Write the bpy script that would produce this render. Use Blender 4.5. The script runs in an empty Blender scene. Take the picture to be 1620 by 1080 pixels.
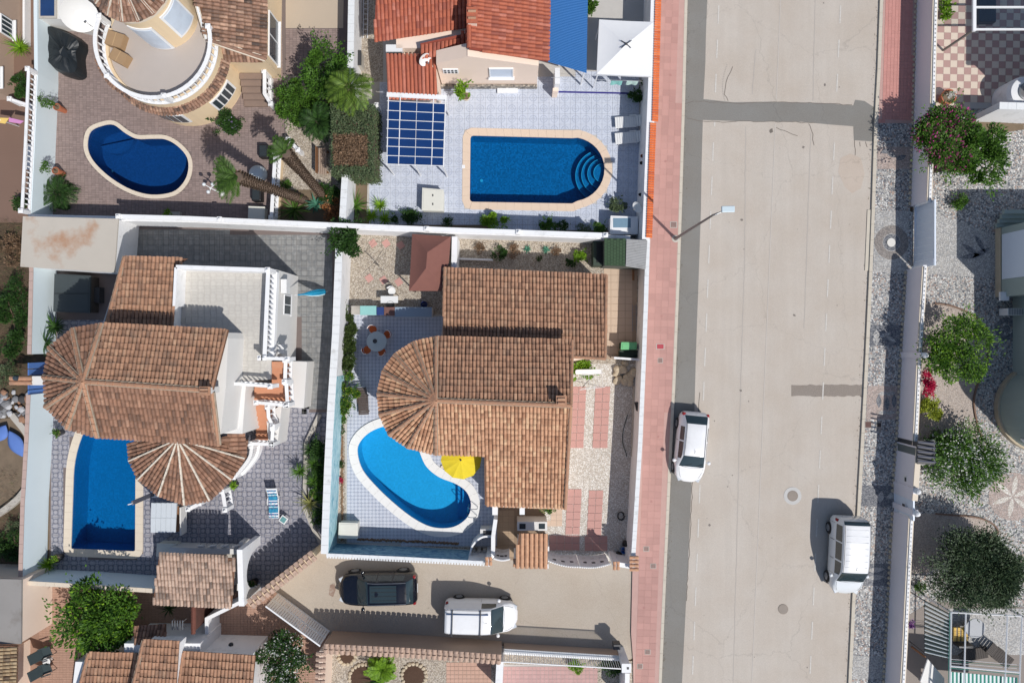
import bpy,math,random
from mathutils import Vector,Matrix
from mathutils.geometry import tessellate_polygon
scene=bpy.context.scene
COL=scene.collection
R=math.radians
H=40.0            # camera height in metres; the ground shows at 27 px per metre of the photograph
PPM=27.0
# ---------------------------------------------------------------- camera
cam=bpy.data.cameras.new('camera')
cam.sensor_width=36.0
cam.lens=24.0
cam.clip_end=600
camo=bpy.data.objects.new('camera', cam)
camo.location=(0,0,H)
camo.rotation_euler=(0,0,0)
COL.objects.link(camo)
scene.camera=camo
# ---------------------------------------------------------------- daylight
SUN_EL,SUN_AZ=R(52),R(135)      # azimuth clockwise from +Y (sun to the lower right of the picture)
world=bpy.data.worlds.new('World')
scene.world=world
world.use_nodes=True
nt=world.node_tree
bg=nt.nodes['Background']
sky=nt.nodes.new('ShaderNodeTexSky')
sky.sky_type = 'NISHITA'
sky.sun_disc=False
sky.sun_elevation=SUN_EL
sky.sun_rotation=SUN_AZ
sky.air_density=1.0
sky.dust_density=1.0
nt.links.new(sky.outputs[0],bg.inputs[0])
bg.inputs[1].default_value=0.1
sun=bpy.data.lights.new('sun', 'SUN')
sun.energy=3.9
sun.angle=R(0.53)
sun.color=(1.0,0.965,0.92)
suno=bpy.data.objects.new('sun', sun)
sd=Vector((math.sin(SUN_AZ)*math.cos(SUN_EL),math.cos(SUN_AZ)*math.cos(SUN_EL),math.sin(SUN_EL)))
suno.rotation_euler=sd.to_track_quat('Z', 'Y').to_euler()
suno.location=(20,-20,30)
COL.objects.link(suno)
vs=scene.view_settings
vs.view_transform = 'Standard'
vs.look = 'None'
vs.exposure=-0.06
vs.gamma=1.0
vs.use_curve_mapping=False
scene.cycles.max_bounces=8
scene.cycles.transparent_max_bounces=24
# ---------------------------------------------------------------- coordinates
def P(u,v,z=0.0):
    """the point at height z that stands at picture position (u, v)"""
    k=(1 - z / H) / PPM
    return Vector(((u - 810)*k,(540 - v)*k,z))
def PP(pts,z=0.0):
    return [P(p[0],p[1],p[2] if len(p) > 2 else z) for p in pts]
def G(u,v,z=0.0):
    """ground position (u, v) lifted to z"""
    return Vector(((u - 810) / PPM,(540 - v) / PPM,z))
# ---------------------------------------------------------------- objects
def tag(o,label=None,cat=None,group=None,kind=None):
    if label: o['label']=label
    if cat: o['category']=cat
    if group: o['group']=group
    if kind: o['kind']=kind
    return o
def thing(name,label,cat,loc=(0,0,0),rz=0.0,group=None):
    o=bpy.data.objects.new(name,None)
    o.location=loc
    o.rotation_euler=(0,0,rz)
    o.empty_display_size=0.2
    COL.objects.link(o)
    return tag(o,label,cat,group)
def base_of(o):
    v=Vector((0,0,0))
    while o is not None:
        v+=Vector(o.location)
        o=o.parent
    return v
class MB:
    """collects geometry, then links it as one mesh object"""
    def __init__(self):
        self.v=[]; self.f=[]; self.m=[]
        self.uv=None
    def add(self,verts,faces,m=0):
        b=len(self.v)
        self.v.extend([tuple(p) for p in verts])
        self.f.extend([tuple(b+i for i in f) for f in faces])
        self.m.extend([m]*len(faces))
        return self
    def box(self,c,s,rz=0.0,m=0,rot=None):
        hx,hy,hz=s[0] / 2,s[1] / 2,s[2] / 2
        vs_=[Vector((x,y,z)) for z in (-hz,hz) for (x,y) in ((-hx,-hy),(hx,-hy),(hx,hy),(-hx,hy))]
        M=rot if rot is not None else Matrix.Rotation(rz,3,'Z')
        c=Vector(c)
        return self.add([c+M @ p for p in vs_],[(3,2,1,0),(4,5,6,7),(0,1,5,4),(1,2,6,5),(2,3,7,6),(3,0,4,7)],m)
    def prism(self,poly,z0,z1,m=0,mtop=None,taper=None):
        """poly of (x, y); z1 may be a list (a top height for each corner)"""
        n=len(poly)
        zt=z1 if isinstance(z1,(list,tuple)) else [z1]*n
        zb=z0 if isinstance(z0,(list,tuple)) else [z0]*n
        area=sum(poly[i][0]*poly[(i+1) % n][1] - poly[(i+1) % n][0]*poly[i][1] for i in range(n))
        idx=list(range(n)) if area > 0 else list(range(n))[::-1]
        pb=[(poly[i][0],poly[i][1],zb[i]) for i in idx]
        pt=[(poly[i][0],poly[i][1],zt[i]) for i in idx]
        b=len(self.v)
        self.v.extend(pb+pt)
        for i in range(n):
            j=(i+1) % n
            self.f.append((b+i,b+j,b+n+j,b+n+i)); self.m.append(m)
        if n <= 4:
            self.f.append(tuple(b+n+i for i in range(n))); self.m.append(m if mtop is None else mtop)
            self.f.append(tuple(b+i for i in range(n))[::-1]); self.m.append(m)
        else:
            for t in tessellate_polygon([[Vector((p[0],p[1],0)) for p in pt]]):
                a,c,d=[Vector(pt[i][:2]) for i in t]
                s=(c - a).cross(d - a)
                if abs(s) < 1e-12: continue
                t=t if s > 0 else t[::-1]
                self.f.append(tuple(b+n+i for i in t)); self.m.append(m if mtop is None else mtop)
                self.f.append(tuple(b+i for i in t)[::-1]); self.m.append(m)
        return self
    def cyl(self,p0,p1,r0,r1=None,n=10,m=0,caps=True):
        r1=r0 if r1 is None else r1
        p0=Vector(p0); p1=Vector(p1)
        d=(p1 - p0).normalized()
        q=d.to_track_quat('Z', 'Y').to_matrix()
        a=[p0+q @ Vector((r0*math.cos(2*math.pi*i / n),r0*math.sin(2*math.pi*i / n),0)) for i in range(n)]
        c=[p1+q @ Vector((r1*math.cos(2*math.pi*i / n),r1*math.sin(2*math.pi*i / n),0)) for i in range(n)]
        f=[(i,(i+1) % n,n+(i+1) % n,n+i) for i in range(n)]
        if caps: f+=[tuple(range(n))[::-1],tuple(range(n,2*n))]
        return self.add(a+c,f,m)
    def tube(self,pts,r,n=8,m=0):
        pts=[Vector(p) for p in pts]
        rs=r if isinstance(r,(list,tuple)) else [r]*len(pts)
        vs_,f=[],[]
        for k,p in enumerate(pts):
            d=(pts[min(k+1,len(pts) - 1)] - pts[max(k - 1,0)]).normalized()
            q=d.to_track_quat('Z', 'Y').to_matrix()
            vs_+=[p+q @ Vector((rs[k]*math.cos(2*math.pi*i / n),rs[k]*math.sin(2*math.pi*i / n),0)) for i in range(n)]
        for k in range(len(pts) - 1):
            f+=[(k*n+i,k*n+(i+1) % n,(k+1)*n+(i+1) % n,(k+1)*n+i) for i in range(n)]
        f+=[tuple(range(n))[::-1],tuple(range((len(pts) - 1)*n,len(pts)*n))]
        return self.add(vs_,f,m)
    def lathe(self,c,prof,n=12,m=0):
        c=Vector(c); vs_=[]; f=[]
        for (r,z) in prof:
            vs_+=[c+Vector((r*math.cos(2*math.pi*i / n),r*math.sin(2*math.pi*i / n),z)) for i in range(n)]
        for k in range(len(prof) - 1):
            f+=[(k*n+i,k*n+(i+1) % n,(k+1)*n+(i+1) % n,(k+1)*n+i) for i in range(n)]
        f+=[tuple(range(n))[::-1],tuple(range((len(prof) - 1)*n,len(prof)*n))]
        return self.add(vs_,f,m)
    def grid(self,rows,closed=False,m=0):
        nr,nc=len(rows),len(rows[0])
        vs_=[p for r_ in rows for p in r_]
        f=[]
        for i in range(nr - 1):
            for j in range(nc if closed else nc - 1):
                k=(j+1) % nc
                f.append((i*nc+j,i*nc+k,(i+1)*nc+k,(i+1)*nc+j))
        return self.add(vs_,f,m)
    def sheet(self,outer,holes=(),z=0.0,m=0):
        loops=[[Vector((p[0],p[1],0)) for p in outer]]+[[Vector((p[0],p[1],0)) for p in h] for h in holes]
        flat=[p for l in loops for p in l]
        b=len(self.v)
        self.v.extend([(p.x,p.y,z) for p in flat])
        for t in tessellate_polygon(loops):
            a,c,d=[flat[i] for i in t]
            s=(c.x - a.x)*(d.y - a.y) - (c.y - a.y)*(d.x - a.x)
            if abs(s) < 1e-10: continue
            self.f.append(tuple(b+i for i in (t if s > 0 else t[::-1]))); self.m.append(m)
        return self
    def build(self,name,mats,parent=None,smooth=False,local=False,bevel=0.0,kind=None):
        me=bpy.data.meshes.new(name)
        off=Vector((0,0,0))
        if parent is not None and not local: off=base_of(parent)
        me.from_pydata([(p[0] - off.x,p[1] - off.y,p[2] - off.z) for p in self.v],[],self.f)
        for mt in (mats if isinstance(mats,(list,tuple)) else [mats]): me.materials.append(mt)
        me.polygons.foreach_set('material_index', self.m)
        if smooth: me.polygons.foreach_set('use_smooth', [True]*len(me.polygons))
        me.update()
        o=bpy.data.objects.new(name,me)
        COL.objects.link(o)
        if parent is not None: o.parent=parent
        if bevel:
            b=o.modifiers.new('bevel', 'BEVEL'); b.width=bevel; b.segments=2; b.limit_method = 'ANGLE'
        if kind: o['kind']=kind
        return o
def clone(o,parent=None):
    c=o.copy(); COL.objects.link(c); c.parent=parent
    for ch in list(o.children): clone(ch,c)
    return c
def place(o,loc,rz=0.0,label=None):
    o.location=loc; o.rotation_euler=(0,0,rz)
    if label: o['label']=label
    return o
def piece(src_mesh,name,parent,loc,rot=None,scale=None):
    """one more object that shares a mesh (loc in world coordinates)"""
    o=bpy.data.objects.new(name,src_mesh)
    COL.objects.link(o)
    o.parent=parent
    o.location=Vector(loc) - (base_of(parent) if parent is not None else Vector((0,0,0)))
    if rot is not None:
        if isinstance(rot,Matrix): o.rotation_euler=rot.to_euler()
        else: o.rotation_euler=rot
    if scale is not None: o.scale=scale
    return o
def inside(p,poly):
    x,y=p[0],p[1]; c=False; n=len(poly); j=n - 1
    for i in range(n):
        if (poly[i][1] > y) != (poly[j][1] > y) and x < (poly[j][0] - poly[i][0])*(y - poly[i][1]) / (poly[j][1] - poly[i][1]+1e-12)+poly[i][0]:
            c=not c
        j=i
    return c
def smooth_loop(pts,n=6):
    """closed Catmull-Rom"""
    out=[]; k=len(pts)
    pts=[Vector((p[0],p[1])) for p in pts]
    for i in range(k):
        a,b,c,d=pts[i - 1],pts[i],pts[(i+1) % k],pts[(i+2) % k]
        for j in range(n):
            t=j / n
            out.append(0.5*((2*b)+(c - a)*t+(2*a - 5*b+4*c - d)*t*t+(3*b - a - 3*c+d)*t ** 3))
    return out
def smooth_path(pts,n=5):
    pts=[Vector(p) for p in pts]
    q=[2*pts[0] - pts[1]]+pts+[2*pts[-1] - pts[-2]]
    out=[]
    for i in range(1,len(q) - 2):
        a,b,c,d=q[i - 1],q[i],q[i+1],q[i+2]
        for j in range(n):
            t=j / n
            out.append(0.5*((2*b)+(c - a)*t+(2*a - 5*b+4*c - d)*t*t+(3*b - a - 3*c+d)*t ** 3))
    out.append(pts[-1])
    return out
def offset_loop(poly,d):
    """offset a closed loop outwards by d"""
    n=len(poly); pts=[Vector((p[0],p[1])) for p in poly]
    area=sum(pts[i].x*pts[(i+1) % n].y - pts[(i+1) % n].x*pts[i].y for i in range(n))
    s=1 if area > 0 else -1
    out=[]
    for i in range(n):
        a=pts[i] - pts[i - 1]; b=pts[(i+1) % n] - pts[i]
        na=Vector((a.y,-a.x)).normalized()*s; nb=Vector((b.y,-b.x)).normalized()*s
        m_=(na+nb)
        m_=m_ / max(m_.dot(na),0.5) if m_.length > 1e-6 else na
        out.append(pts[i]+m_*d)
    return out
# ---------------------------------------------------------------- materials
def lin(c):
    c=c / 255.0
    return c / 12.92 if c < 0.04045 else ((c+0.055) / 1.055) ** 2.4
def S(r,g,b,k=1.12):
    """base colour of a sunlit surface seen as (r, g, b)"""
    return (min(lin(r) / k,0.82),min(lin(g) / k,0.82),min(lin(b) / k,0.82),1)
class NT:
    def __init__(self,name):
        self.mat=bpy.data.materials.new(name); self.mat.use_nodes=True
        self.t=self.mat.node_tree; self.n=self.t.nodes; self.l=self.t.links
        self.b=self.n['Principled BSDF']; self.out=self.n['Material Output']
    def new(self,typ,**kw):
        nd=self.n.new(typ)
        for k,v in kw.items():
            if hasattr(nd,k): setattr(nd,k,v)
            else: nd.inputs[k.replace('_', ' ')].default_value=v
        return nd
    def link(self,a,b): self.l.new(a,b)
    def pos(self):
        if not hasattr(self,'_p'): self._p=self.new('ShaderNodeNewGeometry')
        return self._p.outputs['Position']
    def obj(self):
        if not hasattr(self,'_o'): self._o=self.new('ShaderNodeTexCoord')
        return self._o.outputs['Object']
    def rnd(self):
        self.pos(); return self._p.outputs['Random Per Island']
    def noise(self,scale,detail=3,rough=0.55,vec=None,dist=0.0):
        nd=self.new('ShaderNodeTexNoise'); nd.inputs['Scale'].default_value=scale
        nd.inputs['Detail'].default_value=detail; nd.inputs['Roughness'].default_value=rough
        nd.inputs['Distortion'].default_value=dist
        self.link(vec if vec is not None else self.pos(),nd.inputs['Vector'])
        return nd.outputs['Fac']
    def voro(self,scale,feature='F1', out='Distance', vec=None):
        nd=self.new('ShaderNodeTexVoronoi'); nd.feature=feature
        nd.inputs['Scale'].default_value=scale
        self.link(vec if vec is not None else self.pos(),nd.inputs['Vector'])
        return nd.outputs[out]
    def ramp(self,fac,stops,interp='LINEAR'):
        nd=self.new('ShaderNodeValToRGB'); e=nd.color_ramp; e.interpolation=interp
        while len(e.elements) > 1: e.elements.remove(e.elements[0])
        e.elements[0].position=stops[0][0]; e.elements[0].color=stops[0][1] if len(stops[0][1])==4 else (*stops[0][1],1)
        for p,c in stops[1:]:
            x=e.elements.new(p); x.color=c if len(c)==4 else (*c,1)
        self.link(fac,nd.inputs[0]); return nd.outputs[0]
    def mix(self,fac,a,b,mode='MIX'):
        nd=self.new('ShaderNodeMix'); nd.data_type = 'RGBA'; nd.blend_type=mode
        for i,x in ((0,fac),(6,a),(7,b)):
            if isinstance(x,(int,float)): nd.inputs[i].default_value=x
            elif isinstance(x,(tuple,list)): nd.inputs[i].default_value=x
            else: self.link(x,nd.inputs[i])
        return nd.outputs[2]
    def math(self,op,a,b=0.0,c=0.0):
        nd=self.new('ShaderNodeMath'); nd.operation=op
        for i,x in enumerate((a,b,c)):
            if isinstance(x,(int,float)): nd.inputs[i].default_value=x
            else: self.link(x,nd.inputs[i])
        return nd.outputs[0]
    def vmath(self,op,a,b=(0,0,0),scale=None):
        nd=self.new('ShaderNodeVectorMath'); nd.operation=op
        for i,x in enumerate((a,b)):
            if isinstance(x,(tuple,list)): nd.inputs[i].default_value=x
            else: self.link(x,nd.inputs[i])
        if scale is not None: nd.inputs['Scale'].default_value=scale
        return nd.outputs['Value'] if op in ('LENGTH', 'DOT_PRODUCT', 'DISTANCE') else nd.outputs['Vector']
    def sep(self,vec):
        nd=self.new('ShaderNodeSeparateXYZ'); self.link(vec,nd.inputs[0]); return nd.outputs
    def comb(self,x,y,z=0.0):
        nd=self.new('ShaderNodeCombineXYZ')
        for i,q in enumerate((x,y,z)):
            if isinstance(q,(int,float)): nd.inputs[i].default_value=q
            else: self.link(q,nd.inputs[i])
        return nd.outputs[0]
    def bump(self,h,strength=0.3,dist=0.01):
        nd=self.new('ShaderNodeBump'); nd.inputs['Strength'].default_value=strength; nd.inputs['Distance'].default_value=dist
        self.link(h,nd.inputs['Height']); self.link(nd.outputs[0],self.b.inputs['Normal'])
    def set(self,col=None,rough=0.85,metal=0.0,spec=None):
        if col is not None:
            if isinstance(col,(tuple,list)): self.b.inputs['Base Color'].default_value=col
            else: self.link(col,self.b.inputs['Base Color'])
        self.b.inputs['Roughness'].default_value=rough
        self.b.inputs['Metallic'].default_value=metal
        if spec is not None: self.b.inputs['Specular IOR Level'].default_value=spec
        return self.mat
def dark(c,k): return (c[0]*k,c[1]*k,c[2]*k,1)
_cache={}
def plain(name,col,rough=0.6,var=0.1,scale=3.0,metal=0.0,bump=0.0,isl=0.0,spec=None,dirt=None):
    """surface with mild mottling, optional difference from piece to piece, optional dirt colour"""
    if name in _cache: return _cache[name]
    T=NT(name)
    a=T.mix(T.noise(scale,4),dark(col,1 - var),dark(col,1+var))
    if isl: a=T.mix(T.rnd(),a,T.mix(1.0,a,(1 - isl,1 - isl,1 - isl,1),'MULTIPLY'))
    if dirt:
        n_=T.noise(dirt[1],5,0.65)
        a=T.mix(T.ramp(n_,[(dirt[2],(0,0,0)),(dirt[2]+0.18,(dirt[3],)*3)]),a,dirt[0])
    if bump: T.bump(T.noise(scale*12,3),bump,0.01)
    _cache[name]=T.set(a,rough,metal,spec)
    return _cache[name]
# ================================================================ materials of the place
W8=lambda x: (x,x,x,1)
def m_asphalt(name,col,streak=0.09,speck=0.25,stain=None):
    T=NT(name)
    p=T.pos()
    st=T.noise(1.0,3,0.5,T.vmath('MULTIPLY', p,(2.2,0.12,1)))
    a=T.mix(st,dark(col,1 - streak),dark(col,1+streak))
    big=T.noise(0.35,4,0.6)
    a=T.mix(T.ramp(big,[(0.35,W8(0)),(0.7,W8(0.55))]),a,(col[0]*0.86,col[1]*0.8,col[2]*0.74,1))
    g=T.noise(38,2,0.8)
    a=T.mix(T.ramp(g,[(0.33,W8(speck)),(0.5,W8(0))]),a,dark(col,0.45))
    a=T.mix(T.ramp(g,[(0.55,W8(0)),(0.72,W8(speck))]),a,dark(col,1.5))
    cr=T.voro(0.16,'DISTANCE_TO_EDGE', 'Distance', T.vmath('ADD', p,T.vmath('SCALE', T.comb(T.noise(1.5),T.noise(1.9),0),(0,0,0),0.9)))
    a=T.mix(T.ramp(cr,[(0.0,W8(0.3)),(0.0035,W8(0))]),a,dark(col,0.5))
    sp=T.voro(0.42,'F1')
    a=T.mix(T.ramp(sp,[(0.0,W8(0.55)),(0.035,W8(0))]),a,dark(col,0.35))
    T.bump(g,0.25,0.008)
    return T.set(a,0.92,spec=0.25)
def m_tiles(name,col,var=0.12,big=0.1,rough=0.75,motif=None,bump=0.15):
    """paving whose plates are real pieces: each plate differs a little"""
    T=NT(name)
    a=T.mix(T.rnd(),dark(col,1 - var),dark(col,1+var))
    a=T.mix(T.noise(0.5,4,0.6),T.mix(1.0,a,W8(1 - big),'MULTIPLY'),a)
    if motif: a=motif(T,a)
    T.bump(T.noise(25,2),bump,0.004)
    return T.set(a,rough,spec=0.35)
def cell(T,size,off=(0.5,0.5,0)):
    """centred position inside a square cell, -0.5..0.5"""
    q=T.vmath('SCALE', T.pos(),(0,0,0),1.0 / size)
    f=T.vmath('FRACTION', T.vmath('ADD', q,(500.5,500.5,0)))
    c=T.vmath('SUBTRACT', f,(0.5,0.5,0))
    s=T.sep(c)
    return T.comb(s[0],s[1],0),s
def band(T,x,c,w,amt=1.0):
    """1 where |x-c| < w"""
    return T.ramp(T.math('ABSOLUTE', T.math('SUBTRACT', x,c)),[(0.0,W8(amt)),(w,W8(amt)),(w*1.6,W8(0))])
def motif_rings(size,ink,amt,r1=0.34,w=0.05,dot=True):
    def f(T,a):
        c,s=cell(T,size)
        r=T.vmath('LENGTH', c)
        wear=T.ramp(T.noise(2.5,3),[(0.3,W8(0.45)),(0.7,W8(1))])
        a2=T.mix(T.math('MULTIPLY', band(T,r,r1,w,amt),wear),a,ink)
        a2=T.mix(T.math('MULTIPLY', band(T,r,r1*0.45,w*0.8,amt*0.8),wear),a2,ink)
        if dot:
            c2,s2=cell(T,size / 2)
            r2=T.vmath('LENGTH', c2)
            a2=T.mix(T.math('MULTIPLY', T.ramp(r2,[(0.0,W8(amt*0.5)),(0.08,W8(amt*0.5)),(0.12,W8(0))]),wear),a2,ink)
        return a2
    return f
def motif_flower(size,ink,amt):
    """azulejo-like print: diagonal petals and corner arcs, mottled"""
    def f(T,a):
        c,s=cell(T,size)
        ax,ay=T.math('ABSOLUTE', s[0]),T.math('ABSOLUTE', s[1])
        d=T.math('ABSOLUTE', T.math('SUBTRACT', ax,ay))
        r=T.vmath('LENGTH', T.comb(ax,ay,0))
        n=T.noise(14,3,0.7)
        pet=T.math('MULTIPLY', T.ramp(d,[(0.0,W8(1)),(0.09,W8(1)),(0.16,W8(0))]),T.ramp(r,[(0.08,W8(0)),(0.14,W8(1)),(0.38,W8(1)),(0.46,W8(0))]))
        cr=T.vmath('LENGTH', T.vmath('SUBTRACT', T.comb(ax,ay,0),(0.5,0.5,0)))
        arc=band(T,cr,0.27,0.05)
        m_=T.math('MAXIMUM', pet,arc)
        m_=T.math('MULTIPLY', m_,T.ramp(n,[(0.35,W8(amt*0.55)),(0.6,W8(amt))]))
        return T.mix(m_,a,ink)
    return f
FLAME={}
def m_rooftile(name,c1,c2,c3,lichen=None,amt=0.35,flame=True):
    """fired clay: each tile its own shade, flamed darker patches, lichen specks"""
    T=NT(name)
    a=T.ramp(T.rnd(),[(0.0,c2),(0.35,c1),(0.75,c1),(1.0,c3)])
    p=T.pos()
    n=T.noise(4.2,4,0.65,dist=0.6)
    a=T.mix(T.ramp(n,[(0.42,W8(0)),(0.66,W8(0.45))]),a,c2)
    n2=T.noise(9.0,3,0.6)
    a=T.mix(T.ramp(n2,[(0.55,W8(0)),(0.72,W8(0.3))]),a,c3)
    if lichen:
        n3=T.noise(1.1,6,0.75)
        a=T.mix(T.ramp(n3,[(0.5,W8(0)),(0.68,W8(amt))]),a,lichen)
    T.bump(T.noise(40,2),0.25,0.006)
    T.set(a,0.85,spec=0.3)
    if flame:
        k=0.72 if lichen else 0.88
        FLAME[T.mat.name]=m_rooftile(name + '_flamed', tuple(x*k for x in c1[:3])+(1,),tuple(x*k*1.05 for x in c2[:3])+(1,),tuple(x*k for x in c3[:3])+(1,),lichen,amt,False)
    return T.mat
def m_pebbles(name,scale,cols,rough=0.7,big=0.15,gap=0.45):
    T=NT(name)
    v=T.new('ShaderNodeTexVoronoi'); v.inputs['Scale'].default_value=scale
    T.link(T.pos(),v.inputs['Vector'])
    s=T.new('ShaderNodeSeparateColor'); T.link(v.outputs['Color'],s.inputs[0])
    n=len(cols)
    a=T.ramp(s.outputs[0],[(i / n,c) for i,c in enumerate(cols)],'CONSTANT')
    a=T.mix(T.ramp(v.outputs['Distance'],[(0.38,W8(0)),(0.62,W8(gap))]),a,W8(0.16))
    a=T.mix(T.noise(0.7,3),T.mix(1.0,a,W8(1 - big),'MULTIPLY'),a)
    T.bump(T.ramp(v.outputs['Distance'],[(0,W8(1)),(0.6,W8(0))]),0.5,0.012)
    return T.set(a,rough)
def m_water(name,tint,rip=0.25,scale=3.0):
    T=NT(name)
    tr=T.new('ShaderNodeBsdfTransparent'); tr.inputs[0].default_value=tint
    gl=T.new('ShaderNodeBsdfGlossy'); gl.inputs['Roughness'].default_value=0.03
    fr=T.new('ShaderNodeFresnel'); fr.inputs[0].default_value=1.33
    bp=T.new('ShaderNodeBump'); bp.inputs['Strength'].default_value=rip; bp.inputs['Distance'].default_value=0.05
    h=T.math('ADD', T.noise(scale,3,0.6,dist=0.8),T.math('MULTIPLY', T.noise(scale*3.2,2,0.5,dist=1.2),0.35))
    T.link(h,bp.inputs['Height'])
    T.link(bp.outputs[0],gl.inputs['Normal']); T.link(bp.outputs[0],fr.inputs['Normal'])
    mx=T.new('ShaderNodeMixShader')
    T.link(fr.outputs[0],mx.inputs[0]); T.link(tr.outputs[0],mx.inputs[1]); T.link(gl.outputs[0],mx.inputs[2])
    T.link(mx.outputs[0],T.out.inputs['Surface'])
    return T.mat
def m_poolfloor(name,col,var=0.22,size=0.08,light=None):
    """glazed mosaic, tile by tile"""
    T=NT(name)
    v=T.new('ShaderNodeTexVoronoi'); v.inputs['Scale'].default_value=1 / size; v.inputs['Randomness'].default_value=0.15
    T.link(T.pos(),v.inputs['Vector'])
    s=T.new('ShaderNodeSeparateColor'); T.link(v.outputs['Color'],s.inputs[0])
    a=T.mix(s.outputs[0],dark(col,1 - var),dark(col,1+var))
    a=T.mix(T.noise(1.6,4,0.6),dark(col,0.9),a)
    return T.set(a,0.5)
def m_leaf(name,c1,c2,trans=0.25,c3=None):
    T=NT(name)
    a=T.ramp(T.rnd(),[(0,c1),(0.6,c2),(1,c3 or dark(c2,1.35))])
    a=T.mix(T.noise(0.9,2),T.mix(1.0,a,W8(0.75),'MULTIPLY'),a)
    T.set(a,0.55,spec=0.3)
    tl=T.new('ShaderNodeBsdfTranslucent'); T.link(a,tl.inputs[0])
    mx=T.new('ShaderNodeMixShader'); mx.inputs[0].default_value=trans
    T.link(T.b.outputs[0],mx.inputs[1]); T.link(tl.outputs[0],mx.inputs[2])
    T.link(mx.outputs[0],T.out.inputs['Surface'])
    return T.mat
def m_glass(name,col,rough=0.05,spec=0.6):
    T=NT(name)
    return T.set(T.mix(T.noise(1.5),dark(col,0.8),dark(col,1.2)),rough,spec=spec)
def m_sea(name):
    """painted mural: pale blue with brushed waves and foam"""
    T=NT(name)
    p=T.vmath('MULTIPLY', T.pos(),(0.9,0.55,3.5))
    n=T.noise(1.2,5,0.6,p,dist=2.5)
    a=T.ramp(n,[(0.3,S(95,150,175)),(0.45,S(140,195,205)),(0.55,S(205,232,236)),(0.68,S(110,170,190))])
    return T.set(a,0.7)
M={}
M['road']=m_asphalt('road_asphalt', S(199,190,179))
M['patch']=m_asphalt('patch_asphalt', S(139,137,132),0.03,0.3)
M['lane']=m_asphalt('lane_asphalt', S(188,177,163),0.02,0.35)
M['soil']=plain('soil', S(120,104,84),0.95,0.3,1.5,bump=0.6)
M['gravel']=m_pebbles('white_gravel', 22,[S(228,220,208),S(205,196,184),S(190,180,165),S(248,243,236),S(204,194,182)],gap=.12)
M['gravel2']=m_pebbles('beige_gravel', 20,[S(205,192,172),S(188,174,154),S(165,150,132),S(215,204,188),S(150,136,120)],gap=.3)
M['mosaic_dark']=m_pebbles('pebble_mosaic_coarse', 13,[S(206,204,198),S(100,104,110),S(196,192,184),S(128,130,134),S(185,160,145),S(235,233,228),S(165,165,165),S(196,192,186)])
M['mosaic_light']=m_pebbles('pebble_mosaic_fine', 17,[S(205,202,196),S(180,178,174),S(192,186,178),S(214,212,208),S(160,160,160)])
M['mosaic_grey']=m_pebbles('pebble_mosaic_grey', 17,[S(100,104,112),S(130,132,138),S(84,88,98),S(150,150,152)])
M['mosaic_pink']=m_pebbles('pebble_mosaic_pink', 17,[S(200,178,166),S(186,164,152),S(208,190,180),S(172,156,146)])
M['pink']=m_tiles('pink_pavement', S(200,154,144),0.08,0.2)
M['pink_grout']=plain('pink_grout', S(196,160,150),0.9,0.1)
M['pinkslab']=m_tiles('pink_slab', S(205,158,148),0.08,0.12)
M['kerb']=plain('kerb_stone', S(205,196,180),0.85,0.12,2,bump=0.2)
M['concrete']=plain('concrete', S(190,184,174),0.88,0.12,1.5,bump=0.2,dirt=(S(130,118,104),1.2,0.52,0.4))
M['white']=plain('white_render', W8(0.8),0.8,0.03,1.0,bump=0.15,dirt=(S(176,176,170),1.6,0.55,0.4))
M['bluewhite']=plain('pale_blue_white_render', (.66,.75,.78,1),0.85,0.03,0.8,bump=0.2)
M['whitepaint']=plain('white_paint', W8(0.8),0.5,0.02)
M['paintline']=plain('worn_road_paint', S(212,208,200),0.85,0.1,14,dirt=(S(196,188,179),9,.45,.8))
M['lineseam']=plain('seam_paint', S(203,196,187),0.85,0.05,8)
M['mauvewall']=plain('mauve_white_render', S(232,226,230),0.85,0.05,0.8,bump=0.15)
M['peach']=plain('peach_render', (.82,.66,.54,1),0.85,0.04,1.0,bump=0.15)
M['beigewall']=plain('beige_render', S(184,160,142),0.85,0.05,1.0,bump=0.15)
M['cream']=plain('cream_render', S(232,208,172),0.85,0.05,0.8,bump=0.15,dirt=(S(205,170,130),0.7,0.55,0.3))
M['greywall']=plain('grey_render', S(228,226,222),0.85,0.05,1.0,bump=0.15)
M['greenwall']=plain('pale_green_render', S(166,178,170),0.85,0.08,1.0,bump=0.15)
M['coping']=plain('cream_coping', S(226,212,192),0.7,0.05,2,isl=0.04,bump=0.1)
M['coping_white']=plain('white_coping', S(238,240,240),0.7,0.05,3,isl=0.08,dirt=(S(170,168,160),2.2,0.56,0.5))
M['tile_brown']=m_rooftile('brown_roof_tile', S(186,142,114),S(146,112,92),S(200,160,130),S(122,108,96),.5)
M['tile_warm']=m_rooftile('warm_roof_tile', S(212,164,130),S(168,122,94),S(226,188,150),S(160,136,114),0.25)
M['tile_dark']=m_rooftile('dusky_roof_tile', S(160,120,98),S(116,90,76),S(180,140,116),S(110,96,88))
M['tile_grey']=m_rooftile('weathered_roof_tile', S(160,124,104),S(86,74,68),S(206,168,142),S(112,100,92),0.5)
M['tile_pale']=m_rooftile('pale_roof_tile', S(200,170,150),S(124,108,98),S(218,190,168),S(140,130,122))
M['tile_red']=m_rooftile('red_roof_tile', S(188,108,82),S(152,88,74),S(200,128,108),None)
M['tile_orange']=m_rooftile('orange_coping_tile', S(228,118,62),S(200,96,54),S(238,136,80),None)
M['mortar']=plain('roof_mortar', S(176,160,140),0.9,0.15,3,dirt=(S(110,98,86),3,0.5,0.6))
M['pan']=plain('clay_pan', S(120,86,66),0.9,0.25,5)
M['pan_red']=plain('clay_pan_red', S(140,66,50),0.9,0.2,5)
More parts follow.
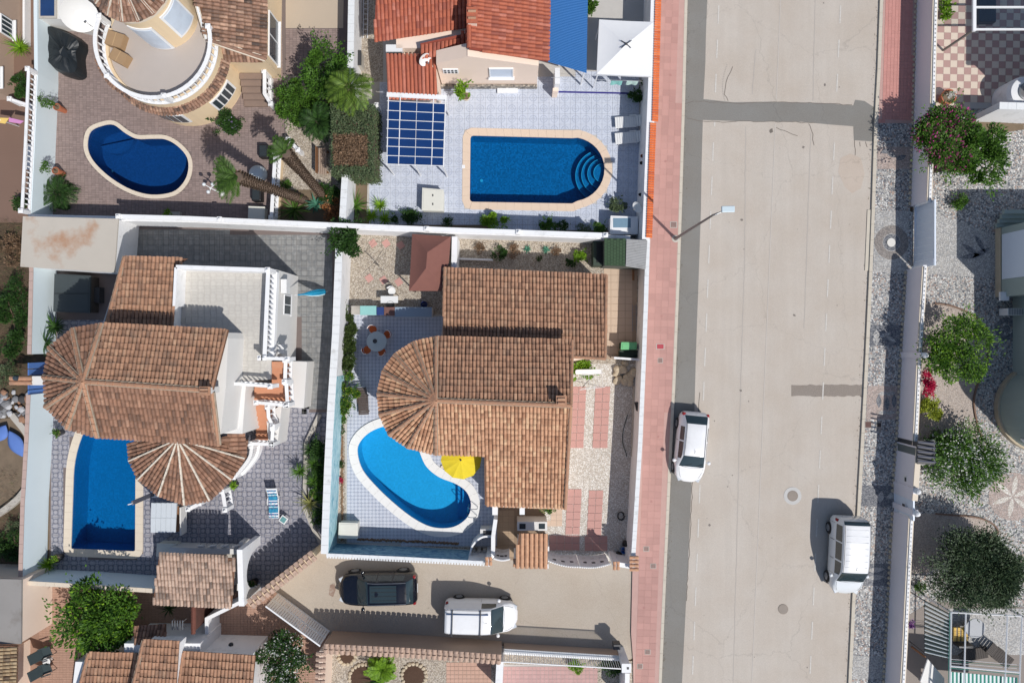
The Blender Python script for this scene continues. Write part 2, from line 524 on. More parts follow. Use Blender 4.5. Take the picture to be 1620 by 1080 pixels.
M['metal']=plain('grey_metal', S(150,152,154),0.4,0.05,metal=0.6)
M['darkmetal']=plain('dark_metal', S(60,60,62),0.5,0.1)
M['black']=plain('black_plastic', S(28,28,30),0.5,0.1)
M['plastic']=plain('white_plastic', S(236,236,234),0.4,0.02)
M['wood']=plain('brown_wood', S(140,98,66),0.7,0.2,4)
M['terracotta']=plain('terracotta', S(184,110,78),0.8,0.1,4)
M['bark']=plain('bark', S(110,92,76),0.95,0.3,6,bump=0.8)
M['stone']=plain('pale_stone', S(206,190,164),0.9,0.2,3,bump=0.5,isl=0.15)
M['glass']=m_glass('dark_glass', S(60,70,76))
M['skyglass']=m_glass('pale_glass', S(206,218,232),0.3)
M['leaf']=m_leaf('leaf_green', S(50,84,28),S(88,128,42))
M['leaf_dark']=m_leaf('leaf_dark', S(34,62,28),S(62,96,40))
M['leaf_bright']=m_leaf('leaf_bright', S(90,132,30),S(132,172,44))
M['leaf_yellow']=m_leaf('leaf_yellowgreen', S(120,140,40),S(168,178,60))
M['leaf_grey']=m_leaf('leaf_greygreen', S(70,88,62),S(104,120,84))
M['leaf_dry']=m_leaf('leaf_dry', S(96,76,58),S(150,122,96))
M['flower_pink']=m_leaf('flower_magenta', S(150,40,110),S(190,70,140))
M['flower_red']=m_leaf('flower_crimson', S(170,20,60),S(215,40,90))
M['flower_white']=m_leaf('flower_white', S(225,228,215),S(245,245,238),0.3,S(250,250,245))
M['flower_mauve']=m_leaf('flower_mauve', S(150,130,180),S(180,160,200))
M['palm']=m_leaf('palm_leaf', S(50,80,30),S(84,116,46))
M['agave']=m_leaf('agave_leaf', S(60,110,90),S(90,150,124))
# ================================================================ builders of the setting
def g2(pts): return [G(u,v).to_2d() for (u,v) in pts]
def between(a,b,t): return a+(b - a)*t
def flat(name,outer,holes=(),z=0.0,mat=None,parent=None,world=False,kind='structure'):
    mb=MB(); o2=outer if world else g2(outer)
    mb.sheet(o2,holes,z)
    o=mb.build(name,mat,parent)
    if kind and parent is None: o['kind']=kind
    return o
def paving(parent,name,outer,holes,sx,sy,gap,z,mats,rz=0.0,single=False,pick=None,stagger=0.0,lip=0.3,h=0.012,origin=None):
    """real plates laid over a sheet; outer/holes in world xy"""
    xs=[p[0] for p in outer]; ys=[p[1] for p in outer]
    o0=Vector(origin) if origin is not None else Vector((min(xs),min(ys)))
    cx,sxn=math.cos(rz),math.sin(rz)
    L=max(max(xs) - min(xs),max(ys) - min(ys))*1.5
    mats=mats if isinstance(mats,(list,tuple)) else [mats]
    mbs={}
    src=[]
    if single:
        for i,mt in enumerate(mats):
            b=MB(); b.box((0,0,0),(sx - gap,sy - gap,h)); ob=b.build(name,mt,parent); src.append(ob.data)
            bpy.data.objects.remove(ob)
    n=0
    nx=int(L / sx)+2; ny=int(L / sy)+2
    mb=MB()
    for j in range(-ny if rz else -1,ny):
        for i in range(-nx if rz else -1,nx):
            lx=(i+0.5+(stagger if j % 2 else 0))*sx; ly=(j+0.5)*sy
            c=Vector((o0.x+lx*cx - ly*sxn,o0.y+lx*sxn+ly*cx))
            if not inside(c,outer): continue
            ok=True
            for q in (-lip,lip):
                for r_ in (-lip,lip):
                    e=Vector((c.x+q*sx,c.y+r_*sy))
                    if not inside(e,outer): ok=False
                    for h_ in holes:
                        if inside(e,h_): ok=False
            if not ok: continue
            k=pick(i,j) if pick else 0
            if k is None: continue
            if single and n < 300:
                piece(src[k],name,parent,(c.x,c.y,z+h / 2),(0,0,rz))
            else:
                hx,hy=(sx - gap) / 2,(sy - gap) / 2
                vs_=[]
                for (dz,sh) in ((0,0),(h,0.004)):
                    for (a,b_) in ((-1,-1),(1,-1),(1,1),(-1,1)):
                        x,y=a*(hx - sh),b_*(hy - sh)
                        vs_.append((c.x+x*cx - y*sxn,c.y+x*sxn+y*cx,z+dz))
                mb.add(vs_,[(4,5,6,7),(0,1,5,4),(1,2,6,5),(2,3,7,6),(3,0,4,7)],k)
            n+=1
    if mb.v:
        o=mb.build(name + 's' if not single else name,mats,parent); o['kind'] = 'stuff'
        return o
# -- walls -------------------------------------------------------
def offset_path(pts,d):
    out=[]
    for i,p in enumerate(pts):
        a=pts[i] - pts[i - 1] if i else pts[1] - pts[0]
        b=pts[i+1] - pts[i] if i < len(pts) - 1 else a
        na=Vector((a.y,-a.x)).normalized(); nb=Vector((b.y,-b.x)).normalized()
        m_=na+nb; m_=m_ / max(m_.dot(na),0.4)
        out.append(p+m_*d)
    return out
def wall_strip(mb,path,t,z0,z1,m=0):
    L=offset_path(path,t / 2); Rr=offset_path(path,-t / 2)
    zs=z1 if isinstance(z1,(list,tuple)) else [z1]*len(path)
    for i in range(len(path) - 1):
        mb.prism([L[i],L[i+1],Rr[i+1],Rr[i]],z0,[zs[i],zs[i+1],zs[i+1],zs[i]],m)
rng_c=random.Random(4)
def fwall(name,label,cat,path,h,t,mat,coping=None,ct=0.06,cover=0.05,z0=0.0,at=None,group=None):
    """path in picture positions: on the ground, or at height `at`"""
    pts=[(P(u,v,at) if at is not None else G(u,v)).to_2d() for (u,v) in path]
    T_=thing(name,label,cat,(pts[0].x,pts[0].y,0),group=group)
    mb=MB(); wall_strip(mb,pts,t,z0,h); mb.build('masonry', mat,T_)
    if coping:
        for a,b in zip(pts,pts[1:]):
            n=max(1,round((b - a).length / 0.5)); d=(b - a) / n; e=d.normalized()*0.006
            for i in range(n):
                mb=MB(); wall_strip(mb,[a+d*i+e,a+d*(i+1) - e],t+2*cover,h+0.002,h+ct+rng_c.uniform(-.004,.006)); mb.build('coping_stone', coping,T_)
    return T_,pts
_bal={}
def baluster_mesh(h,r=0.055,mat=None,n=8):
    key=(round(h,3),r,mat.name)
    if key not in _bal:
        mb=MB()
        mb.lathe((0,0,0),[(r*.75,0),(r*.75,h*.08),(r*.4,h*.12),(r,h*.32),(r*.85,h*.45),(r*.42,h*.75),(r*.42,h*.86),(r*.75,h*.92),(r*.75,h)],n)
        o=mb.build('baluster', mat,None,smooth=True); _bal[key]=o.data; bpy.data.objects.remove(o)
    return _bal[key]
def balustrade(parent,pts,z0,h,mat,sp=0.24,single=True,rail=0.16,posts=True,r=0.055,post=0.2,closed=False):
    """pts: world 2-D path. bottom rail, top rail, turned balusters, posts with caps"""
    mb=MB(); wall_strip(mb,pts,rail*0.9,z0,z0+0.06); mb.build('base_rail', mat,parent)
    mb=MB(); wall_strip(mb,pts,rail,z0+h - 0.09,z0+h); mb.build('top_rail', mat,parent,bevel=0.015)
    me=baluster_mesh(h - 0.15,r,mat)
    allb=MB()
    for i in range(len(pts) - 1):
        a,b=Vector(pts[i]),Vector(pts[i+1]); L=(b - a).length
        n=max(1,int(round(L / sp)))
        for k in range(n):
            c=a+(b - a)*((k+0.5) / n)
            if single: piece(me,'baluster', parent,(c.x,c.y,z0+0.06))
            else:
                hh=h - 0.15
                allb.lathe((c.x,c.y,z0+0.06),[(r*.75,0),(r,hh*.35),(r*.4,hh*.8),(r*.75,hh)],6)
    if allb.v: allb.build('balusters', mat,parent)['kind'] = 'stuff'
    if posts:
        ends=[pts[0],pts[-1]] if posts == 'ends' else ([pts[0],pts[-1]]+list(posts) if isinstance(posts,list) else [pts[0],pts[-1]])
        for p in ends:
            mb=MB(); mb.box((p[0],p[1],z0+h / 2+0.02),(post,post,h+0.04)); mb.box((p[0],p[1],z0+h+0.06),(post+.06,post+.06,0.05))
            mb.lathe((p[0],p[1],z0+h+0.085),[(0.07,0),(0.08,0.05),(0.03,0.12),(0.01,0.14)],8)
            mb.build('post', mat,parent)
# -- clay tiles ----------------------------------------------------
ARC=[(-1,0.0),(-0.72,0.62),(0,0.95),(0.72,0.62),(1,0.0)]
def frame_of(poly,down):
    n=Vector((0,0,0))
    for i in range(len(poly)):
        a,b=poly[i],poly[(i+1) % len(poly)]
        n+=Vector(a).cross(Vector(b))
    n.normalize()
    if n.z < 0: n=-n
    d=(down - n*down.dot(n)).normalized()
    return n,d,d.cross(n).normalized()
def tile_mesh(mat,r,L,name='roof_tile'):
    key=('tile', mat.name,round(r,3),round(L,3))
    if key not in _bal:
        mb=MB(); vs_=[]
        for (x,k,lift) in ((0,0.86,0.0),(L,1.0,0.035)):
            for (a,h_) in ARC: vs_.append((x,a*r*k,h_*r*0.8*k+lift))
        for (a,h_) in ARC: vs_.append((L,a*r*0.8,h_*r*0.6+0.012))
        f=[(j,j+5,j+6,j+1) for j in range(4)]+[(5+j,10+j,11+j,6+j) for j in range(4)]
        mb.add(vs_,f); o=mb.build(name,mat,None,smooth=False); _bal[key]=o.data; bpy.data.objects.remove(o)
    return _bal[key]
def tiles_on(mb,poly,down,pitch=0.2,course=0.35,single=None,mat=None,m=0,jit=0.006,off=0.0):
    """barrel tiles over a flat roof slope; mb collects them, or single=parent makes each an object"""
    poly=[Vector(p) for p in poly]
    n,d,a=frame_of(poly,Vector(down))
    o=poly[0]
    st=[((p - o).dot(a),(p - o).dot(d)) for p in poly]
    s0,s1=min(s for s,t in st),max(s for s,t in st)
    t0,t1=min(t for s,t in st),max(t for s,t in st)
    ns=max(1,round((s1 - s0) / pitch)); pit=(s1 - s0) / ns
    ntc=max(1,round((t1 - t0) / course)); co=(t1 - t0) / ntc
    r=pit*0.46; L=co*1.12
    rng=random.Random(int(abs(s1*1000)+abs(o.x*77)))
    me=tile_mesh(mat,r,L) if single is not None else None
    Rm=Matrix((d,-a if False else a,n)).transposed()
    for i in range(ns):
        s=s0+(i+0.5)*pit; hit=[]
        for (a0,b0),(a1,b1) in zip(st,st[1:]+st[:1]):
            if (a0 > s) != (a1 > s): hit.append(b0+(b1 - b0)*(s - a0) / (a1 - a0))
        if len(hit) < 2: continue
        ta,tb=min(hit),max(hit)
        for j in range(ntc+1):
            t=tb - (j+0.5)*co
            if t < ta: break
            js,jt=rng.uniform(-jit,jit),rng.uniform(-jit,jit)*2
            base=o+a*(s+js)+d*(t - co / 2+jt)+n*0.012
            if single is not None:
                y=n.cross(d)
                R3=Matrix((d,y,n)).transposed()
                piece(me,'roof_tile', single,base,R3)
                continue
            vs_=[]
            tw=rng.uniform(-0.006,0.006); fk=rng.uniform(.3,.62) if rng.random() < .72 else rng.uniform(.12,.3)
            for (x,k,lift) in ((0,0.86,0.0),(L*fk,.93,.035*fk),(L,1.0,0.035)):
                for (q,h_) in ARC:
                    vs_.append(base+d*x+a*(q*r*k+(tw if x else 0))+n*(h_*r*0.8*k+lift))
            for (q,h_) in ARC: vs_.append(base+d*L+a*(q*r*0.8)+n*(h_*r*0.6+0.012))
            f=[(q+r5,q+5+r5,q+6+r5,q+1+r5) for r5 in (5,10) for q in range(4)]
            mb.add(vs_,f,m); b0=len(mb.v) - len(vs_)
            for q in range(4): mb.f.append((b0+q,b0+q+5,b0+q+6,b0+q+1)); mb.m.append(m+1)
def slab_under(mb,poly,t=0.1,m=0):
    poly=[Vector(p) for p in poly]
    n,_,_=frame_of(poly,Vector((1,0.3,0)))
    k=len(poly)
    nn=Vector((0,0,0))
    for i in range(k): nn+=poly[i].cross(poly[(i+1) % k])
    idx=list(range(k)) if nn.z > 0 else list(range(k))[::-1]
    top=[poly[i] for i in idx]; bot=[p - Vector((0,0,t)) for p in top]
    f=[tuple(range(k)),tuple(range(k,2*k))[::-1]]+[(i,k+i,k+(i+1) % k,(i+1) % k) for i in range(k)]
    mb.add(top+bot,f,m)
def ridge(parent,p0,p1,mat,w=0.11,L=0.36,mortar=None,mw=0.13,lift=0.03):
    """a line of capping tiles, each its own piece, on a mortar bed"""
    p0,p1=Vector(p0),Vector(p1)
    d=(p1 - p0); n=max(1,round(d.length / L)); step=d.length / n; d.normalize()
    side=d.cross(Vector((0,0,1))).normalized(); up=side.cross(d).normalized()
    if up.z < 0: up=-up
    if mortar is not None:
        mb=MB(); vs_=[]
        for p in (p0,p1):
            for (s,h_) in ((-mw,-0.05),(-mw,0.035),(mw,0.035),(mw,-0.05)): vs_.append(p+side*s+up*(h_+lift))
        mb.add(vs_,[(0,1,5,4),(1,2,6,5),(2,3,7,6),(3,0,4,7),(3,2,1,0),(4,5,6,7)])
        mb.build('mortar_bed', mortar,parent)
    me=tile_mesh(mat,w,step*1.1,'ridge_tile')
    y=up.cross(d)
    R3=Matrix((d,y,up)).transposed()
    for i in range(n):
        piece(me,'ridge_tile', parent,p0+d*(i*step)+up*(lift+0.036),R3)
def slopes(house,name,polys,mat,pan,pitch=0.2,course=0.35,single=False,under=None,thick=0.1):
    """polys: list of (points, down). one roof part with its tiles"""
    base=MB()
    for poly,down in polys: slab_under(base,poly,thick)
    ro=base.build(name,pan,house)
    mb=MB()
    for poly,down in polys: tiles_on(mb,poly,down,pitch,course,single=ro if single else None,mat=mat)
    if mb.v:
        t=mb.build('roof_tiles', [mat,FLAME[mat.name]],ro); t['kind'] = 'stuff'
    return ro
# -- pools -----------------------------------------------------------
def pool(label,loop,cw,depth,water,floor,cop,wz=-0.12,stones=0.5,zc=0.04,group=None):
    c=sum((Vector((p[0],p[1])) for p in loop),Vector((0,0))) / len(loop)
    T_=thing('swimming_pool', label,'pool', (c.x,c.y,0),group=group)
    loop=[Vector((p[0],p[1])) for p in loop]
    area=sum(loop[i].x*loop[(i+1) % len(loop)].y - loop[(i+1) % len(loop)].x*loop[i].y for i in range(len(loop)))
    if area < 0: loop=loop[::-1]
    n=len(loop)
    mb=MB()
    for i in range(n):
        a,b=loop[i],loop[(i+1) % n]
        mb.add([(a.x,a.y,0.0),(b.x,b.y,0.0),(b.x,b.y,-depth),(a.x,a.y,-depth)],[(3,2,1,0)])
    mb.sheet(loop,(),-depth)
    mb.build('basin', floor,T_)
    mb=MB(); mb.sheet(offset_loop(loop,0.004),(),wz); mb.build('water', water,T_)
    # coping stones by arc length
    out=offset_loop(loop,cw)
    inn=offset_loop(loop,-0.03)
    per=[0.0]
    for i in range(n): per.append(per[-1]+(loop[(i+1) % n] - loop[i]).length)
    tot=per[-1]; k=max(6,int(round(tot / stones)))
    def at(lp,s):
        s=s % tot
        for i in range(n):
            if per[i+1] >= s:
                return between(lp[i],lp[(i+1) % n],(s - per[i]) / max(per[i+1] - per[i],1e-9))
        return lp[0]
    for q in range(k):
        s0,s1=tot*q / k+0.003,tot*(q+1) / k - 0.003
        cuts=[s0]+[x for x in per[1:-1] if s0+0.01 < x < s1 - 0.01]+[s1]
        A=[at(inn,s) for s in cuts]; B=[at(out,s) for s in cuts]
        mb=MB()
        mb.prism(A+B[::-1],-0.02,zc)
        mb.build('coping_stone', cop,T_)
    return T_,out
# ================================================================ pools (loops first, so that the sheets leave room for them)
def rounded(poly,rs,n=7):
    out=[]; k=len(poly)
    for i in range(k):
        p,a,b=Vector(poly[i]),Vector(poly[i - 1]),Vector(poly[(i+1) % k])
        r=rs[i] if isinstance(rs,(list,tuple)) else rs
        if r < 1e-3: out.append(p); continue
        u,w=(a - p).normalized(),(b - p).normalized()
        p0,p1=p+u*r,p+w*r
        for j in range(n+1):
            t=j / n
            out.append(p0*(1 - t) ** 2+p*2*t*(1 - t)+p1*t*t)
    return out
poolA=smooth_loop(g2([(138,228),(143,208),(160,199),(180,197),(200,211),(217,219),(240,219),(262,220),(282,231),(297,249),(299,270),(291,290),(273,305),(240,309),(208,301),(178,284),(155,264),(142,246)]),4)
poolB=rounded(g2([(131,685),(216,688),(215,872),(112,868),(117,720)]),[0.1,.1,.15,.15,1.2],5)
_c=G(905,268)
poolC=g2([(748,214),(905,218)])+[Vector((_c.x+52 / PPM*math.cos(t),_c.y+51.5 / PPM*math.sin(t))) for t in [R(90 - 180*i / 18) for i in range(1,18)]]+g2([(905,323),(748,320.3),(744,319),(742.5,315)])+g2([(743.5,219),(745,215.5)])
poolD=smooth_loop(g2([(565,714),(570,697),(586,682),(610,673),(636,676),(654,690),(664,712),(675,736),(695,753),(722,764),(739,777),(746,796),(742,815),(727,829),(708,835),(682,833),(655,820),(626,798),(596,770),(573,742)]),6)
pools=[poolA,poolB,poolC,poolD]
cw={0: 0.24,1: 0.5,2: 0.42,3: 0.38}
holes_all=pools
# ================================================================ ground sheets
big=[(-90,-90),(90,-90),(90,90),(-90,90)]
flat('ground', big,pools,-0.05,M['soil'],world=True)
kerbL=[(1091,-80),(1087,0),(1083,160),(1078,330),(1074,450),(1068,600),(1061,740),(1056,850),(1051,960),(1046,1080),(1043,1160)]
kerbR=[(1394,-80),(1391,0),(1387,110),(1382,200),(1378,330),(1374,430),(1368,560),(1364,640),(1358,750),(1352,860),(1347,950),(1341,1080),(1337,1160)]
road=flat('road', kerbL+kerbR[::-1],(),-0.012,M['road'])
lane=flat('side_lane', [(437,936),(419,936),(517,860),(526,866),(780,884),(1001,890),(1001,1000),(1003,1040),(990,1045),(520,1014),(521,998)],(),-0.012,M['lane'])
def overlay(name,pts,z,mat,parent): return flat(name,pts,(),z,mat,parent)
# dark resurfaced strip and trench, each its own asphalt, a few millimetres proud
strip_r=[(1121,-80),(1119,0),(1117,50),(1116,100),(1113,157),(1160,162),(1220,161),(1300,163),(1350,167),(1353,158),(1368,160),(1383,170),(1381,224),(1351,222),(1350,200),(1310,197),(1270,193),(1170,192),(1112,190),(1110,260),(1109,330),(1105,450),(1101,560),(1099,640),(1096,720),(1093,790),(1089,880),(1085,960),(1079,1080),(1076,1160)]
overlay('asphalt_patch', [(a+1,b) for a,b in kerbL]+strip_r[::-1],-0.007,M['patch'],road)
rough=[]
rng=random.Random(5)
for i in range(24): rough.append((1252+i*4.9,608.5+rng.uniform(-1,1)))
rough+=[(1364,610),(1363,628)]
for i in range(23,-1,-1): rough.append((1252+i*4.9,626.5+rng.uniform(-1,1)))
overlay('asphalt_patch', rough,-0.007,m_asphalt('old_trench', S(152,143,134),0.05,0.5),road)
overlay('asphalt_patch', [(1330,250),(1345,243),(1362,250),(1368,275),(1362,298),(1348,306),(1337,296),(1326,272)],-0.0075,m_asphalt('dusty_asphalt', S(198,184,170),0.03,0.2),road)
def dash(u,v0,v1,w=1.1,sl=-0.04):
    dv=(v1 - v0)
    return overlay('road_marking', [(u - w,v0),(u+w,v0),(u+w+sl*dv,v1),(u - w+sl*dv,v1)],-0.002,M['paintline'],road)
for k in range(-1,21):
    v0=9+54.1*k
    if 160 < v0+29 < 205: dash(1137.2 - 0.0393*(v0 - 9),193,v0+29); continue
    dash(1137.2 - 0.0393*(v0 - 9),v0,v0+29,1.0)
for k in range(-1,21):
    v0=9+54.1*k
    if 150 < v0 < 190: continue
    dash(1330 - 0.0458*(v0 - 9),v0,v0+28,1.0,-0.046)
flat('centre_line', [(1234.6 - 0.042*(v - 7) - 0.45,v) for v in (-80,157)]+[(1234.6 - 0.042*(v - 7)+0.45,v) for v in (157,-80)],(),-0.002,M['lineseam'],road)
flat('centre_line', [(1234.6 - 0.042*(v - 7) - 0.45,v) for v in (196,1160)]+[(1234.6 - 0.042*(v - 7)+0.45,v) for v in (1160,196)],(),-0.002,M['lineseam'],road)
def manhole(u,v,r,label,ring=None):
    c=G(u,v)
    t=thing('manhole_cover', label,'manhole cover', (c.x,c.y,0))
    if ring:
        mb=MB(); mb.lathe((c.x,c.y,-0.011),[(ring / PPM,0),(ring / PPM,0.012)],28); mb.build('collar', plain('collar_concrete', S(198,196,192),0.9,0.1),t)
    mb=MB(); mb.lathe((c.x,c.y,-0.01),[(r / PPM,0),(r / PPM,0.018),(r*.9 / PPM,0.02),(r*.88 / PPM,0.014)],24); mb.build('cover', plain('cast_iron', S(140,128,116),0.6,0.15),t)
    mb=MB()
    for i in range(-3,4):
        w=math.sqrt(max(0,1 - (i / 4) ** 2))*r*1.6 / PPM
        mb.box((c.x,c.y+i*r*0.22 / PPM,0.008),(w,0.018,0.012))
    mb.build('tread_pattern', plain('cast_iron_worn', S(160,148,138),0.6,0.15),t)
manhole(1254,784,8.5,'round iron manhole cover in a pale concrete collar in the road', 14)
manhole(1239,963,8,'round iron manhole cover near the lower edge of the road, no collar')
# kerbs
def kerb(path,name,w=4.5,side=1,z=0.1,seg=0.9):
    K=flat(name,[(path[0][0],path[0][1]),(path[0][0]+1,path[0][1]),(path[0][0]+1,path[0][1]+1)],(),-0.045,M['kerb'])
    pts=g2(path); cur=[]
    for i in range(len(pts) - 1):
        a,b=pts[i],pts[i+1]; n=max(1,round((b - a).length / seg)); d=(b - a) / n
        for q in range(n):
            p0=a+d*q+d.normalized()*0.006; p1=a+d*(q+1) - d.normalized()*0.006
            s=Vector((d.y,-d.x)).normalized()*side*w / PPM
            mb=MB(); mb.prism([p0,p1,p1+s,p0+s],-0.04,z)
            mb.build('kerb_stone', M['kerb'],K)
    return K
kerb(kerbL,'left_kerb', 4.5,1)
kerb(kerbR,'right_kerb', 5,-1)
# pink pavement, left of the road
inL=[(1038,-80),(1036,0),(1034,100),(1033,200),(1026,330),(1020,380),(1016,560),(1008,740),(1001,885),(1000,905),(998,1000),(1001,1040),(1003,1160)]
pav=g2(inL+[(a - 4.5,b) for a,b in kerbL[::-1]])
pv=flat('left_pavement', pav,(),0.088,M['pink_grout'],world=True)
paving(pv,'paving_tile', pav,(),0.385,0.385,0.008,0.088,M['pink'],lip=0.48,rz=-0.036,h=0.009,origin=G(1001,1160).to_2d())
def cover(u,v,w,h_,mat,label):
    c=G(u,v); t=thing('utility_cover', label,'utility cover', (c.x,c.y,0.09))
    mb=MB(); mb.box((c.x,c.y,0.1),(w / PPM,h_ / PPM,0.012)); mb.build('frame', M['concrete'],t)
    mb=MB(); mb.box((c.x,c.y,0.108),(w*.8 / PPM,h_*.8 / PPM,0.012)); mb.build('lid', mat,t)
redlid=plain('red_lid', S(176,60,72),0.6,0.1); greylid=plain('grey_lid', S(140,116,108),0.7,0.25,9)
cover(1044,548,13,9,redlid,'small red utility plate set in the pink pavement')
cover(1044,570,8,8,greylid,'small grey utility lid below the red plate in the pavement')
cover(1065,356,11,10,greylid,'square utility lid beside the foot of the street lamp')
cover(1022,867,9,8,greylid,'square lid in the pavement beside the tiled wall pier')
cover(1033,894,9,8,greylid,'square lid in the pavement just below the wall end pier')
cover(1024,1029.5,9,8,greylid,'square lid in the pavement facing the lower garden gate post')
cover(1012,1052,9,8,greylid,'lowest square lid in the pink pavement')
# mosaic pavement, right of the road
inR=[(1451,-80),(1448,0),(1443,200),(1438,335),(1443,336),(1441,425),(1432,432),(1424,566),(1418,689),(1416,721),(1407,884),(1401,1007),(1397,1080),(1393,1160)]
rp=g2([(a+5,b) for a,b in kerbR]+inR[::-1])
RP=flat('right_pavement', rp,(),0.088,M['mosaic_dark'],world=True)
def edge(path,v):
    for (a,b),(c,d) in zip(path,path[1:]):
        if b <= v <= d: return a+(c - a)*(v - b) / (d - b)
    return path[-1][0]
def mpanel(v0,v1,mat,name='mosaic_panel', h=0.006):
    f0,f1=edge(kerbR,v0)+6,edge(kerbR,v1)+6
    e0,e1=edge(inR,v0) - .3,edge(inR,v1) - .3
    mb=MB(); mb.prism(g2([(f0,v0),(e0,v0),(e1,v1),(f1,v1)]),0.085,0.088+h)
    return mb.build(name,mat,RP)
mpanel(-80,196,M['pink_grout'],'pink_paving', 0.004)
pp=g2([(edge(kerbR,v)+6,v) for v in (-78,0,110,195)]+[(edge(inR,v) - .5,v) for v in (195,110,0,-78)])
paving(RP,'paving_tile', pp,(),0.2,0.2,0.006,0.092,m_tiles('pink_pavement_small', S(206,148,138),0.05,0.1),lip=0.45,rz=-0.03)
mpanel(233,268,M['mosaic_pink'])
mpanel(334,431,M['mosaic_light'])
mpanel(514,547,M['mosaic_grey'])
mpanel(610,663,M['mosaic_pink'])
mpanel(767,800,M['mosaic_grey'])
mpanel(890,925,M['mosaic_grey'])
mpanel(1036,1072,M['mosaic_light'])
def ringp(u,v,r0,r1,mat,z,name='mosaic_ring', parent=None,n=40):
    c=G(u,v); mb=MB(); vs_=[]
    for rr in (r0,r1):
        for i in range(n): vs_.append((c.x+rr / PPM*math.cos(2*math.pi*i / n),c.y+rr / PPM*math.sin(2*math.pi*i / n),z))
    mb.add(vs_,[(i,n+i,n+(i+1) % n,(i+1) % n) for i in range(n)])
    return mb.build(name,mat,parent or RP)
dk=M['mosaic_grey']; lt=M['gravel']
ringp(1409,384,14,27,m_pebbles('pebble_mosaic_brown', 17,[S(150,140,132),S(130,122,116),S(165,156,148)]),0.098)
ringp(1409,384,7,13,dk,0.1); ringp(1408,384,0.2,7,plain('white_pebble_disc', S(225,222,215),0.8,0.1),0.1,'mosaic_disc')
def leafp(u,v,l,w,ang,mat,parent=None,z=0.099,name='mosaic_leaf'):
    c=G(u,v); pts=[]
    for i in range(9):
        t=i / 8; pts.append((l*(t - .5),w*math.sin(math.pi*t)))
    for i in range(7,0,-1):
        t=i / 8; pts.append((l*(t - .5),-w*math.sin(math.pi*t)))
    a=R(ang); q=[(c.x+(x*math.cos(a) - y*math.sin(a)) / PPM,c.y+(x*math.sin(a)+y*math.cos(a)) / PPM) for x,y in pts]
    mb=MB(); mb.sheet(q,(),z); return mb.build(name,mat,parent or RP)
for (u,v) in ((1389,634),(1402,638),(1413,634)):
    leafp(u,v,22,4,90,dk)
for (u,v) in ((1395,622),(1408,622),(1395,652),(1408,652)): leafp(u,v,16,3,10,M['mosaic_light'])
for (u,v,a) in ((1392,785,80),(1410,783,20)): leafp(u,v,20,5,a,M['mosaic_light'])
for (u,v,a) in ((1384,900,5),(1384,912,5)): leafp(u,v,30,4,a,M['mosaic_light'])
for (u,v,a) in ((1410,246,-20),(1424,250,20),(1400,240,15)): leafp(u,v,18,4,a,dk)
leafp(1385,534,26,6,90,M['mosaic_light']); leafp(1398,530,22,3,20,M['mosaic_light']); leafp(1408,536,20,3,-30,M['mosaic_light'])
def cover2(u,v,w,label,mat):
    c=G(u,v); t=thing('utility_cover', label,'utility cover', (c.x,c.y,0.09))
    mb=MB(); mb.box((c.x,c.y,0.1),(w / PPM,w / PPM,0.02)); mb.build('frame', M['concrete'],t)
    mb=MB(); mb.box((c.x,c.y,0.106),(w*.84 / PPM,w*.84 / PPM,0.016)); mb.build('lid', mat,t)
cover2(1372,671,11,'brown square lid in the mosaic pavement nearest the kerb', plain('brown_lid', S(96,66,60),0.7,0.2,8))
cover2(1389,671.5,8,'small dark square lid in the mosaic pavement beside the wall', plain('dark_lid', S(58,48,48),0.7,0.2,8))
# driveway strip at the gate
dw=MB(); dw.prism(g2([(1372,332),(1378,332),(1374,428),(1368,428)]),-0.03,0.03); dw.build('dropped_kerb', M['kerb'],RP)
# ================================================================ wear of the road: cracks, tyre scuffs, oil spots
rng=random.Random(21)
def crack(pts,w,mat,z=-0.0045,jit=1.2,name='crack'):
    P_=[]
    for a,b in zip(pts,pts[1:]):
        n=max(2,int(math.hypot(b[0] - a[0],b[1] - a[1]) / 7))
        for i in range(n): t=i / n; P_.append((a[0]+(b[0] - a[0])*t+rng.uniform(-jit,jit),a[1]+(b[1] - a[1])*t+rng.uniform(-jit,jit)))
    P_.append(pts[-1]); q=g2(P_); mb=MB(); L_p=offset_path(q,w / 2); R_p=offset_path(q,-w / 2)
    for i in range(len(q) - 1): mb.add([(L_p[i].x,L_p[i].y,z),(L_p[i+1].x,L_p[i+1].y,z),(R_p[i+1].x,R_p[i+1].y,z),(R_p[i].x,R_p[i].y,z)],[(0,1,2,3)])
    return mb.build(name,mat,road)
ck_m=plain('crack_dark', S(120,112,104),.95,.1); ck_l=plain('crack_faint', S(184,176,167),.95,.05)
for pts in ([(1160,105),(1148,130),(1147,150),(1152,160)],[(1086,188),(1120,193),(1200,192),(1290,194)],[(1100,160),(1160,163),(1260,162),(1348,166)],[(1279,195),(1284,205),(1288,230)],[(1353,222),(1353,246)],[(1360,225),(1361,232)],[(1370,225),(1372,233)],[(1228,203),(1240,206),(1262,215)],[(1108,620),(1099,700),(1094,800),(1086,950)],[(1079,165),(1098,160)]):
    crack(pts,.035,ck_m)
for pts in ([(1180,200),(1178,420),(1172,600)],[(1172,600),(1166,850),(1160,1080)],[(1290,0),(1286,160)],[(1283,210),(1272,520)],[(1196,80),(1190,150)]):
    crack(pts,.045,ck_l,-.006,.5)
sp_m=plain('oil_spot', S(128,120,112),.7,.15,8)
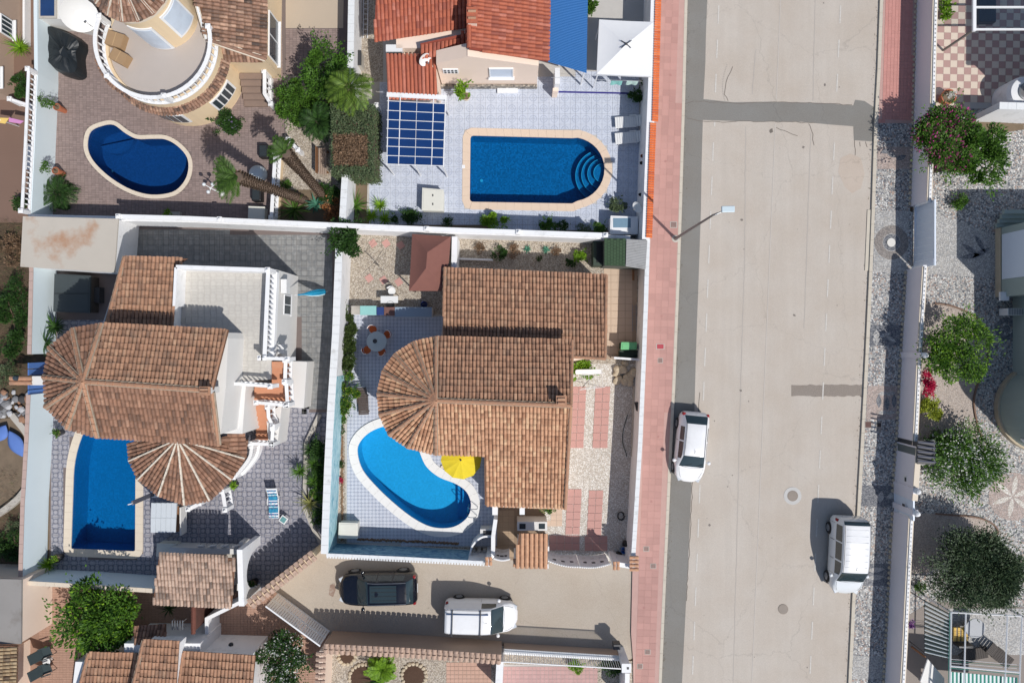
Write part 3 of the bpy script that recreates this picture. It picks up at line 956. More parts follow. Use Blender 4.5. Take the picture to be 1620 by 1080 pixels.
for k in range(46):
    u,v=rng.uniform(1110,1345),rng.uniform(-20,1090); r_=rng.choice((.5,.6,.8,1.0,2.0)) ; c=[(u+r_*(1+rng.uniform(-.4,.4))*math.cos(R(a)),v+r_*(1+rng.uniform(-.4,.4))*math.sin(R(a))) for a in range(0,360,40)]
    if 155 < v < 205: continue
    flat('stain', c,(),-0.0052,sp_m if k % 3 else ck_l,road)
flat('stain', [(1218,205),(1222,203),(1223,209),(1219,211),(1217,208)],(),-.0052,ck_m,road)
scf=plain('tyre_scuff', S(168,160,152),.9,.1,6)
for k in range(22): t=k / 21; u=1150 - 7*math.sin(t*2.6); v=102+t*56; flat('stain', [(u - .8,v),(u+1.2,v+.5),(u+.8,v+1.6),(u - 1,v+1.2)],(),-.0052,scf,road)
ln_m=plain('lane_stain', S(150,126,112),.9,.2,5,dirt=(S(188,177,163),4,.5,.7))
flat('stain', [(522,925),(529,922),(531,932),(527,944),(520,940)],(),-.0052,ln_m,road)
for (u,v) in ((1046,500),(1030,792),(1018,960),(1052,256),(1060,120),(1041,690)):
    q=[G(u+2.2*math.cos(R(a))*rng.uniform(.6,1.2),v+2*math.sin(R(a))).to_2d() for a in range(0,360,45)]; mb=MB(); mb.sheet(q,(),.0985); mb.build('stain', plain('pink_stain', S(178,132,124),.9,.1),pv)
# a few leaves and bits of litter blown along the kerbs
lv=MB()
for k in range(520):
    if k % 2: v=rng.uniform(0,1080); u=edge(kerbR,v) - abs(rng.gauss(0,3)) - 1
    else: v=rng.uniform(0,1080); u=edge(kerbL,v)+abs(rng.gauss(0,3))+1
    c=G(u,v,.0); a=rng.uniform(0,6.3); s=rng.uniform(.012,.03); lv.add([(c.x+s*math.cos(a+q)*(1 if q % 2 else .5),c.y+s*math.sin(a+q),.002+rng.uniform(0,.012)) for q in (0,1.57,3.14,4.71)],[(0,1,2,3)])
lv.build('leaf_litter', plain('litter_leaf', S(120,104,76),.9,.3,5,isl=.4))['kind'] = 'stuff'
# ================================================================ lots: ground sheets
def ofs(loop,d): return offset_loop(loop,d)
MT={}
MT['A']=m_tiles('mauve_paver', S(154,136,130),0.13,0.15)
MT['B']=m_tiles('blue_grey_azulejo_tile', S(166,164,170),0.06,0.12,motif=motif_flower(0.54,S(88,94,112),0.8))
MT['Bn']=m_tiles('grey_stone_tile', S(150,150,148),0.14,0.2,motif=motif_flower(0.9,S(104,108,112),0.5))
MT['C']=m_tiles('white_azulejo_tile', S(206,212,224),0.035,0.06,motif=motif_rings(0.62,S(140,150,172),0.5,0.32,0.035))
MT['D']=m_tiles('blue_mosaic_print_tile', S(206,210,220),0.03,0.06,motif=motif_rings(0.21,S(120,138,170),0.4,0.28,0.07))
grout=plain('pale_grout', S(196,192,186),0.9,0.06)
grout_d=plain('dark_grout', S(120,108,104),0.9,0.08)
# lot A, upper left
gA=flat('patio_upper_left', g2([(80,-90),(552,-90),(548,150),(545,352),(80,352)]),[ofs(poolA,.1)],0.0,grout_d,world=True)
pA=g2([(92,-60),(447,-60),(449,110),(449,210),(440,225),(432,352),(84,352)])
paving(gA,'paver', pA,[ofs(poolA,.2)],0.21,0.105,0.01,0.004,MT['A'],lip=0.2,rz=0.02)
overlay('driveway', [(452,-90),(545,-90),(543,45),(452,45)],0.006,m_tiles('pale_driveway_tile', S(198,182,162),0.04,0.1),gA)
pav2=g2([(452,46),(540,46),(532,120),(452,118)])
paving(gA,'paver', pav2,[],0.21,0.105,0.01,0.004,MT['A'],lip=0.2)
overlay('gravel_bed', [(449,120),(535,122),(545,352),(436,352),(440,225),(452,210)],0.008,M['gravel2'],gA)
overlay('soil_bed', [(440,300),(545,300),(545,352),(434,352)],0.012,M['soil'],gA)
# lot B
gB=flat('patio_left', g2([(82,352),(520,366),(530,392),(522,856),(516,862),(419,936),(250,936),(78,905)]),[ofs(poolB,.1)],0.0,grout_d,world=True)
pBn=g2([(210,362),(522,368),(528,400),(526,650),(475,655),(475,500),(210,500)])
paving(gB,'stone_tile', pBn,[],0.3,0.3,0.008,0.004,MT['Bn'],lip=0.3)
pB=g2([(84,500),(210,500),(470,640),(526,652),(520,856),(516,862),(419,934),(76,908)])
paving(gB,'patio_tile', pB,[ofs(poolB,.3)],0.36,0.36,0.008,0.004,MT['B'],lip=0.3,origin=(-1.8*15,-1.8*10+.18))
# lot C
gC=flat('patio_upper_middle', g2([(562,-90),(1020,-90),(1018,200),(1012,380),(552,366)]),[ofs(poolC,.1)],0.0,grout,world=True)
overlay('side_path', [(563,-80),(606,-80),(606,130),(560,130)],0.006,M['gravel2'],gC)
overlay('side_path', [(560,130),(600,130),(600,250),(556,250)],0.006,M['concrete'],gC)
pC=g2([(600,128),(1017,110),(1015,200),(1010,368),(580,358),(582,250),(600,250)])
paving(gC,'patio_tile', pC,[ofs(poolC,.25)],0.31,0.31,0.006,0.004,MT['C'],lip=0.3,origin=(-.31*40,.31*-5))
pC2=g2([(878,-60),(1017,-60),(1017,108),(878,112)])
paving(gC,'patio_tile', pC2,[],0.31,0.31,0.006,0.004,MT['C'],lip=0.3,origin=(-.31*40,.31*-5))
overlay('planting_bed', [(552,275),(582,275),(580,340),(990,352),(990,380),(552,368)],0.009,M['soil'],gC)
# lot D
gD=flat('garden_middle', g2([(538,368),(1012,380),(1009,560),(1000,890),(780,880),(530,866)]),[ofs(poolD,.1)],0.0,M['gravel2'],world=True)
pD=g2([(556,494),(700,498),(790,600),(790,866),(548,860),(545,640)])
flat('patio_bed', pD,[ofs(poolD,.1)],0.003,grout,gD,world=True)
paving(gD,'patio_tile', pD,[ofs(poolD,.2)],0.21,0.21,0.004,0.006,MT['D'],lip=0.3,origin=(-.21*60,-.21*60))
overlay('gravel_drive', [(888,575),(1009,575),(1001,888),(862,884),(862,800),(888,800)],0.006,M['gravel'],gD)
overlay('entrance_paving', [(783,796),(862,796),(862,888),(780,884)],0.008,plain('entrance_tile_bed', S(150,128,106),0.85,0.1),gD)
pe=g2([(786,800),(816,800),(816,880),(786,876)])
paving(gD,'entrance_tile', pe,[],0.34,0.34,0.012,0.008,m_tiles('tan_floor_tile', S(176,152,126),0.05,0.1),lip=0.35,single=True)
pe=g2([(866,806),(893,806),(888,832),(862,832)])
paving(gD,'entrance_tile', pe,[],0.34,0.34,0.012,0.008,m_tiles('peach_floor_tile', S(216,190,168),0.05,0.1),lip=0.3,single=True)
pe=g2([(955,422),(1002,424),(1000,560),(955,560)])
overlay('side_paving_bed', [(955,420),(1008,420),(1006,568),(955,568)],0.006,plain('sandy_joint', S(178,158,138),0.9,0.1),gD)
paving(gD,'side_paver', pe,[],0.42,0.42,0.03,0.006,m_tiles('beige_cast_paver', S(206,184,162),0.09,0.1,bump=0.4),lip=0.3,single=True)
# pink slabs in the gravel drive, every one a piece
slab_m=M['pinkslab']; bm_=MB(); bm_.box((0,0,0),(0.46,0.46,0.035)); _s=bm_.build('pink_slab', slab_m,gD,bevel=0.0); slab_me=_s.data; bpy.data.objects.remove(_s)
rng=random.Random(3)
def slabs(u,v,nx,ny,su,sv,sl=-0.06):
    for j in range(ny):
        for i in range(nx):
            uu=u+i*su+sl*j*sv; vv=v+j*sv
            c=G(uu,vv)
            piece(slab_me,'pink_slab', gD,(c.x,c.y,0.012+rng.uniform(0,0.006)),(0,0,rng.uniform(-.02,.02)),(su / PPM / 0.485,sv / PPM / 0.485,1))
slabs(909.5,617,2,8,12,12.2,-0.05); slabs(947.5,617,2,8,12,12.2,-0.05)
slabs(903,779,2,6,11.5,12,-0.05); slabs(937,781,2,6,11.5,12,-0.05)
slabs(875,852,4,2,12,12,0); slabs(931,853,3,2,12,12,0)
for (u,v) in ((590,385),(611,385),(634,388),(584,440),(607,443),(631,446)):
    c=G(u*.995+3,v); piece(slab_me,'pink_slab', gD,(c.x,c.y,0.012),(0,0,0.6),(0.85,0.85,1))
# lot of the houses at the lower left and lower middle, far left yard, right gardens
flat('yard_far_left', [(-60,-90),(78,-90),(80,352),(30,352),(-60,352)],(),0.0,m_tiles('brown_yard_paving', S(136,110,96),0.1,0.15))
flat('scrub_ground', [(-60,352),(80,352),(75,905),(-60,905)],(),0.0,plain('scrub_soil', S(92,76,60),0.95,0.4,1.2,bump=0.8,dirt=(S(60,66,40),1.5,0.5,0.7)))
gE=flat('yard_lower_left', [(-60,905),(80,905),(250,936),(419,936),(436,936),(521,998),(520,1015),(520,1180),(-60,1180)],(),0.0,plain('warm_paving_bed', S(158,126,108),0.9,0.1))
pE=g2([(44,926),(82,926),(90,1170),(46,1170)])
wp=m_tiles('small_warm_paver', S(186,150,130),0.06,0.08)
paving(gE,'paver', g2([(62,912),(250,938),(430,938),(516,1000),(516,1160),(66,1160)]),[],0.2,0.1,0.008,0.004,wp,lip=0.2)
gF=flat('garden_lower_middle', [(520,1015),(1001,1045),(1003,1180),(520,1180)],(),0.0,M['gravel2'])
pF=g2([(706,1044),(776,1044),(776,1170),(706,1170)])
paving(gF,'paver', pF,[],0.24,0.24,0.012,0.006,m_tiles('pink_beige_paver', S(206,168,148),0.05,0.08),lip=0.3)
pF=g2([(790,1050),(945,1052),(945,1170),(790,1170)])
overlay('pale_bed', [(790,1050),(945,1052),(945,1180),(790,1180)],0.004,grout,gF)
paving(gF,'paver', pF,[],0.24,0.24,0.012,0.006,m_tiles('pink_tile_paver', S(206,166,160),0.05,0.08),lip=0.3)
gR=flat('garden_right', [(1453,-90),(1720,-90),(1720,1180),(1400,1180),(1404,1007),(1412,884),(1420,721),(1430,566),(1444,330)],(),0.0,M['mosaic_dark'])
# ================================================================ pools
W={'A': m_water('deep_blue_water', (0.24,0.60,0.80,1),0.12),'B': m_water('sea_blue_water', (0.14,0.70,0.86,1),0.15),
     'C': m_water('teal_blue_water', (0.14,0.60,0.82,1),0.2),'D': m_water('bright_blue_water', (0.30,0.82,0.98,1),0.3,4.0)}
TA,oA=pool('kidney shaped pool with dark navy water beside the round terrace', poolA,0.2,1.5,W['A'],m_poolfloor('navy_mosaic', S(70,100,150)),M['coping'],-0.1)
TB,oB=pool('rectangular pool half hidden under the tiled fan roof of the left villa', poolB,0.42,1.5,W['B'],m_poolfloor('blue_mosaic', S(70,140,190)),M['coping'],-0.1)
TC,oC=pool('long pool with rounded end and curved steps beside the blue pergola', poolC,0.42,1.4,W['C'],m_poolfloor('teal_mosaic', S(90,150,185),0.5),plain('peach_coping', S(232,208,184),0.75,0.04,2,isl=0.04),-0.1)
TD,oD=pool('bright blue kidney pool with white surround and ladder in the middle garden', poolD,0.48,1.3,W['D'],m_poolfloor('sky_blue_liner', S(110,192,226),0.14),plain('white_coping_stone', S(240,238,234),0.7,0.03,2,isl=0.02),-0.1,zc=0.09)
# steps of pool C: concentric arcs with pale nosings
ce=G(955,272)
for i,(r_,z_) in enumerate(((42,-1.0),(33,-0.75),(24,-0.5),(15,-0.27))):
    arc=[Vector((ce.x+r_ / PPM*math.cos(R(a)),ce.y+r_ / PPM*math.sin(R(a)))) for a in range(96,265,6)]
    full=[p for p in arc if inside(p,ofs(poolC,-0.01))]
    if len(full) < 3: continue
    close=[Vector((G(905,268).x+51.5 / PPM*math.cos(t),G(905,268).y+51 / PPM*math.sin(t))) for t in
             [math.atan2(full[-1].y - G(905,268).y,full[-1].x - G(905,268).x)+(math.atan2(full[0].y - G(905,268).y,full[0].x - G(905,268).x) - math.atan2(full[-1].y - G(905,268).y,full[-1].x - G(905,268).x))*k / 8 for k in range(0,9)]]
    mb=MB(); mb.prism(full+close,-1.38,z_); mb.build('pool_step', m_poolfloor('step_mosaic%d' % i if False else 'step_mosaic', S(110,165,195),0.4),TC)
    mb=MB(); mb.tube([(p.x,p.y,z_+0.01) for p in full],0.022,6); mb.build('step_nosing', M['whitepaint'],TC)
# steps of pool A (upper left corner) and pool D (right end)
for r_,z_ in ((30,-1.15),):
    c=G(165,205); arc=[Vector((c.x+r_ / PPM*math.cos(R(a)),c.y+r_ / PPM*math.sin(R(a)))) for a in range(0,360,12)]
    arc=[p for p in arc if inside(p,ofs(poolA,-0.02))]
    if len(arc) > 3:
        arc.sort(key=lambda p: math.atan2(p.y - c.y+0.4,p.x - c.x))
        mb=MB(); mb.prism(arc+[Vector((c.x - 0.4,c.y+0.1)),Vector((c.x,c.y+0.1))] if False else arc,-1.48,z_); mb.build('pool_step', m_poolfloor('navy_step', S(76,106,156)),TA)
for k,(u,z_) in enumerate(((722,-1.0),(730,-0.75),(738,-0.5))):
    ps=[p for p in [G(u,v).to_2d() for v in range(766,836,5)] if inside(p,ofs(poolD,-0.02))]
    if len(ps) > 2:
        w=8 / PPM
        mb=MB(); mb.prism([ps[0],ps[-1],ps[-1]+Vector((w,0.1)),ps[0]+Vector((w,-0.1))],-1.28,z_); mb.build('pool_step', m_poolfloor('blue_step', S(80,160,210),0.08),TD)
def ladder(parent,u,v,ang,mat):
    c=G(u,v); a=R(ang); d=Vector((math.cos(a),math.sin(a),0)); s=Vector((-d.y,d.x,0))
    for k in (-1,1):
        q=Vector((c.x,c.y,0))+s*0.24*k
        mb=MB(); mb.tube(smooth_path([q+d*0.35+Vector((0,0,0.09)),q+d*0.3+Vector((0,0,0.6)),q+Vector((0,0,0.8)),q - d*0.2+Vector((0,0,0.5)),q - d*0.22+Vector((0,0,-0.9))],5),0.022,8)
        mb.build('handrail', mat,parent)
    for z_ in (-0.3,-0.55,-0.8):
        mb=MB(); p=Vector((c.x,c.y,z_)) - d*0.22; mb.box(p,(0.08,0.48,0.03),rz=a); mb.build('ladder_tread', mat,parent)
chrome=plain('chrome', S(215,218,220),0.2,0.03,metal=0.9)
ladder(TD,746,806,-8,chrome)
mb=MB(); mb.lathe((G(769 - 760+691,738).x,G(691,738).y,0.09),[(0.1,0),(0.1,0.012)],16); mb.build('skimmer_lid', M['coping'],TD)
for (T_,u,v) in ((TC,733,264),):
    c=G(u,v); mb=MB(); mb.box((c.x,c.y,0.045),(0.2,0.2,0.012)); mb.build('skimmer_lid', M['whitepaint'],T_)
for (T_,u,v,z_) in ((TC,760,277,-1.38),(TA,154,262,-1.48),(TC,928,313,-0.9)):
    c=G(u,v); mb=MB(); mb.lathe((c.x,c.y,z_),[(0.09,0),(0.09,0.03),(0.02,0.04)],12); mb.build('pool_drain', M['whitepaint'],T_)
# ================================================================ boundary walls
fw=fwall
w,pts=fw('boundary_wall', 'tall white wall with balustrade at the far left edge of the upper left patio', 'wall', [(89,-90),(89,40),(90,135),(85,250),(80,350)],1.75,0.2,M['bluewhite'])
balustrade(w,[G(90,135).to_2d(),G(85,250).to_2d(),G(80,346).to_2d()],1.75,0.62,M['white'],0.29,True,0.15,posts=True)
# cross wall between upper and lower lots
w,pts=fw('boundary_wall', 'long white wall dividing the upper patios from the lower lots', 'wall', [(34,339.5),(300,345.5),(520,355.5),(700,363),(860,368.5),(1000,374)],1.78,0.26,M['white'],at=2.35)
balustrade(w,[(P(a,b,2.35)).to_2d() for a,b in ((188,342.5),(300,345.5),(520,355.5),(700,363),(860,368.5),(958,372))],1.78,0.58,M['white'],0.24,False,0.26,posts=[P(348*1.0,347,2.35).to_2d(),P(675,362,2.35).to_2d(),P(820,367,2.35).to_2d()])
fw('boundary_wall', 'white wall between the palm garden and the red roofed house', 'wall', [(557,-90),(553,150),(544,300),(541,352)],1.9,0.34,M['white'],M['coping_white'],0.04,0.01,at=2.0)
wD,pts=fw('boundary_wall', 'thick white wall with painted sea mural left of the middle pool', 'wall', [(536.5,388),(531,528),(523,650),(518.5,738),(513,876)],1.95,0.4,M['white'],M['coping_white'],0.04,0.0,at=2.0)
sea=m_sea('sea_mural')
ip=offset_path(pts,-0.206) if offset_path(pts,-0.206)[0].x > pts[0].x else offset_path(pts,0.206)
k0=1
seg=[between(ip[1],ip[2],0.55)]+ip[2:]
mb=MB(); wall_strip(mb,seg,0.01,0.15,1.93); mb.build('mural', sea,wD)
wS,pts=fw('boundary_wall', 'white street wall with dark blue sea mural below the middle pool', 'wall', [(516,877.5),(640,883),(740,888.5),(776,890.5)],1.95,0.16,M['white'],M['coping_white'],0.04,0.01,at=2.0)
ip=offset_path(pts,0.086) if offset_path(pts,0.086)[0].y > pts[0].y else offset_path(pts,-0.086)
mb=MB(); wall_strip(mb,ip[:3],0.01,0.1,1.93); T=m_sea('blue_mural'); 
for e,c in zip([n for n in T.node_tree.nodes if n.type == 'VALTORGB'][0].color_ramp.elements,(S(50,95,140),S(80,130,165),S(150,190,205),S(60,110,150))): e.color=c
mb.build('mural', T,wS)
mb=MB()
for i in range(58):
    t=(i+.5) / 58; c=P(516+260*t,881+13*t,1.95); mb.box((c.x,c.y,1.93),(0.1,0.09,0.05),rz=-0.05)
mb.build('coping_teeth', M['coping_white'],wS)['kind'] = 'stuff'
fw('boundary_wall', 'white garden wall along the pink pavement beside the gravel drive', 'wall', [(1025,378),(1022,480),(1019,560),(1013,700),(1007,800),(1002,880)],1.95,0.2,M['white'],M['coping_white'],0.04,0.02,at=2.0)
wC,pts=fw('boundary_wall', 'white wall capped with orange clay tiles along the pavement', 'wall', [(1037,-90),(1036,0),(1033,100),(1029,200),(1024,330),(1022,378)],2.15,0.42,M['white'],at=2.2)
mb=MB()
for (a,b) in (((1043,-60),(1036.5,192)),((1033.5,194),(1027,376))):
    a,b=P(*a,2.2),P(*b,2.2); n=int((b - a).length / 0.135)
    d=(b - a).normalized(); side=Vector((-d.y,d.x,0))
    for i in range(n):
        p=a+(b - a)*((i+.5) / n)
        c=p; vs_=[]
        for x in (-0.17,0.17):
            for (q,h_) in ARC: vs_.append(c+side*x+d*(q*0.062)+Vector((0,0,h_*0.06+(-0.06 if x*(1 if side.x > 0 else -1) > 0 else 0))))
        mb.add(vs_,[(q,q+5,q+6,q+1) for q in range(4)]+[(0,1,2,3,4),(9,8,7,6,5)])
mb.build('coping_tiles', M['tile_orange'],wC)['kind'] = 'stuff'
wB,pts=fw('boundary_wall', 'tall white side wall of the left villa beside the scrub', 'wall', [(48,345),(50,430),(47,560)],2.0,0.2,M['bluewhite'],plain('brown_coping', S(190,165,155),0.8,0.1),0.04,0.01,at=2.0)
wB,pts=fw('boundary_wall', 'white side wall left of the rectangular pool', 'wall', [(45.5,624),(42,700),(36,800),(32.5,920)],2.0,0.2,M['bluewhite'],plain('brown_coping', S(190,165,155),0.8,0.1),0.04,0.01,at=2.0)
wB2,pts=fw('boundary_wall', 'low white wall closing the pool yard at its lower side', 'wall', [(33,921),(140,927),(246,934)],2.0,0.22,M['bluewhite'],M['coping'],0.03,0.01,at=2.0)
# ================================================================ middle house (single storey)
def house_walls(house,pts,z0,z1,mat,name='wall'):
    mb=MB(); mb.prism([(p.x,p.y) for p in pts],z0,z1); return mb.build(name,mat,house)
def window(house,p0,p1,z0,z1,frame,glass,proud=0.04,bars=2,depth=0.06):
    """window on a vertical wall between ground points p0, p1 (outward normal to the right of p0->p1)"""
    p0,p1=Vector(p0).to_2d(),Vector(p1).to_2d()
    d=(p1 - p0); L=d.length; d.normalize(); n=Vector((d.y,-d.x))
    a=math.atan2(d.y,d.x); c=(p0+p1) / 2
    f=MB(); zc,hh=(z0+z1) / 2,z1 - z0
    for s in (-1,1):
        q=c+d*s*(L / 2 - .03)+n*proud; f.box((q.x,q.y,zc),(0.06,0.08,hh),rz=a)
        q=c+n*proud; f.box((q.x,q.y,zc+s*(hh / 2 - .03)),(L - .12,0.08,0.06),rz=a)
    for i in range(1,bars):
        q=p0+d*L*i / bars+n*proud; f.box((q.x,q.y,zc),(0.05,0.07,hh - .12),rz=a)
    q=c+n*(proud+.05); f.box((q.x,q.y,z0 - .04),(L+.12,0.2,0.05),rz=a)
    w_=f.build('window', frame,house)
    g=MB(); q=c+n*(proud - .01)
    g.box((q.x,q.y,zc),(L - .1,0.03,hh - .1),rz=a); g.build('pane', glass,w_)
    return w_
def fan(house,apex,rim,mat,pan,pitch=0.2,course=0.35,ridge_mat=None,mortar=None,w=0.09,mw=0.1,hips=None,name='fan_roof'):
    base=MB(); mb=MB()
    for i in range(len(rim) - 1):
        poly=[apex,rim[i],rim[i+1]]
        slab_under(base,poly,0.1)
        down=(rim[i]+rim[i+1]) / 2 - apex
        tiles_on(mb,poly,down,pitch,course)
    ro=base.build(name,pan,house)
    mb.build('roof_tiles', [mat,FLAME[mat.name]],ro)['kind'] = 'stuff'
    for p in (rim if hips is None else [rim[i] for i in hips]):
        ridge(ro,p+Vector((0,0,.05)),apex,ridge_mat or mat,w,0.36,mortar,mw,0.075)
    return ro
DN=Vector((0,-1,0)); UP=Vector((0,1,0)); LT=Vector((-1,0,0)); RT=Vector((1,0,0))
hD=thing('house', 'single storey house with brown tiled roof and rounded left end in the middle', 'house', G(790,620))
ZR,ZE=4.95,3.85
apx=P(690,633,ZR)
rE=P(903,641,ZR)
nE0,nE1=P(690,533,ZE),P(905,538,3.88)
sE0,sE1=P(692,718,ZE),P(766,720,ZE)
# ground footprint walls
fp=[G(722,436),G(946,442),G(946,562),G(895,570),G(890,790),G(778,786),G(778,704),G(700,702),G(650,676),G(634,620),G(655,572),G(700,552)]
house_walls(hD,fp,0.0,2.35,M['peach'])
fp2=[G(702,552),G(892,556),G(890,700),G(702,702),G(655,676),G(637,622),G(658,574)]
house_walls(hD,fp2,2.35,3.72,M['peach'],'upper_wall')
# north (upper) slope, low roof at the back, south slope with its long right part
slopes(hD,'roof', [([apx,rE,nE1,nE0],UP)],M['tile_brown'],M['pan'],0.195,0.35)
slopes(hD,'roof', [([P(704,424,2.45),P(960,435,2.45),P(958,566,3.0),P(905,563,3.0),P(904,545,2.93),P(700,541,2.93)],UP)],M['tile_brown'],M['pan'],0.195,0.36)
def zs(v): return ZR - (v - 637) / (719 - 637)*(ZR - ZE)
slopes(hD,'roof', [([P(690,634,ZR),P(903,642,ZR),P(894,803,zs(803)),P(767,799,zs(800)),P(766,720,zs(719)),P(692,718,zs(718))],DN)],M['tile_warm'],M['pan'],0.195,0.33)
ang=[(690,533),(655,541),(625,560),(606,587),(598,622),(601,655),(616,687),(645,707),(690,718)]
rim=[P(a,b,ZE) for a,b in ang]
fD=fan(hD,apx,rim,M['tile_warm'],M['pan'],0.2,0.34,M['tile_brown'],M['mortar'],0.085,0.11)
ridge(fD,apx,rE,M['tile_brown'],0.11,0.36,M['mortar'],0.14,0.04)
for a,b in (((903,642,ZR),(894,803,2.86)),((905,538,3.88),(903,640,ZR)),((959,435,2.46),(957,566,3.0)),((704,424,2.45),(702,500,2.73))):
    ridge(fD,P(*a),P(*b),M['tile_brown'],0.09,0.36,M['mortar'],0.1,0.02)
ridge(fD,P(905,564,3.0),P(957,567,3.0),M['tile_brown'],0.09,0.36,M['mortar'],0.1,0.02)
def chimney(parent,u,v,z,w,d_,h,mat,cap,vent=True):
    c=P(u,v,z+h)
    mb=MB(); mb.box((c.x,c.y,z+h / 2 - .25),(w,d_,h+.5)); ch=mb.build('chimney', mat,parent)
    mb=MB(); mb.box((c.x,c.y,z+h+.05),(w+.12,d_+.12,0.07)); mb.build('chimney_cap', cap,ch)
    mb=MB()
    for s in (-.25,.25): mb.cyl((c.x - w*.45,c.y+s*d_,z+h+.12),(c.x+w*.45,c.y+s*d_,z+h+.12),0.07,n=8)
    mb.build('cap_tile', M['tile_brown'],ch)
    return ch
chimney(fD,888,634,4.75,0.42,0.42,0.75,M['mortar'],M['tile_brown'])
chimney(fD,889,578,4.1,0.3,0.3,0.5,M['darkmetal'],M['darkmetal']) if False else None
window(hD,G(946,470),G(946,500),0.9,2.0,M['whitepaint'],M['glass'])
window(hD,G(892,650),G(894,620),0.9,2.2,M['whitepaint'],M['glass'])
window(hD,G(822,787),G(850,788),0.9,2.1,M['whitepaint'],M['glass'])
window(hD,G(600+45,600),G(640,650),0.9,2.1,M['whitepaint'],M['glass'])
mb=MB(); mb.box((G(800,787).x,G(800,787).y - .02,1.05),(0.9,0.06,2.1)); mb.build('door', M['wood'],hD)
# bracket seen under the lower eave
mb=MB(); c=P(826,806,2.3); mb.box(c,(0.28,0.45,0.35)); mb.build('wall_lantern', M['whitepaint'],hD)
# ================================================================ left villa (two storeys)
hB=thing('house', 'two storey white villa with fan shaped tiled roofs and roof terrace on the left', 'house', G(330,580))
ZF,ZE2,ZR2=3.85,6.0,7.0
ground_fp=[G(275,443),G(472,437),G(468,566),G(490,568),G(488,640),G(440,640),G(436,668),G(350,668),G(345,660),G(285,668),G(240,640),G(238,560),G(262,470)]
house_walls(hB,[G(245,450),G(472,437),G(468,566),G(446,575),G(429,602),G(424,672),G(220,668),G(205,640),G(205,570),G(222,520)],0,ZF - 0.05,M['greywall'])
house_walls(hB,[G(240,528),G(425,528),G(427,536),G(424,600),G(417,665),G(240,655),G(205,640),G(195,590),G(205,555)],ZF - 0.05,ZE2 - 0.12,M['greywall'],'upper_wall')
# terrace
ter=MB(); ter.prism([(p.x,p.y) for p in (P(282,426,ZF),P(432,428,ZF),P(428,600,ZF),P(362,604,ZF),P(362,520,ZF),P(280,512,ZF))],ZF - 0.2,ZF); tr=ter.build('terrace', grout,hB)
tp=[Vector((p.x,p.y)) for p in (P(286,428,ZF),P(428,430,ZF),P(427,600,ZF),P(366,600,ZF),P(366,524,ZF),P(284,516,ZF))]
paving(tr,'terrace_tile', tp,[],0.33,0.33,0.012,ZF,m_tiles('terrace_stone_tile', S(204,200,192),0.04,0.08,motif=motif_flower(0.66,S(176,170,164),0.35)),lip=0.45,single=False)
# parapets: solid on the top side, balusters along the right
mb=MB(); wall_strip(mb,[P(278,422,4.85).to_2d(),P(424,427,4.85).to_2d()],0.22,ZF - 0.3,4.85); mb.build('parapet', M['white'],hB,bevel=0.015)
mb=MB(); wall_strip(mb,[P(278,423,4.85).to_2d(),P(275,484,4.85).to_2d()],0.14,ZF - 0.3,4.85); mb.build('parapet', M['white'],hB)
mb=MB(); wall_strip(mb,[P(274,484,4.6).to_2d(),P(272,516,4.6).to_2d()],0.16,ZF - 0.3,4.6); mb.build('parapet', M['white'],hB)
mb=MB(); wall_strip(mb,[P(424,427,4.85).to_2d(),P(418,565,4.85).to_2d()],0.3,ZF - 0.3,ZF+0.06); mb.build('parapet', M['white'],hB)
tb=P(424,427,4.85).to_2d(),P(418,566,4.85).to_2d()
bal=MB().box((0,0,0),(0.01,0.01,0.01)).build('balustrade', M['white'],hB); bal.location=(0,0,-0.5) if False else (0,0,0)
balustrade(hB,[tb[0],tb[1]],ZF+0.06,0.94,M['white'],0.27,True,0.2,posts=True,r=0.075)
bpy.data.objects.remove(bal)
balustrade(hB,[P(412,566,4.85).to_2d(),P(455,568,4.85).to_2d()],ZF,1.0,M['white'],0.27,True,0.16,posts=True)
balustrade(hB,[P(363,606,4.85).to_2d(),P(428,611,4.85).to_2d()],ZF,1.0,M['white'],0.27,True,0.16,posts=True)
# low block right of the stair with white top
house_walls(hB,[G(474,570),G(497,571),G(492,642),G(466,640)],0,1.4,M['greywall'],'side_block')
# outside stair: landing and steps going down, orange tiles
stp=plain('orange_stair_tile', S(206,146,112),0.75,0.12,3,isl=0.1)
n=17
cs=[]
for i in range(n):
    t=i / (n - 1)
    z=ZF - 0.1 - t*2.9
    # centre in picture of each step: down the right edge then along
    if i < 4: a,b,c_,d_=(430,572+i*9),(448,572+i*9),(450,582+i*9),(430,582+i*9)
    elif i < 8: a,b,c_,d_=(402,608+(i - 4)*7),(448,606+(i - 4)*7),(450,614+(i - 4)*7),(403,616+(i - 4)*7)
    else: a,b,c_,d_=(404,636+(i - 8)*7.2),(425,636+(i - 8)*7.2),(428,644+(i - 8)*7.2),(406,644+(i - 8)*7.2)
    mb=MB(); mb.prism([P(*q,z).to_2d() for q in (a,b,c_,d_)],max(0,z - 1.2),z); mb.build('stair_tread', stp,hB)
balustrade(hB,[P(447,570,4.3).to_2d(),P(449,604,4.0).to_2d()],2.9,0.95,M['white'],0.27,True,0.18,posts=True)
balustrade(hB,[P(450,606,3.7).to_2d(),P(455,640,3.4).to_2d()],2.5,0.95,M['white'],0.27,True,0.18,posts=True)
balustrade(hB,[P(404,637,3.6).to_2d(),P(452,641,3.5).to_2d()],2.5,0.95,M['white'],0.27,True,0.18,posts=True)
balustrade(hB,[P(422,644,3.0).to_2d(),P(424,660,2.9).to_2d(),P(432,674,2.8).to_2d()],1.9,0.95,M['white'],0.25,True,0.18,posts=True)
balustrade(hB,[P(430,678,2.4).to_2d(),P(430,702,2.2).to_2d()],1.3,0.95,M['white'],0.25,True,0.18,posts=True)
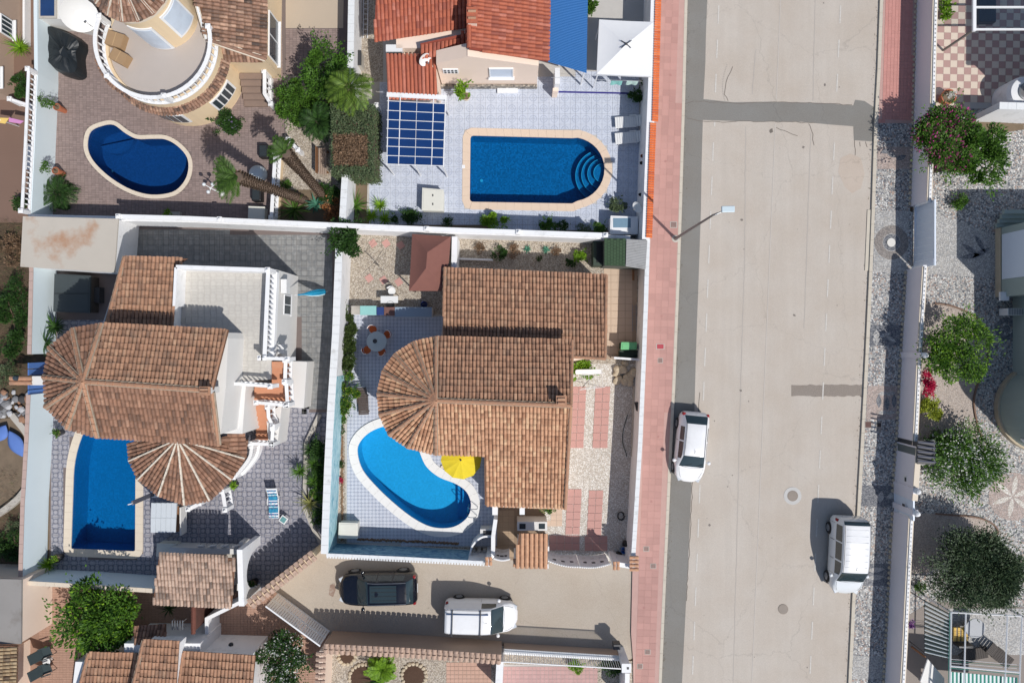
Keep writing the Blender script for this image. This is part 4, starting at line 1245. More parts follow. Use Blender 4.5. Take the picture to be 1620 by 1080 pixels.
balustrade(hB,[P(394,702,2.4).to_2d(),P(430,703,2.3).to_2d()],1.3,0.95,M['white'],0.25,True,0.18,posts=True)
house_walls(hB,[P(443,640,1.9).to_2d().to_3d(),P(442,702,1.3).to_2d().to_3d(),P(428,702,1.3).to_2d().to_3d(),P(424,655,1.3).to_2d().to_3d()],0,1.6,M['greywall'],'stair_wall')
cv=smooth_path([P(397,706,1.5),P(395,722,1.4),P(385,738,1.35),P(371,754,1.3)],6)
balustrade(hB,[p.to_2d() for p in cv],0.5,0.9,M['white'],0.26,True,0.18,posts=True)
mb=MB(); wall_strip(mb,[p.to_2d() for p in cv],0.3,0,0.5); mb.build('stair_wall', M['white'],hB)
balustrade(hB,[P(350,778,1.4).to_2d(),P(357,806,1.2).to_2d()],0.3,0.95,M['white'],0.28,True,0.2,posts=True)
balustrade(hB,[P(296,806,1.4).to_2d(),P(314,797,1.4).to_2d()],0.3,0.95,M['white'],0.28,True,0.2,posts=True)
# main roof
aB=P(133,603,ZR2); rB=P(333,617,ZR2)
slopes(hB,'roof', [([aB,rB,P(359,522,ZE2),P(163,512,ZE2)],UP)],M['tile_brown'],M['pan'],0.2,0.36)
slopes(hB,'roof', [([P(133,604,ZR2),P(336,620,ZR2),P(346,703,ZE2),P(156,691,ZE2)],DN)],M['tile_dark'],M['pan'],0.2,0.36)
slopes(hB,'roof', [([P(198,406,4.25),P(296,409,4.25),P(276,424,4.35),P(273,528,4.85),P(168,524,4.85)],UP)],M['tile_brown'],M['pan'],0.2,0.36)
rim=[P(a,b,ZE2) for a,b in ((163,512),(117,520),(80,549),(71,596),(74,643),(108,677),(156,691))]
fB=fan(hB,aB,rim,M['tile_dark'],M['pan'],0.21,0.36,M['tile_brown'],M['mortar'],0.09,0.13)
ridge(fB,aB,rB,M['tile_brown'],0.11,0.36,M['mortar'],0.15,0.04)
ridge(fB,P(336,620,ZR2),P(346,703,ZE2),M['tile_brown'],0.09,0.36,M['mortar'],0.13,0.02)
ridge(fB,P(359,522,ZE2),P(335,616,ZR2),M['tile_brown'],0.08,0.36,M['pan'],0.1,0.02)
ridge(fB,P(198,406,4.26),P(170,510,4.78),M['tile_brown'],0.09,0.36,M['mortar'],0.12,0.02)
chimney(fB,325,618,6.8,0.4,0.3,0.6,M['greywall'],M['tile_brown'])
# lower fan over the porch
a2=P(282,694,4.0); ze=2.95
rim=[P(a,b,ze) for a,b in ((203,700),(206,728),(220,757),(252,783),(293,797),(333,790),(367,757),(388,724),(392,695))]
white_mortar=plain('white_hip_mortar', S(226,216,200),0.85,0.08,3,dirt=(S(150,136,122),4,0.5,0.5))
fB2=fan(hB,a2,rim,M['tile_dark'],M['pan'],0.21,0.36,white_mortar,white_mortar,0.028,0.045,hips=range(1,8),name='porch_fan_roof')
slopes(hB,'porch_roof', [([P(351,691,3.7),P(386,684,3.3),P(390,724,3.25),P(352,700,3.75)],RT)],M['tile_dark'],M['pan'],0.21,0.36)
house_walls(hB,[G(262,690),G(350,690),G(370,705),G(350,745),G(300,752),G(262,735)],0,2.75,M['greywall'],'porch_wall')
window(hB,G(472,470),G(471,500),1.2,2.4,M['whitepaint'],M['glass'])
window(hB,G(280,752),G(330,749),0.2,2.1,M['whitepaint'],M['glass'],bars=3)
for (u,v,s) in ((455,453,(0.5,0.3,0.55)),(452,552,(0.35,0.3,0.5))):
    c=P(u,v,3.0)
    mb=MB(); mb.box((G(473,454).x+.16 if v < 500 else G(469,550).x+.16,c.y,2.9),(0.32,0.75 if v < 500 else .5,0.55)); ac=mb.build('air_conditioner', M['plastic'],hB)
    mb=MB(); mb.lathe((0,0,0),[(0.2,0),(0.2,0.01)],16)
# storage block at the corner, flat roof with rust coloured lichen
sB=thing('storage_room', 'flat roofed white storeroom with brown stained concrete top', 'storage room', G(120,400))
q=[P(37,343,2.2),P(186,347,2.2),P(180,430,2.2),P(33,421,2.2)]
mb=MB(); mb.prism([p.to_2d() for p in q],0,2.1); mb.build('wall', M['white'],sB)
mb=MB(); mb.prism([p.to_2d() for p in offset_loop([p.to_2d() for p in q],0.05)] if False else offset_loop([p.to_2d() for p in q],0.03),2.1,2.2)
mb.build('roof_slab', plain('stained_concrete', S(196,188,176),0.9,0.06,1.2,bump=0.2,dirt=(S(176,128,92),0.42,0.52,0.85)),sB)
# ================================================================ red roofed house (upper middle)
hC=thing('house', 'peach house with bright red tiled roofs at the top of the picture', 'house', G(770,60))
house_walls(hC,[G(640,-90),G(848,-90),G(849,137),G(700,137),G(698,110),G(640,110)],0,2.9,M['peach'])
# gable above: follows the roof
ZG,ZV=4.4,3.2
mb=MB()
g_=[G(700,137.5),G(849,137.5)]
gm=G(747,137.5)
def gable(mb,pts,y0,y1):
    n=len(pts); vs_=[(x,y0,z) for x,z in pts]+[(x,y1,z) for x,z in pts]
    mb.add(vs_,[tuple(range(n)),tuple(range(n,2*n))[::-1]]+[(i,n+i,n+(i+1) % n,(i+1) % n) for i in range(n)])
gable(mb,[(gm.x,2.9),(G(849,0).x,2.9),(G(849,0).x,3.0),(gm.x,4.25)],G(0,137).y,G(0,-90).y)
gable(mb,[(G(700,0).x,2.9),(gm.x,2.9),(gm.x,4.2),(G(700,0).x,3.3)],G(0,137).y,G(0,118).y)
mb.build('gable', M['peach'],hC)
slopes(hC,'roof', [([P(742,-70,4.5),P(742,78,4.5),P(867,97,3.25),P(871,-70,3.25)],RT)],M['tile_red'],M['pan_red'],0.2,0.4)
slopes(hC,'roof', [([P(596,-40,4.2),P(592,66,3.0),P(742,43,3.05),P(742,-60,4.3)],DN)],M['tile_red'],M['pan_red'],0.21,0.34)
slopes(hC,'roof', [([P(665,69,3.5),P(741,52,3.5),P(741,80,3.1),P(666,92,3.1)],DN)],M['tile_red'],M['pan_red'],0.21,0.34)
slopes(hC,'annex_roof', [([P(614,86,2.9),P(668,90,2.9),P(690,112,2.75),P(692,151,2.4),P(613,150,2.4)],DN)],M['tile_red'],M['pan_red'],0.21,5.0)
house_walls(hC,[G(628,110),G(698,110),G(698,166),G(628,166)],0,2.3,M['peach'],'annex_wall')
ro=[o for o in hC.children if o.name.startswith('roof')][0]
ridge(ro,P(742,-60,4.5),P(742,76,4.5),M['tile_red'],0.12,0.36,M['pan_red'],0.13,0.03)
chimney(ro,747,25,4.3,0.45,0.7,0.6,M['peach'],M['tile_red'])
window(hC,G(776,137),G(812,137),1.5,2.75,M['whitepaint'],M['skyglass'],bars=1)
# pierced vent panel
vp=MB(); vp.box((G(716,0).x+.1,G(0,137).y - .03,2.35),(0.85,0.06,0.55)); vp=vp.build('vent_frame', M['whitepaint'],hC)
mb=MB()
for i in range(4):
    for j in range(2): mb.box((G(716,0).x - .2+i*.2,G(0,137).y - .065,2.22+j*.25),(0.11,0.02,0.16))
mb.build('vent_holes', M['darkmetal'],vp)
mb=MB(); mb.box((G(774,139).x,G(0,138).y - .06,0.2),(5.6,0.12,0.4)); mb.build('plinth', m_pebbles('stone_plinth', 8,[S(150,140,128),S(190,180,165),S(110,104,98)]),hC)
mb=MB(); mb.box((G(803,0).x,G(0,142).y,0.08),(1.2,0.5,0.16)); mb.build('door_step', M['whitepaint'],hC)
c=P(625,80,2.6); mb=MB(); mb.box(c,(0.9,0.38,0.6)); ac=mb.build('air_conditioner', M['plastic'],hC)
mb=MB(); mb.box((c.x,c.y - .2,c.z),(0.8,0.02,0.5)); mb.build('grille', M['metal'],ac)
def dish(parent,c,r,aim,mat,name='satellite_dish', own=False):
    aim=Vector(aim).normalized(); q=aim.to_track_quat('Z', 'Y').to_matrix(); c=Vector(c)
    mb=MB(); rows=[]
    for k in range(6):
        rr=r*k / 5; rows.append([c+q @ Vector((rr*math.cos(2*math.pi*i / 20),rr*math.sin(2*math.pi*i / 20),0.28*rr*rr / r)) for i in range(20)])
    mb.grid(rows[1:],closed=True); mb.add([c]+rows[1],[(0,1+i,1+(i+1) % 20) for i in range(20)])
    d=mb.build(name,mat,parent,smooth=True)
    mb=MB(); f=c+q @ Vector((0,-r*.2,r*.95)); mb.tube([c+q @ Vector((0,-r*.95,0.2*r)),f],0.012,6); mb.box(f,(0.07,0.07,0.1)); mb.build('feed_arm', M['metal'],d)
    mb=MB(); mb.tube([c - q @ Vector((0,0,.05)),c - q @ Vector((0,0,.3)) - Vector((0,0,.2)),c - q @ Vector((0,0,.3)) - Vector((0,0,.8))],0.025,8); mb.build('mast', M['metal'],d)
    return d
dish(hC,P(671,93,3.1),0.38,(0.75,-0.9,0.5),M['plastic'])
# blue corrugated shade roof
cr=thing('shade_roof', 'bright blue corrugated metal roof beside the red roof', 'shade roof', G(880,70))
a0,a1,b0,b1=P(867,98,3.0),P(928,116,2.5),P(871,-70,3.0),P(931,-70,2.5)
mb=MB(); rows=[]; n=140
for i in range(n+1):
    t=i / n; h_=0.025 if (i // 1) % 2 else 0
    p,q=between(a0,b0,t),between(a1,b1,t); rows.append([p+Vector((0,0,h_)),q+Vector((0,0,h_))])
mb.grid(rows); o=mb.build('corrugated_sheet', plain('blue_sheet', S(24,100,165),0.7,0.06),cr)
md=o.modifiers.new('s', 'SOLIDIFY'); md.thickness=0.01
for (u,v) in ((926,108),(926,20),(926,-50)):
    c=P(u,v,2.45); mb=MB(); mb.box((c.x,c.y,1.22),(0.08,0.08,2.44)); mb.build('post', M['whitepaint'],cr)
# white gate pillar and step by the house side
pl=thing('gate_pillar', 'white pillar with peach foot at the corner of the blue shade roof', 'pillar', G(876,140))
mb=MB(); mb.box((G(879,0).x,G(0,137).y,0.8),(0.28,0.9,1.6)); mb.build('shaft', M['white'],pl)
mb=MB(); mb.box((G(877,0).x,G(0,152).y,0.5),(0.3,0.2,1.0)); mb.build('foot', M['peach'],pl)
mb=MB(); mb.box((G(938,0).x,G(0,147).y,0.02),(4.3,0.09,0.05),rz=-0.02); tag(mb.build('step_edge', plain('blue_tile_edge', S(52,48,130),0.5,0.1)),'thin dark blue tiled edging across the white tiled patio', 'edging')
# pergola with blue panels
pg=thing('pergola', 'white framed pergola roofed with dark blue translucent panels', 'pergola', G(665,220))
Z=2.45
cs=[(612.5,153),(706.5,158),(703,264),(610,261)]
def bil(s,t,z=Z):
    a=between(Vector(cs[0]),Vector(cs[1]),s); b=between(Vector(cs[3]),Vector(cs[2]),s); q=between(a,b,t); return P(q.x,q.y,z)
us=[0.02,0.22,0.5,0.78,0.98]; vs2=[0.06,0.20,0.335,0.465,0.6,0.725,0.86,0.985]
bluep=m_glass('blue_panel', S(24,58,112),0.25)
for i in range(4):
    for j in range(7):
        q=[bil(us[i],vs2[j]),bil(us[i+1],vs2[j]),bil(us[i+1],vs2[j+1]),bil(us[i],vs2[j+1])]
        c=sum(q,Vector()) / 4; q=[c+(p - c)*0.96 for p in q]
        mb=MB(); b=[(p.x,p.y,Z+0.0) for p in q]+[(p.x,p.y,Z+0.03+(0.01 if (i+j) % 2 else 0)) for p in q]
        mb.add(b,[(3,2,1,0),(4,5,6,7)]+[(k,(k+1) % 4,4+(k+1) % 4,4+k) for k in range(4)]); mb.build('panel', bluep,pg)
for s in us:
    a,b=bil(s,0.0,Z+.03),bil(s,1.0,Z+.03); mb=MB(); mb.tube([a,b],0.032 if s != 0.5 else 0.015,4); mb.build('rafter', M['whitepaint'],pg)
for t in vs2:
    a,b=bil(0.0,t,Z+.055),bil(1.0,t,Z+.055); mb=MB(); mb.tube([a,b],0.02,4); mb.build('batten', M['whitepaint'],pg)
for s,t in ((0.02,.99),(0.98,.99),(0.5,0.99),(.98,0.02),(.02,.02)):
    c=bil(s,t); mb=MB(); mb.box((c.x,c.y,Z / 2),(0.07,0.07,Z)); mb.build('post', M['whitepaint'],pg)
a,b=bil(0,0),bil(1,0.0); mb=MB(); mb.box(((a.x+b.x) / 2,a.y+.02,Z - .05),(3.3,0.25,0.22),rz=-0.05); mb.build('front_beam', M['white'],pg)
# ================================================================ cream villa (upper left)
hA=thing('house', 'cream two storey villa with round terrace and weathered tile skirt at the upper left', 'house', G(340,60))
C0=G(304,116); K=1 / PPM
def pc(c,r,deg,z=0): return Vector((c.x+r*K*math.cos(R(deg)),c.y+r*K*math.sin(R(deg)),z))
ring=[pc(C0,84,a) for a in range(-185,20,8)]
house_walls(hA,ring+[G(388,84)]+[G(388,-90),G(215,-90)],0,2.75,M['cream'])
house_walls(hA,[G(386,124),G(445,124),G(447,-90),G(386,-90)],0,2.85,M['cream'],'side_wall')
# skirt roof: ring of tiles
def rad(a):
    if a < -140: return 91+(-140 - a)*0.4
    return 88
angs=list(range(-176,-6,6))
rp_,base,mb=[],MB(),MB()
for a,b in zip(angs,angs[1:]):
    poly=[pc(C0,79,a,3.25),pc(C0,rad(a)+2,a,2.72),pc(C0,rad(b)+2,b,2.72),pc(C0,79,b,3.25)]
    slab_under(base,poly,0.08)
    m_=R((a+b) / 2); tiles_on(mb,poly,Vector((math.cos(m_),math.sin(m_),0)),0.17,0.22)
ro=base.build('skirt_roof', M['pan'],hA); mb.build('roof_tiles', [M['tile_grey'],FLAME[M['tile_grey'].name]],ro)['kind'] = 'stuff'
mb=MB(); wall_strip(mb,[pc(C0,79,a).to_2d() for a in range(-200,20,8)],0.32,2.7,3.62); mb.build('parapet', M['cream'],hA)
mb=MB(); fl=[pc(C0,78,a) for a in range(-210,40,8)]+[G(345,50),G(240,40)]; mb.prism(fl,3.3,3.5); mb.build('terrace_floor', plain('terrace_paving', S(186,176,168),0.85,0.04,2),hA)
arc=[pc(C0,81,a).to_2d() for a in range(-204,16,7)]
balustrade(hA,arc,3.6,0.85,M['white'],0.26,True,0.2,posts=[arc[9],arc[18]],r=0.06)
# upper round tower
C1=G(311,72)
mb=MB(); mb.lathe((C1.x,C1.y,0),[(46*K,3.3),(46*K,6.9)],40); mb.build('upper_wall', M['cream'],hA)
def curved(c,r,a0,a1,z0,z1,mat,name,parent,t=0.05):
    mb=MB(); rows=[]
    for i in range(9):
        a=a0+(a1 - a0)*i / 8
        rows.append([pc(c,r,a,z0),pc(c,r+t*PPM,a,z0),pc(c,r+t*PPM,a,z1),pc(c,r,a,z1)])
    mb.grid(rows,closed=True); mb.add(rows[0],[(0,1,2,3)]); mb.add(rows[-1],[(3,2,1,0)])
    return mb.build(name,mat,parent)
w1=curved(C1,46.2,-116,-74,3.55,5.9,M['whitepaint'],'window', hA,0.06); curved(C1,47,-112,-78,3.7,5.75,M['skyglass'],'pane', w1,0.05)
w1=curved(C1,46.2,-52,-8,4.1,6.3,M['whitepaint'],'window', hA,0.06); curved(C1,47,-48,-12,4.25,6.15,M['skyglass'],'pane', w1,0.05)
apA=Vector((C1.x,C1.y,8.0))
rim=[pc(C1,51,a,6.95) for a in range(-172,200,24)]
fA=fan(hA,apA,rim,M['tile_grey'],M['pan'],0.2,0.34,M['tile_grey'],white_mortar,0.04,0.06)
mb=MB(); wall_strip(mb,[pc(C1,50.5,a).to_2d() for a in range(-180,181,10)],0.08,6.8,6.93); mb.build('gutter', M['coping'],hA)
# side roofs
slopes(hA,'side_roof', [([P(308,-80,4.6),P(312,8,4.4),P(327,62,4.1),P(421,93,3.1),P(423,-80,3.1)],RT)],M['tile_grey'],M['pan'],0.2,0.38)
slopes(hA,'side_roof', [([P(338,74,3.2),P(400,77,3.2),P(415,98,2.85),P(352,97,2.85)],DN)],M['tile_grey'],M['pan'],0.2,0.34)
ro=[o for o in hA.children if o.name.startswith('side_roof')][0]
ridge(ro,P(328,63,4.1),P(420,94,3.12),M['tile_grey'],0.1,0.36,M['coping'],0.14,0.02)
ridge(ro,P(312,10,4.4),P(327,62,4.12),M['coping_white'],0.06,0.36,M['coping'],0.1,0.02)
window(hA,G(446,114),G(446.5,46),0.8,2.3,M['whitepaint'],M['glass'],bars=2)
for a0,a1 in ((-118,-82),(-52,-22)):
    w1=curved(C0,84.2,a0,a1,0.9,2.1,M['whitepaint'],'window', hA,0.07)
    n_=4
    for i in range(n_):
        s=(a1 - a0 - 3) / n_; curved(C0,85,a0+2+i*s,a0+2+(i+1)*s - 1.5,1.0,2.0,M['glass'],'pane', w1,0.06)
for i in range(5):
    z=0.85 - i*0.17; mb=MB(); q=[G(388,125+i*9),G(424,125+i*9),G(424,134+i*9),G(388,134+i*9)]
    mb.prism([p.to_2d() for p in q],0,z); mb.build('stair_tread', plain('brown_step', S(140,120,108),0.85,0.1),hA)
balustrade(hA,[G(430,126).to_2d(),G(430,160).to_2d(),G(440,176).to_2d()],0.3,0.9,M['white'],0.3,True,0.2,posts=True)
mb=MB(); wall_strip(mb,[G(430,126).to_2d(),G(430,160).to_2d(),G(440,176).to_2d()],0.2,0,0.3); mb.build('stair_wall', M['white'],hA)
# outbuilding at the top with blue basin on top
ob=thing('outbuilding', 'low grey plastered outbuilding with a blue panel on its roof at the top left', 'outbuilding', G(110,30))
mb=MB(); mb.prism([p.to_2d() for p in (P(59,29,1.6),P(92,30,1.6),P(126,38,1.6),P(126,-80,1.6),P(59,-80,1.6))],0,1.6); mb.build('wall', M['greywall'],ob)
mb=MB(); c0,c1=P(60,28,1.75),P(88,-60,1.75)
mb.prism([(c0.x,c0.y),(c1.x,c0.y),(c1.x,c1.y),(c0.x,c1.y)],1.6,1.68); mb.build('panel_frame', M['concrete'],ob)
mb=MB(); mb.prism([(c0.x+.1,c0.y+.12),(c1.x - .12,c0.y+.12),(c1.x - .12,c1.y),(c0.x+.1,c1.y)],1.6,1.7); mb.build('blue_panel', plain('blue_tarp', S(36,66,112),0.35,0.25,2),ob)
# balusters wall by palm garden
bw=thing('balustrade_wall', 'low white balustrade separating the palm garden from the mauve patio', 'balustrade', G(440,290))
mb=MB(); wall_strip(mb,[G(446,252).to_2d(),G(440,350).to_2d()],0.22,0,0.35); mb.build('base_wall', M['cream'],bw)
balustrade(bw,[G(446,252).to_2d(),G(440,350).to_2d()],0.35,0.8,M['white'],0.27,True,0.2,posts=True)
bw=thing('balustrade_wall', 'short slanted white balustrade end beside the upper leaning palm', 'balustrade', G(470,232))
balustrade(bw,[G(464,228).to_2d(),G(479,244).to_2d()],0.0,0.85,M['white'],0.24,True,0.2,posts=True)
bw=thing('balustrade_wall', 'short white balustrade behind the palm by the driveway gate', 'balustrade', G(590,165))
balustrade(bw,[G(572,178).to_2d(),G(602,176).to_2d()],0.2,0.8,M['white'],0.24,True,0.2,posts=True)
# ================================================================ plants
def leaf_quads(mb,c,d,L,w,m=0,fold=0.0):
    """a leaf: two triangles from base c along d"""
    up=Vector((0,0,1))
    s=d.cross(up)
    if s.length < 1e-3: s=Vector((1,0,0))
    s.normalize(); s*=w / 2
    t=c+d*L; mid=c+d*(L*0.45)
    mb.add([c,mid+s,t,mid - s],[(0,1,2,3)],m)
def shrub_mesh(r,h,n,leaf,rng,lumps=9,squash=0.75,mb=None,c=Vector((0,0,0)),fl=0.0,z0=0.05,elong=(1,1)):
    """leaves spread through lumpy clumps"""
    mb=mb or MB()
    cl=[]
    for i in range(lumps):
        a=rng.uniform(0,2*math.pi); q=math.sqrt(rng.random())*0.8
        rr=rng.uniform(0.22,0.5)*r*(1 - .25*q)
        zz=z0+h*(0.35+0.5*rng.random()*(1 - 0.5*q))
        cl.append((Vector((c.x+math.cos(a)*q*r*elong[0],c.y+math.sin(a)*q*r*elong[1],c.z+zz)),rr))
    for i in range(n):
        k,rr=cl[rng.randrange(len(cl))]
        v=Vector((rng.gauss(0,1),rng.gauss(0,1),rng.gauss(0,1)))
        v.normalize()
        q=rng.random() ** 0.4
        p=k+Vector((v.x*rr*q,v.y*rr*q,v.z*rr*q*squash))
        if p.z < c.z+0.03: p.z=c.z+0.03+rng.random()*0.1
        d=(v+Vector((rng.uniform(-.7,.7),rng.uniform(-.7,.7),rng.uniform(-.4,.9)))).normalized()
        leaf_quads(mb,p,d,leaf*rng.uniform(.7,1.3),leaf*rng.uniform(.4,.6),1 if rng.random() < fl and q > 0.75 else 0)
    for s in range(lumps):
        a=rng.uniform(0,2*math.pi); L=r*rng.uniform(.85,1.22); zz=c.z+z0+h*rng.uniform(.3,.8); w=rng.uniform(.04,.1)*r
        for k in range(max(4,n // (lumps*14))):
            q=rng.uniform(.55,1); d=Vector((math.cos(a)+rng.uniform(-.7,.7),math.sin(a)+rng.uniform(-.7,.7),rng.uniform(-.2,.6))).normalized()
            leaf_quads(mb,Vector((c.x+math.cos(a)*L*q*elong[0]+rng.gauss(0,w),c.y+math.sin(a)*L*q*elong[1]+rng.gauss(0,w),zz+rng.gauss(0,w))),d,leaf,leaf*.5,0)
    return mb,cl
def bush(label,u,v,r,h,mat,n=900,leaf=0.13,seed=1,flower=None,fl=0.0,name='shrub', cat='shrub', lumps=9,z0=0.0,trunk=0.0,elong=(1,1),group=None,zb=0.0,bm=None):
    """u, v: where the crown shows; r in metres"""
    rng=random.Random(seed*7919+13)
    zc=zb+trunk+h*0.55
    c=P(u,v,zc)
    T_=thing(name,label,cat,(c.x,c.y,zb),group=group)
    mb,cl=shrub_mesh(r,h,n,leaf,rng,lumps,c=Vector((c.x,c.y,zb+trunk)),fl=fl,elong=elong)
    mb.build('crown', [mat,flower or mat],T_)
    st=MB()
    if trunk > 0.3:
        tr=r*0.05+0.05
        st.tube([(c.x,c.y,zb),(c.x+.04,c.y,zb+trunk*.6),(c.x,c.y,zb+trunk+h*.3)],[tr*1.3,tr,tr*.7],8)
    else: st.cyl((c.x,c.y,zb),(c.x,c.y,zb+h*.5),0.05,0.03,6)
    for k,rr in cl[:8]:
        b=Vector((c.x,c.y,zb+trunk+h*0.1))
        st.tube([b,between(b,k,.5)+Vector((0,0,.05)),k],[0.035,0.025,0.01],5)
    st.build('trunk' if trunk > .3 else 'stem', bm or M['bark'],T_)
    return T_
def palm(label,base,head,mat,nf=22,fl=1.3,seed=1,trunk_r=0.2,thick_top=1.5,group=None,droop=1.0,boot=True,spread=(0,360),name='palm_tree', leafw=0.045):
    rng=random.Random(seed)
    base,head=Vector(base),Vector(head)
    T_=thing(name,label,'palm', (base.x,base.y,0),group=group)
    if (head - base).length > 0.4:
        pts,rs=[],[]
        for i in range(15):
            t=i / 14; p=between(base,head,t)+Vector((0,0,math.sin(t*math.pi)*-0.0)); pts.append(p); rs.append(trunk_r*(1.15 - 0.3*t+(0.5*(thick_top - 1))*max(0,(t - .6) / .4)))
        mb=MB(); mb.tube(pts,rs,12)
        tr=mb.build('trunk', plain('palm_bark', S(118,100,86),0.95,0.3,7,bump=0.9),T_)
        # old leaf bases as scales
        mb=MB(); ax=(head - base).normalized(); q=ax.to_track_quat('Z', 'Y').to_matrix()
        L=(head - base).length; n=int(L / 0.1)
        for i in range(n):
            t=i / n; rr=trunk_r*(1.15 - 0.3*t+(0.5*(thick_top - 1))*max(0,(t - .6) / .4))
            for k in range(9):
                a=2*math.pi*(k+(i % 2)*.5) / 9+rng.uniform(-.1,.1)
                o=between(base,head,t)+q @ Vector((math.cos(a)*rr,math.sin(a)*rr,0))
                out=q @ Vector((math.cos(a),math.sin(a),0)); sd_=q @ Vector((-math.sin(a),math.cos(a),0)); l=0.05+0.06*t*thick_top
                mb.add([o - sd_*.06 - out*.02,o+sd_*.06 - out*.02,o+sd_*.03+out*l+ax*.08,o - sd_*.03+out*l+ax*.08],[(0,1,2,3)])
        mb.build('leaf_bases', plain('palm_boot', S(112,92,74),0.95,0.35,9,isl=0.35),tr)['kind'] = 'stuff'
    for i in range(nf):
        a=R(rng.uniform(*spread)) if spread != (0,360) else 2*math.pi*(i+rng.random()*.6) / nf
        el=rng.uniform(0.05,1.1); Lf=fl*rng.uniform(.75,1.1)
        d=Vector((math.cos(a)*math.cos(el),math.sin(a)*math.cos(el),math.sin(el)))
        side=Vector((-math.sin(a),math.cos(a),0)); mb=MB(); p=head.copy(); pts=[p.copy()]; ns=14
        for k in range(ns):
            d=(d+Vector((0,0,-0.085*droop))).normalized(); p=p+d*(Lf / ns); pts.append(p.copy())
            if k > 1:
                w=math.sin(math.pi*(k / ns) ** .7*.93)*fl*0.3+.04
                for s in (-1,1):
                    ld=(side*s+d*0.75+Vector((0,0,rng.uniform(-.35,.1)))).normalized()
                    x=d.cross(side).normalized()
                    for hh in (0,.5):
                        c=p - d*(Lf / ns)*hh; t_=c+ld*w
                        mid=c+ld*w*.5
                        e=d*leafw*.5
                        mb.add([c,mid+e,t_,mid - e],[(0,1,2,3)])
        mb.tube(pts[::2],[0.02,.018,.015,.012,.01,.008,.006,.004][:len(pts[::2])],4)
        mb.build('frond', mat,T_)
    return T_
def rosette(label,u,v,r,mat,n=40,seed=1,zb=0.0,h=0.0,cat='plant', name='spiky_plant', w=0.05,group=None,up=0.9,lift=0.35,pot=None,elev=None):
    """blades from one centre (yucca, cycad, agave)"""
    rng=random.Random(seed*31+7)
    c=P(u,v,zb+h+lift*r*.5)
    T_=thing(name,label,cat,(c.x,c.y,zb),group=group)
    if h > 0.1:
        mb=MB(); mb.cyl((c.x,c.y,zb),(c.x,c.y,zb+h),0.06,0.05,8); mb.build('stem', M['bark'],T_)
    for_k=[]
    for i in range(n):
        a=2.4*i+rng.uniform(-.2,.2); el=rng.uniform(0.1,up*1.3)
        d=Vector((math.cos(a)*math.cos(el),math.sin(a)*math.cos(el),math.sin(el))); sd_=Vector((-math.sin(a),math.cos(a),0))
        L=r*rng.uniform(.8,1.15) / max(0.55,math.cos(el))*0.85; p=Vector((c.x,c.y,zb+h+.03)); vs_=[]
        for k in range(5):
            ww=w*(0.8+.5*math.sin(math.pi*k / 4))*(1 - k / 4.3)
            vs_+=[p - sd_*ww+Vector((0,0,.012)),p+sd_*ww+Vector((0,0,.012))]
            d=(d+Vector((0,0,-.14*(1+k*.3)))).normalized(); p=p+d*L / 4
            if p.z < zb+.03: p.z=zb+.03
        mb=MB(); mb.add(vs_,[(2*k,2*k+1,2*k+3,2*k+2) for k in range(4)])
        for_k.append(mb)
    allm=MB()
    for mb in for_k: allm.add(mb.v,mb.f)
    allm.build('leaves', mat,T_)
    return T_
def potted(label,u,v,pr,ph,pmat,plant,r,mat,seed=1,n=300,leaf=0.08,name='potted_plant', off=None,soil=True):
    """pot standing on the ground with a plant in it"""
    c=G(u,v)
    T_=thing(name,label,'potted plant', (c.x,c.y,0))
    mb=MB(); mb.lathe((c.x,c.y,0),[(pr*.7,0),(pr*.95,ph*.85),(pr*1.05,ph*.88),(pr*1.05,ph),(pr*.9,ph),(pr*.86,ph*.86)],18); mb.build('pot', pmat,T_,smooth=False)
    mb=MB(); mb.lathe((c.x,c.y,ph*.85),[(pr*.88,0),(pr*.88,.02)],16); mb.build('soil', M['soil'] if soil else M['gravel'],T_)
    rng=random.Random(seed)
    if plant == 'bush':
        mb,_=shrub_mesh(r,r*1.5,n,leaf,rng,6,c=Vector((c.x,c.y,ph+(off or 0))))
        mb.build('foliage', mat,T_)
        mb=MB(); mb.tube([(c.x,c.y,ph*.8),(c.x,c.y,ph+(off or 0)+r*.6)],[.03,.02],6); mb.build('stem', M['bark'],T_)
    elif plant == 'spiky':
        mb=MB()
        for i in range(34):
            a=2.4*i; el=rng.uniform(.2,1.3); d=Vector((math.cos(a)*math.cos(el),math.sin(a)*math.cos(el),math.sin(el))); sd_=Vector((-math.sin(a),math.cos(a),0))
            p=Vector((c.x,c.y,ph)); L=r*1.3; q1=p+d*L*.5; q2=p+(d+Vector((0,0,-.45)))*L
            mb.add([p,q1+sd_*.03,q2,q1 - sd_*.03],[(0,1,2,3)])
        mb.build('foliage', mat,T_)
    return T_
L_=M
# ---- upper left lot
bush('leafy shrub clump against the wall above the tufted plants', 507,722,.75,1.2,L_['leaf_dark'],2200,.13,130,elong=(.7,1.6))
bush('dark leafy shrub in the middle of the white wall bed', 506,770,.7,1.1,L_['leaf'],1700,.13,131,elong=(.7,1.4))
bush('dark shrub at the lower end of the white wall bed', 506,815,.5,.8,L_['leaf_dark'],900,.12,132,elong=(.8,1.3))
bush('dense dark scrub at the left edge above the rubble', 14,505,1.3,1.0,L_['leaf_dark'],3600,.13,133,elong=(.9,1.8))
bush('brown green scrub at the left edge below the curved kerb', 18,862,.9,.8,L_['leaf_dark'],1800,.12,134)
bush('rounded green shrub with mauve flowers beside the curved villa wall', 357,195,0.95,1.1,L_['leaf_dark'],2200,.12,1,M['flower_mauve'],.06,elong=(1,.85))
potted('bushy topiary in a terracotta pot, the upper one by the balustrade', 103,176,.2,.75,M['terracotta'],'bush', .42,L_['leaf'],2,600,off=.5)
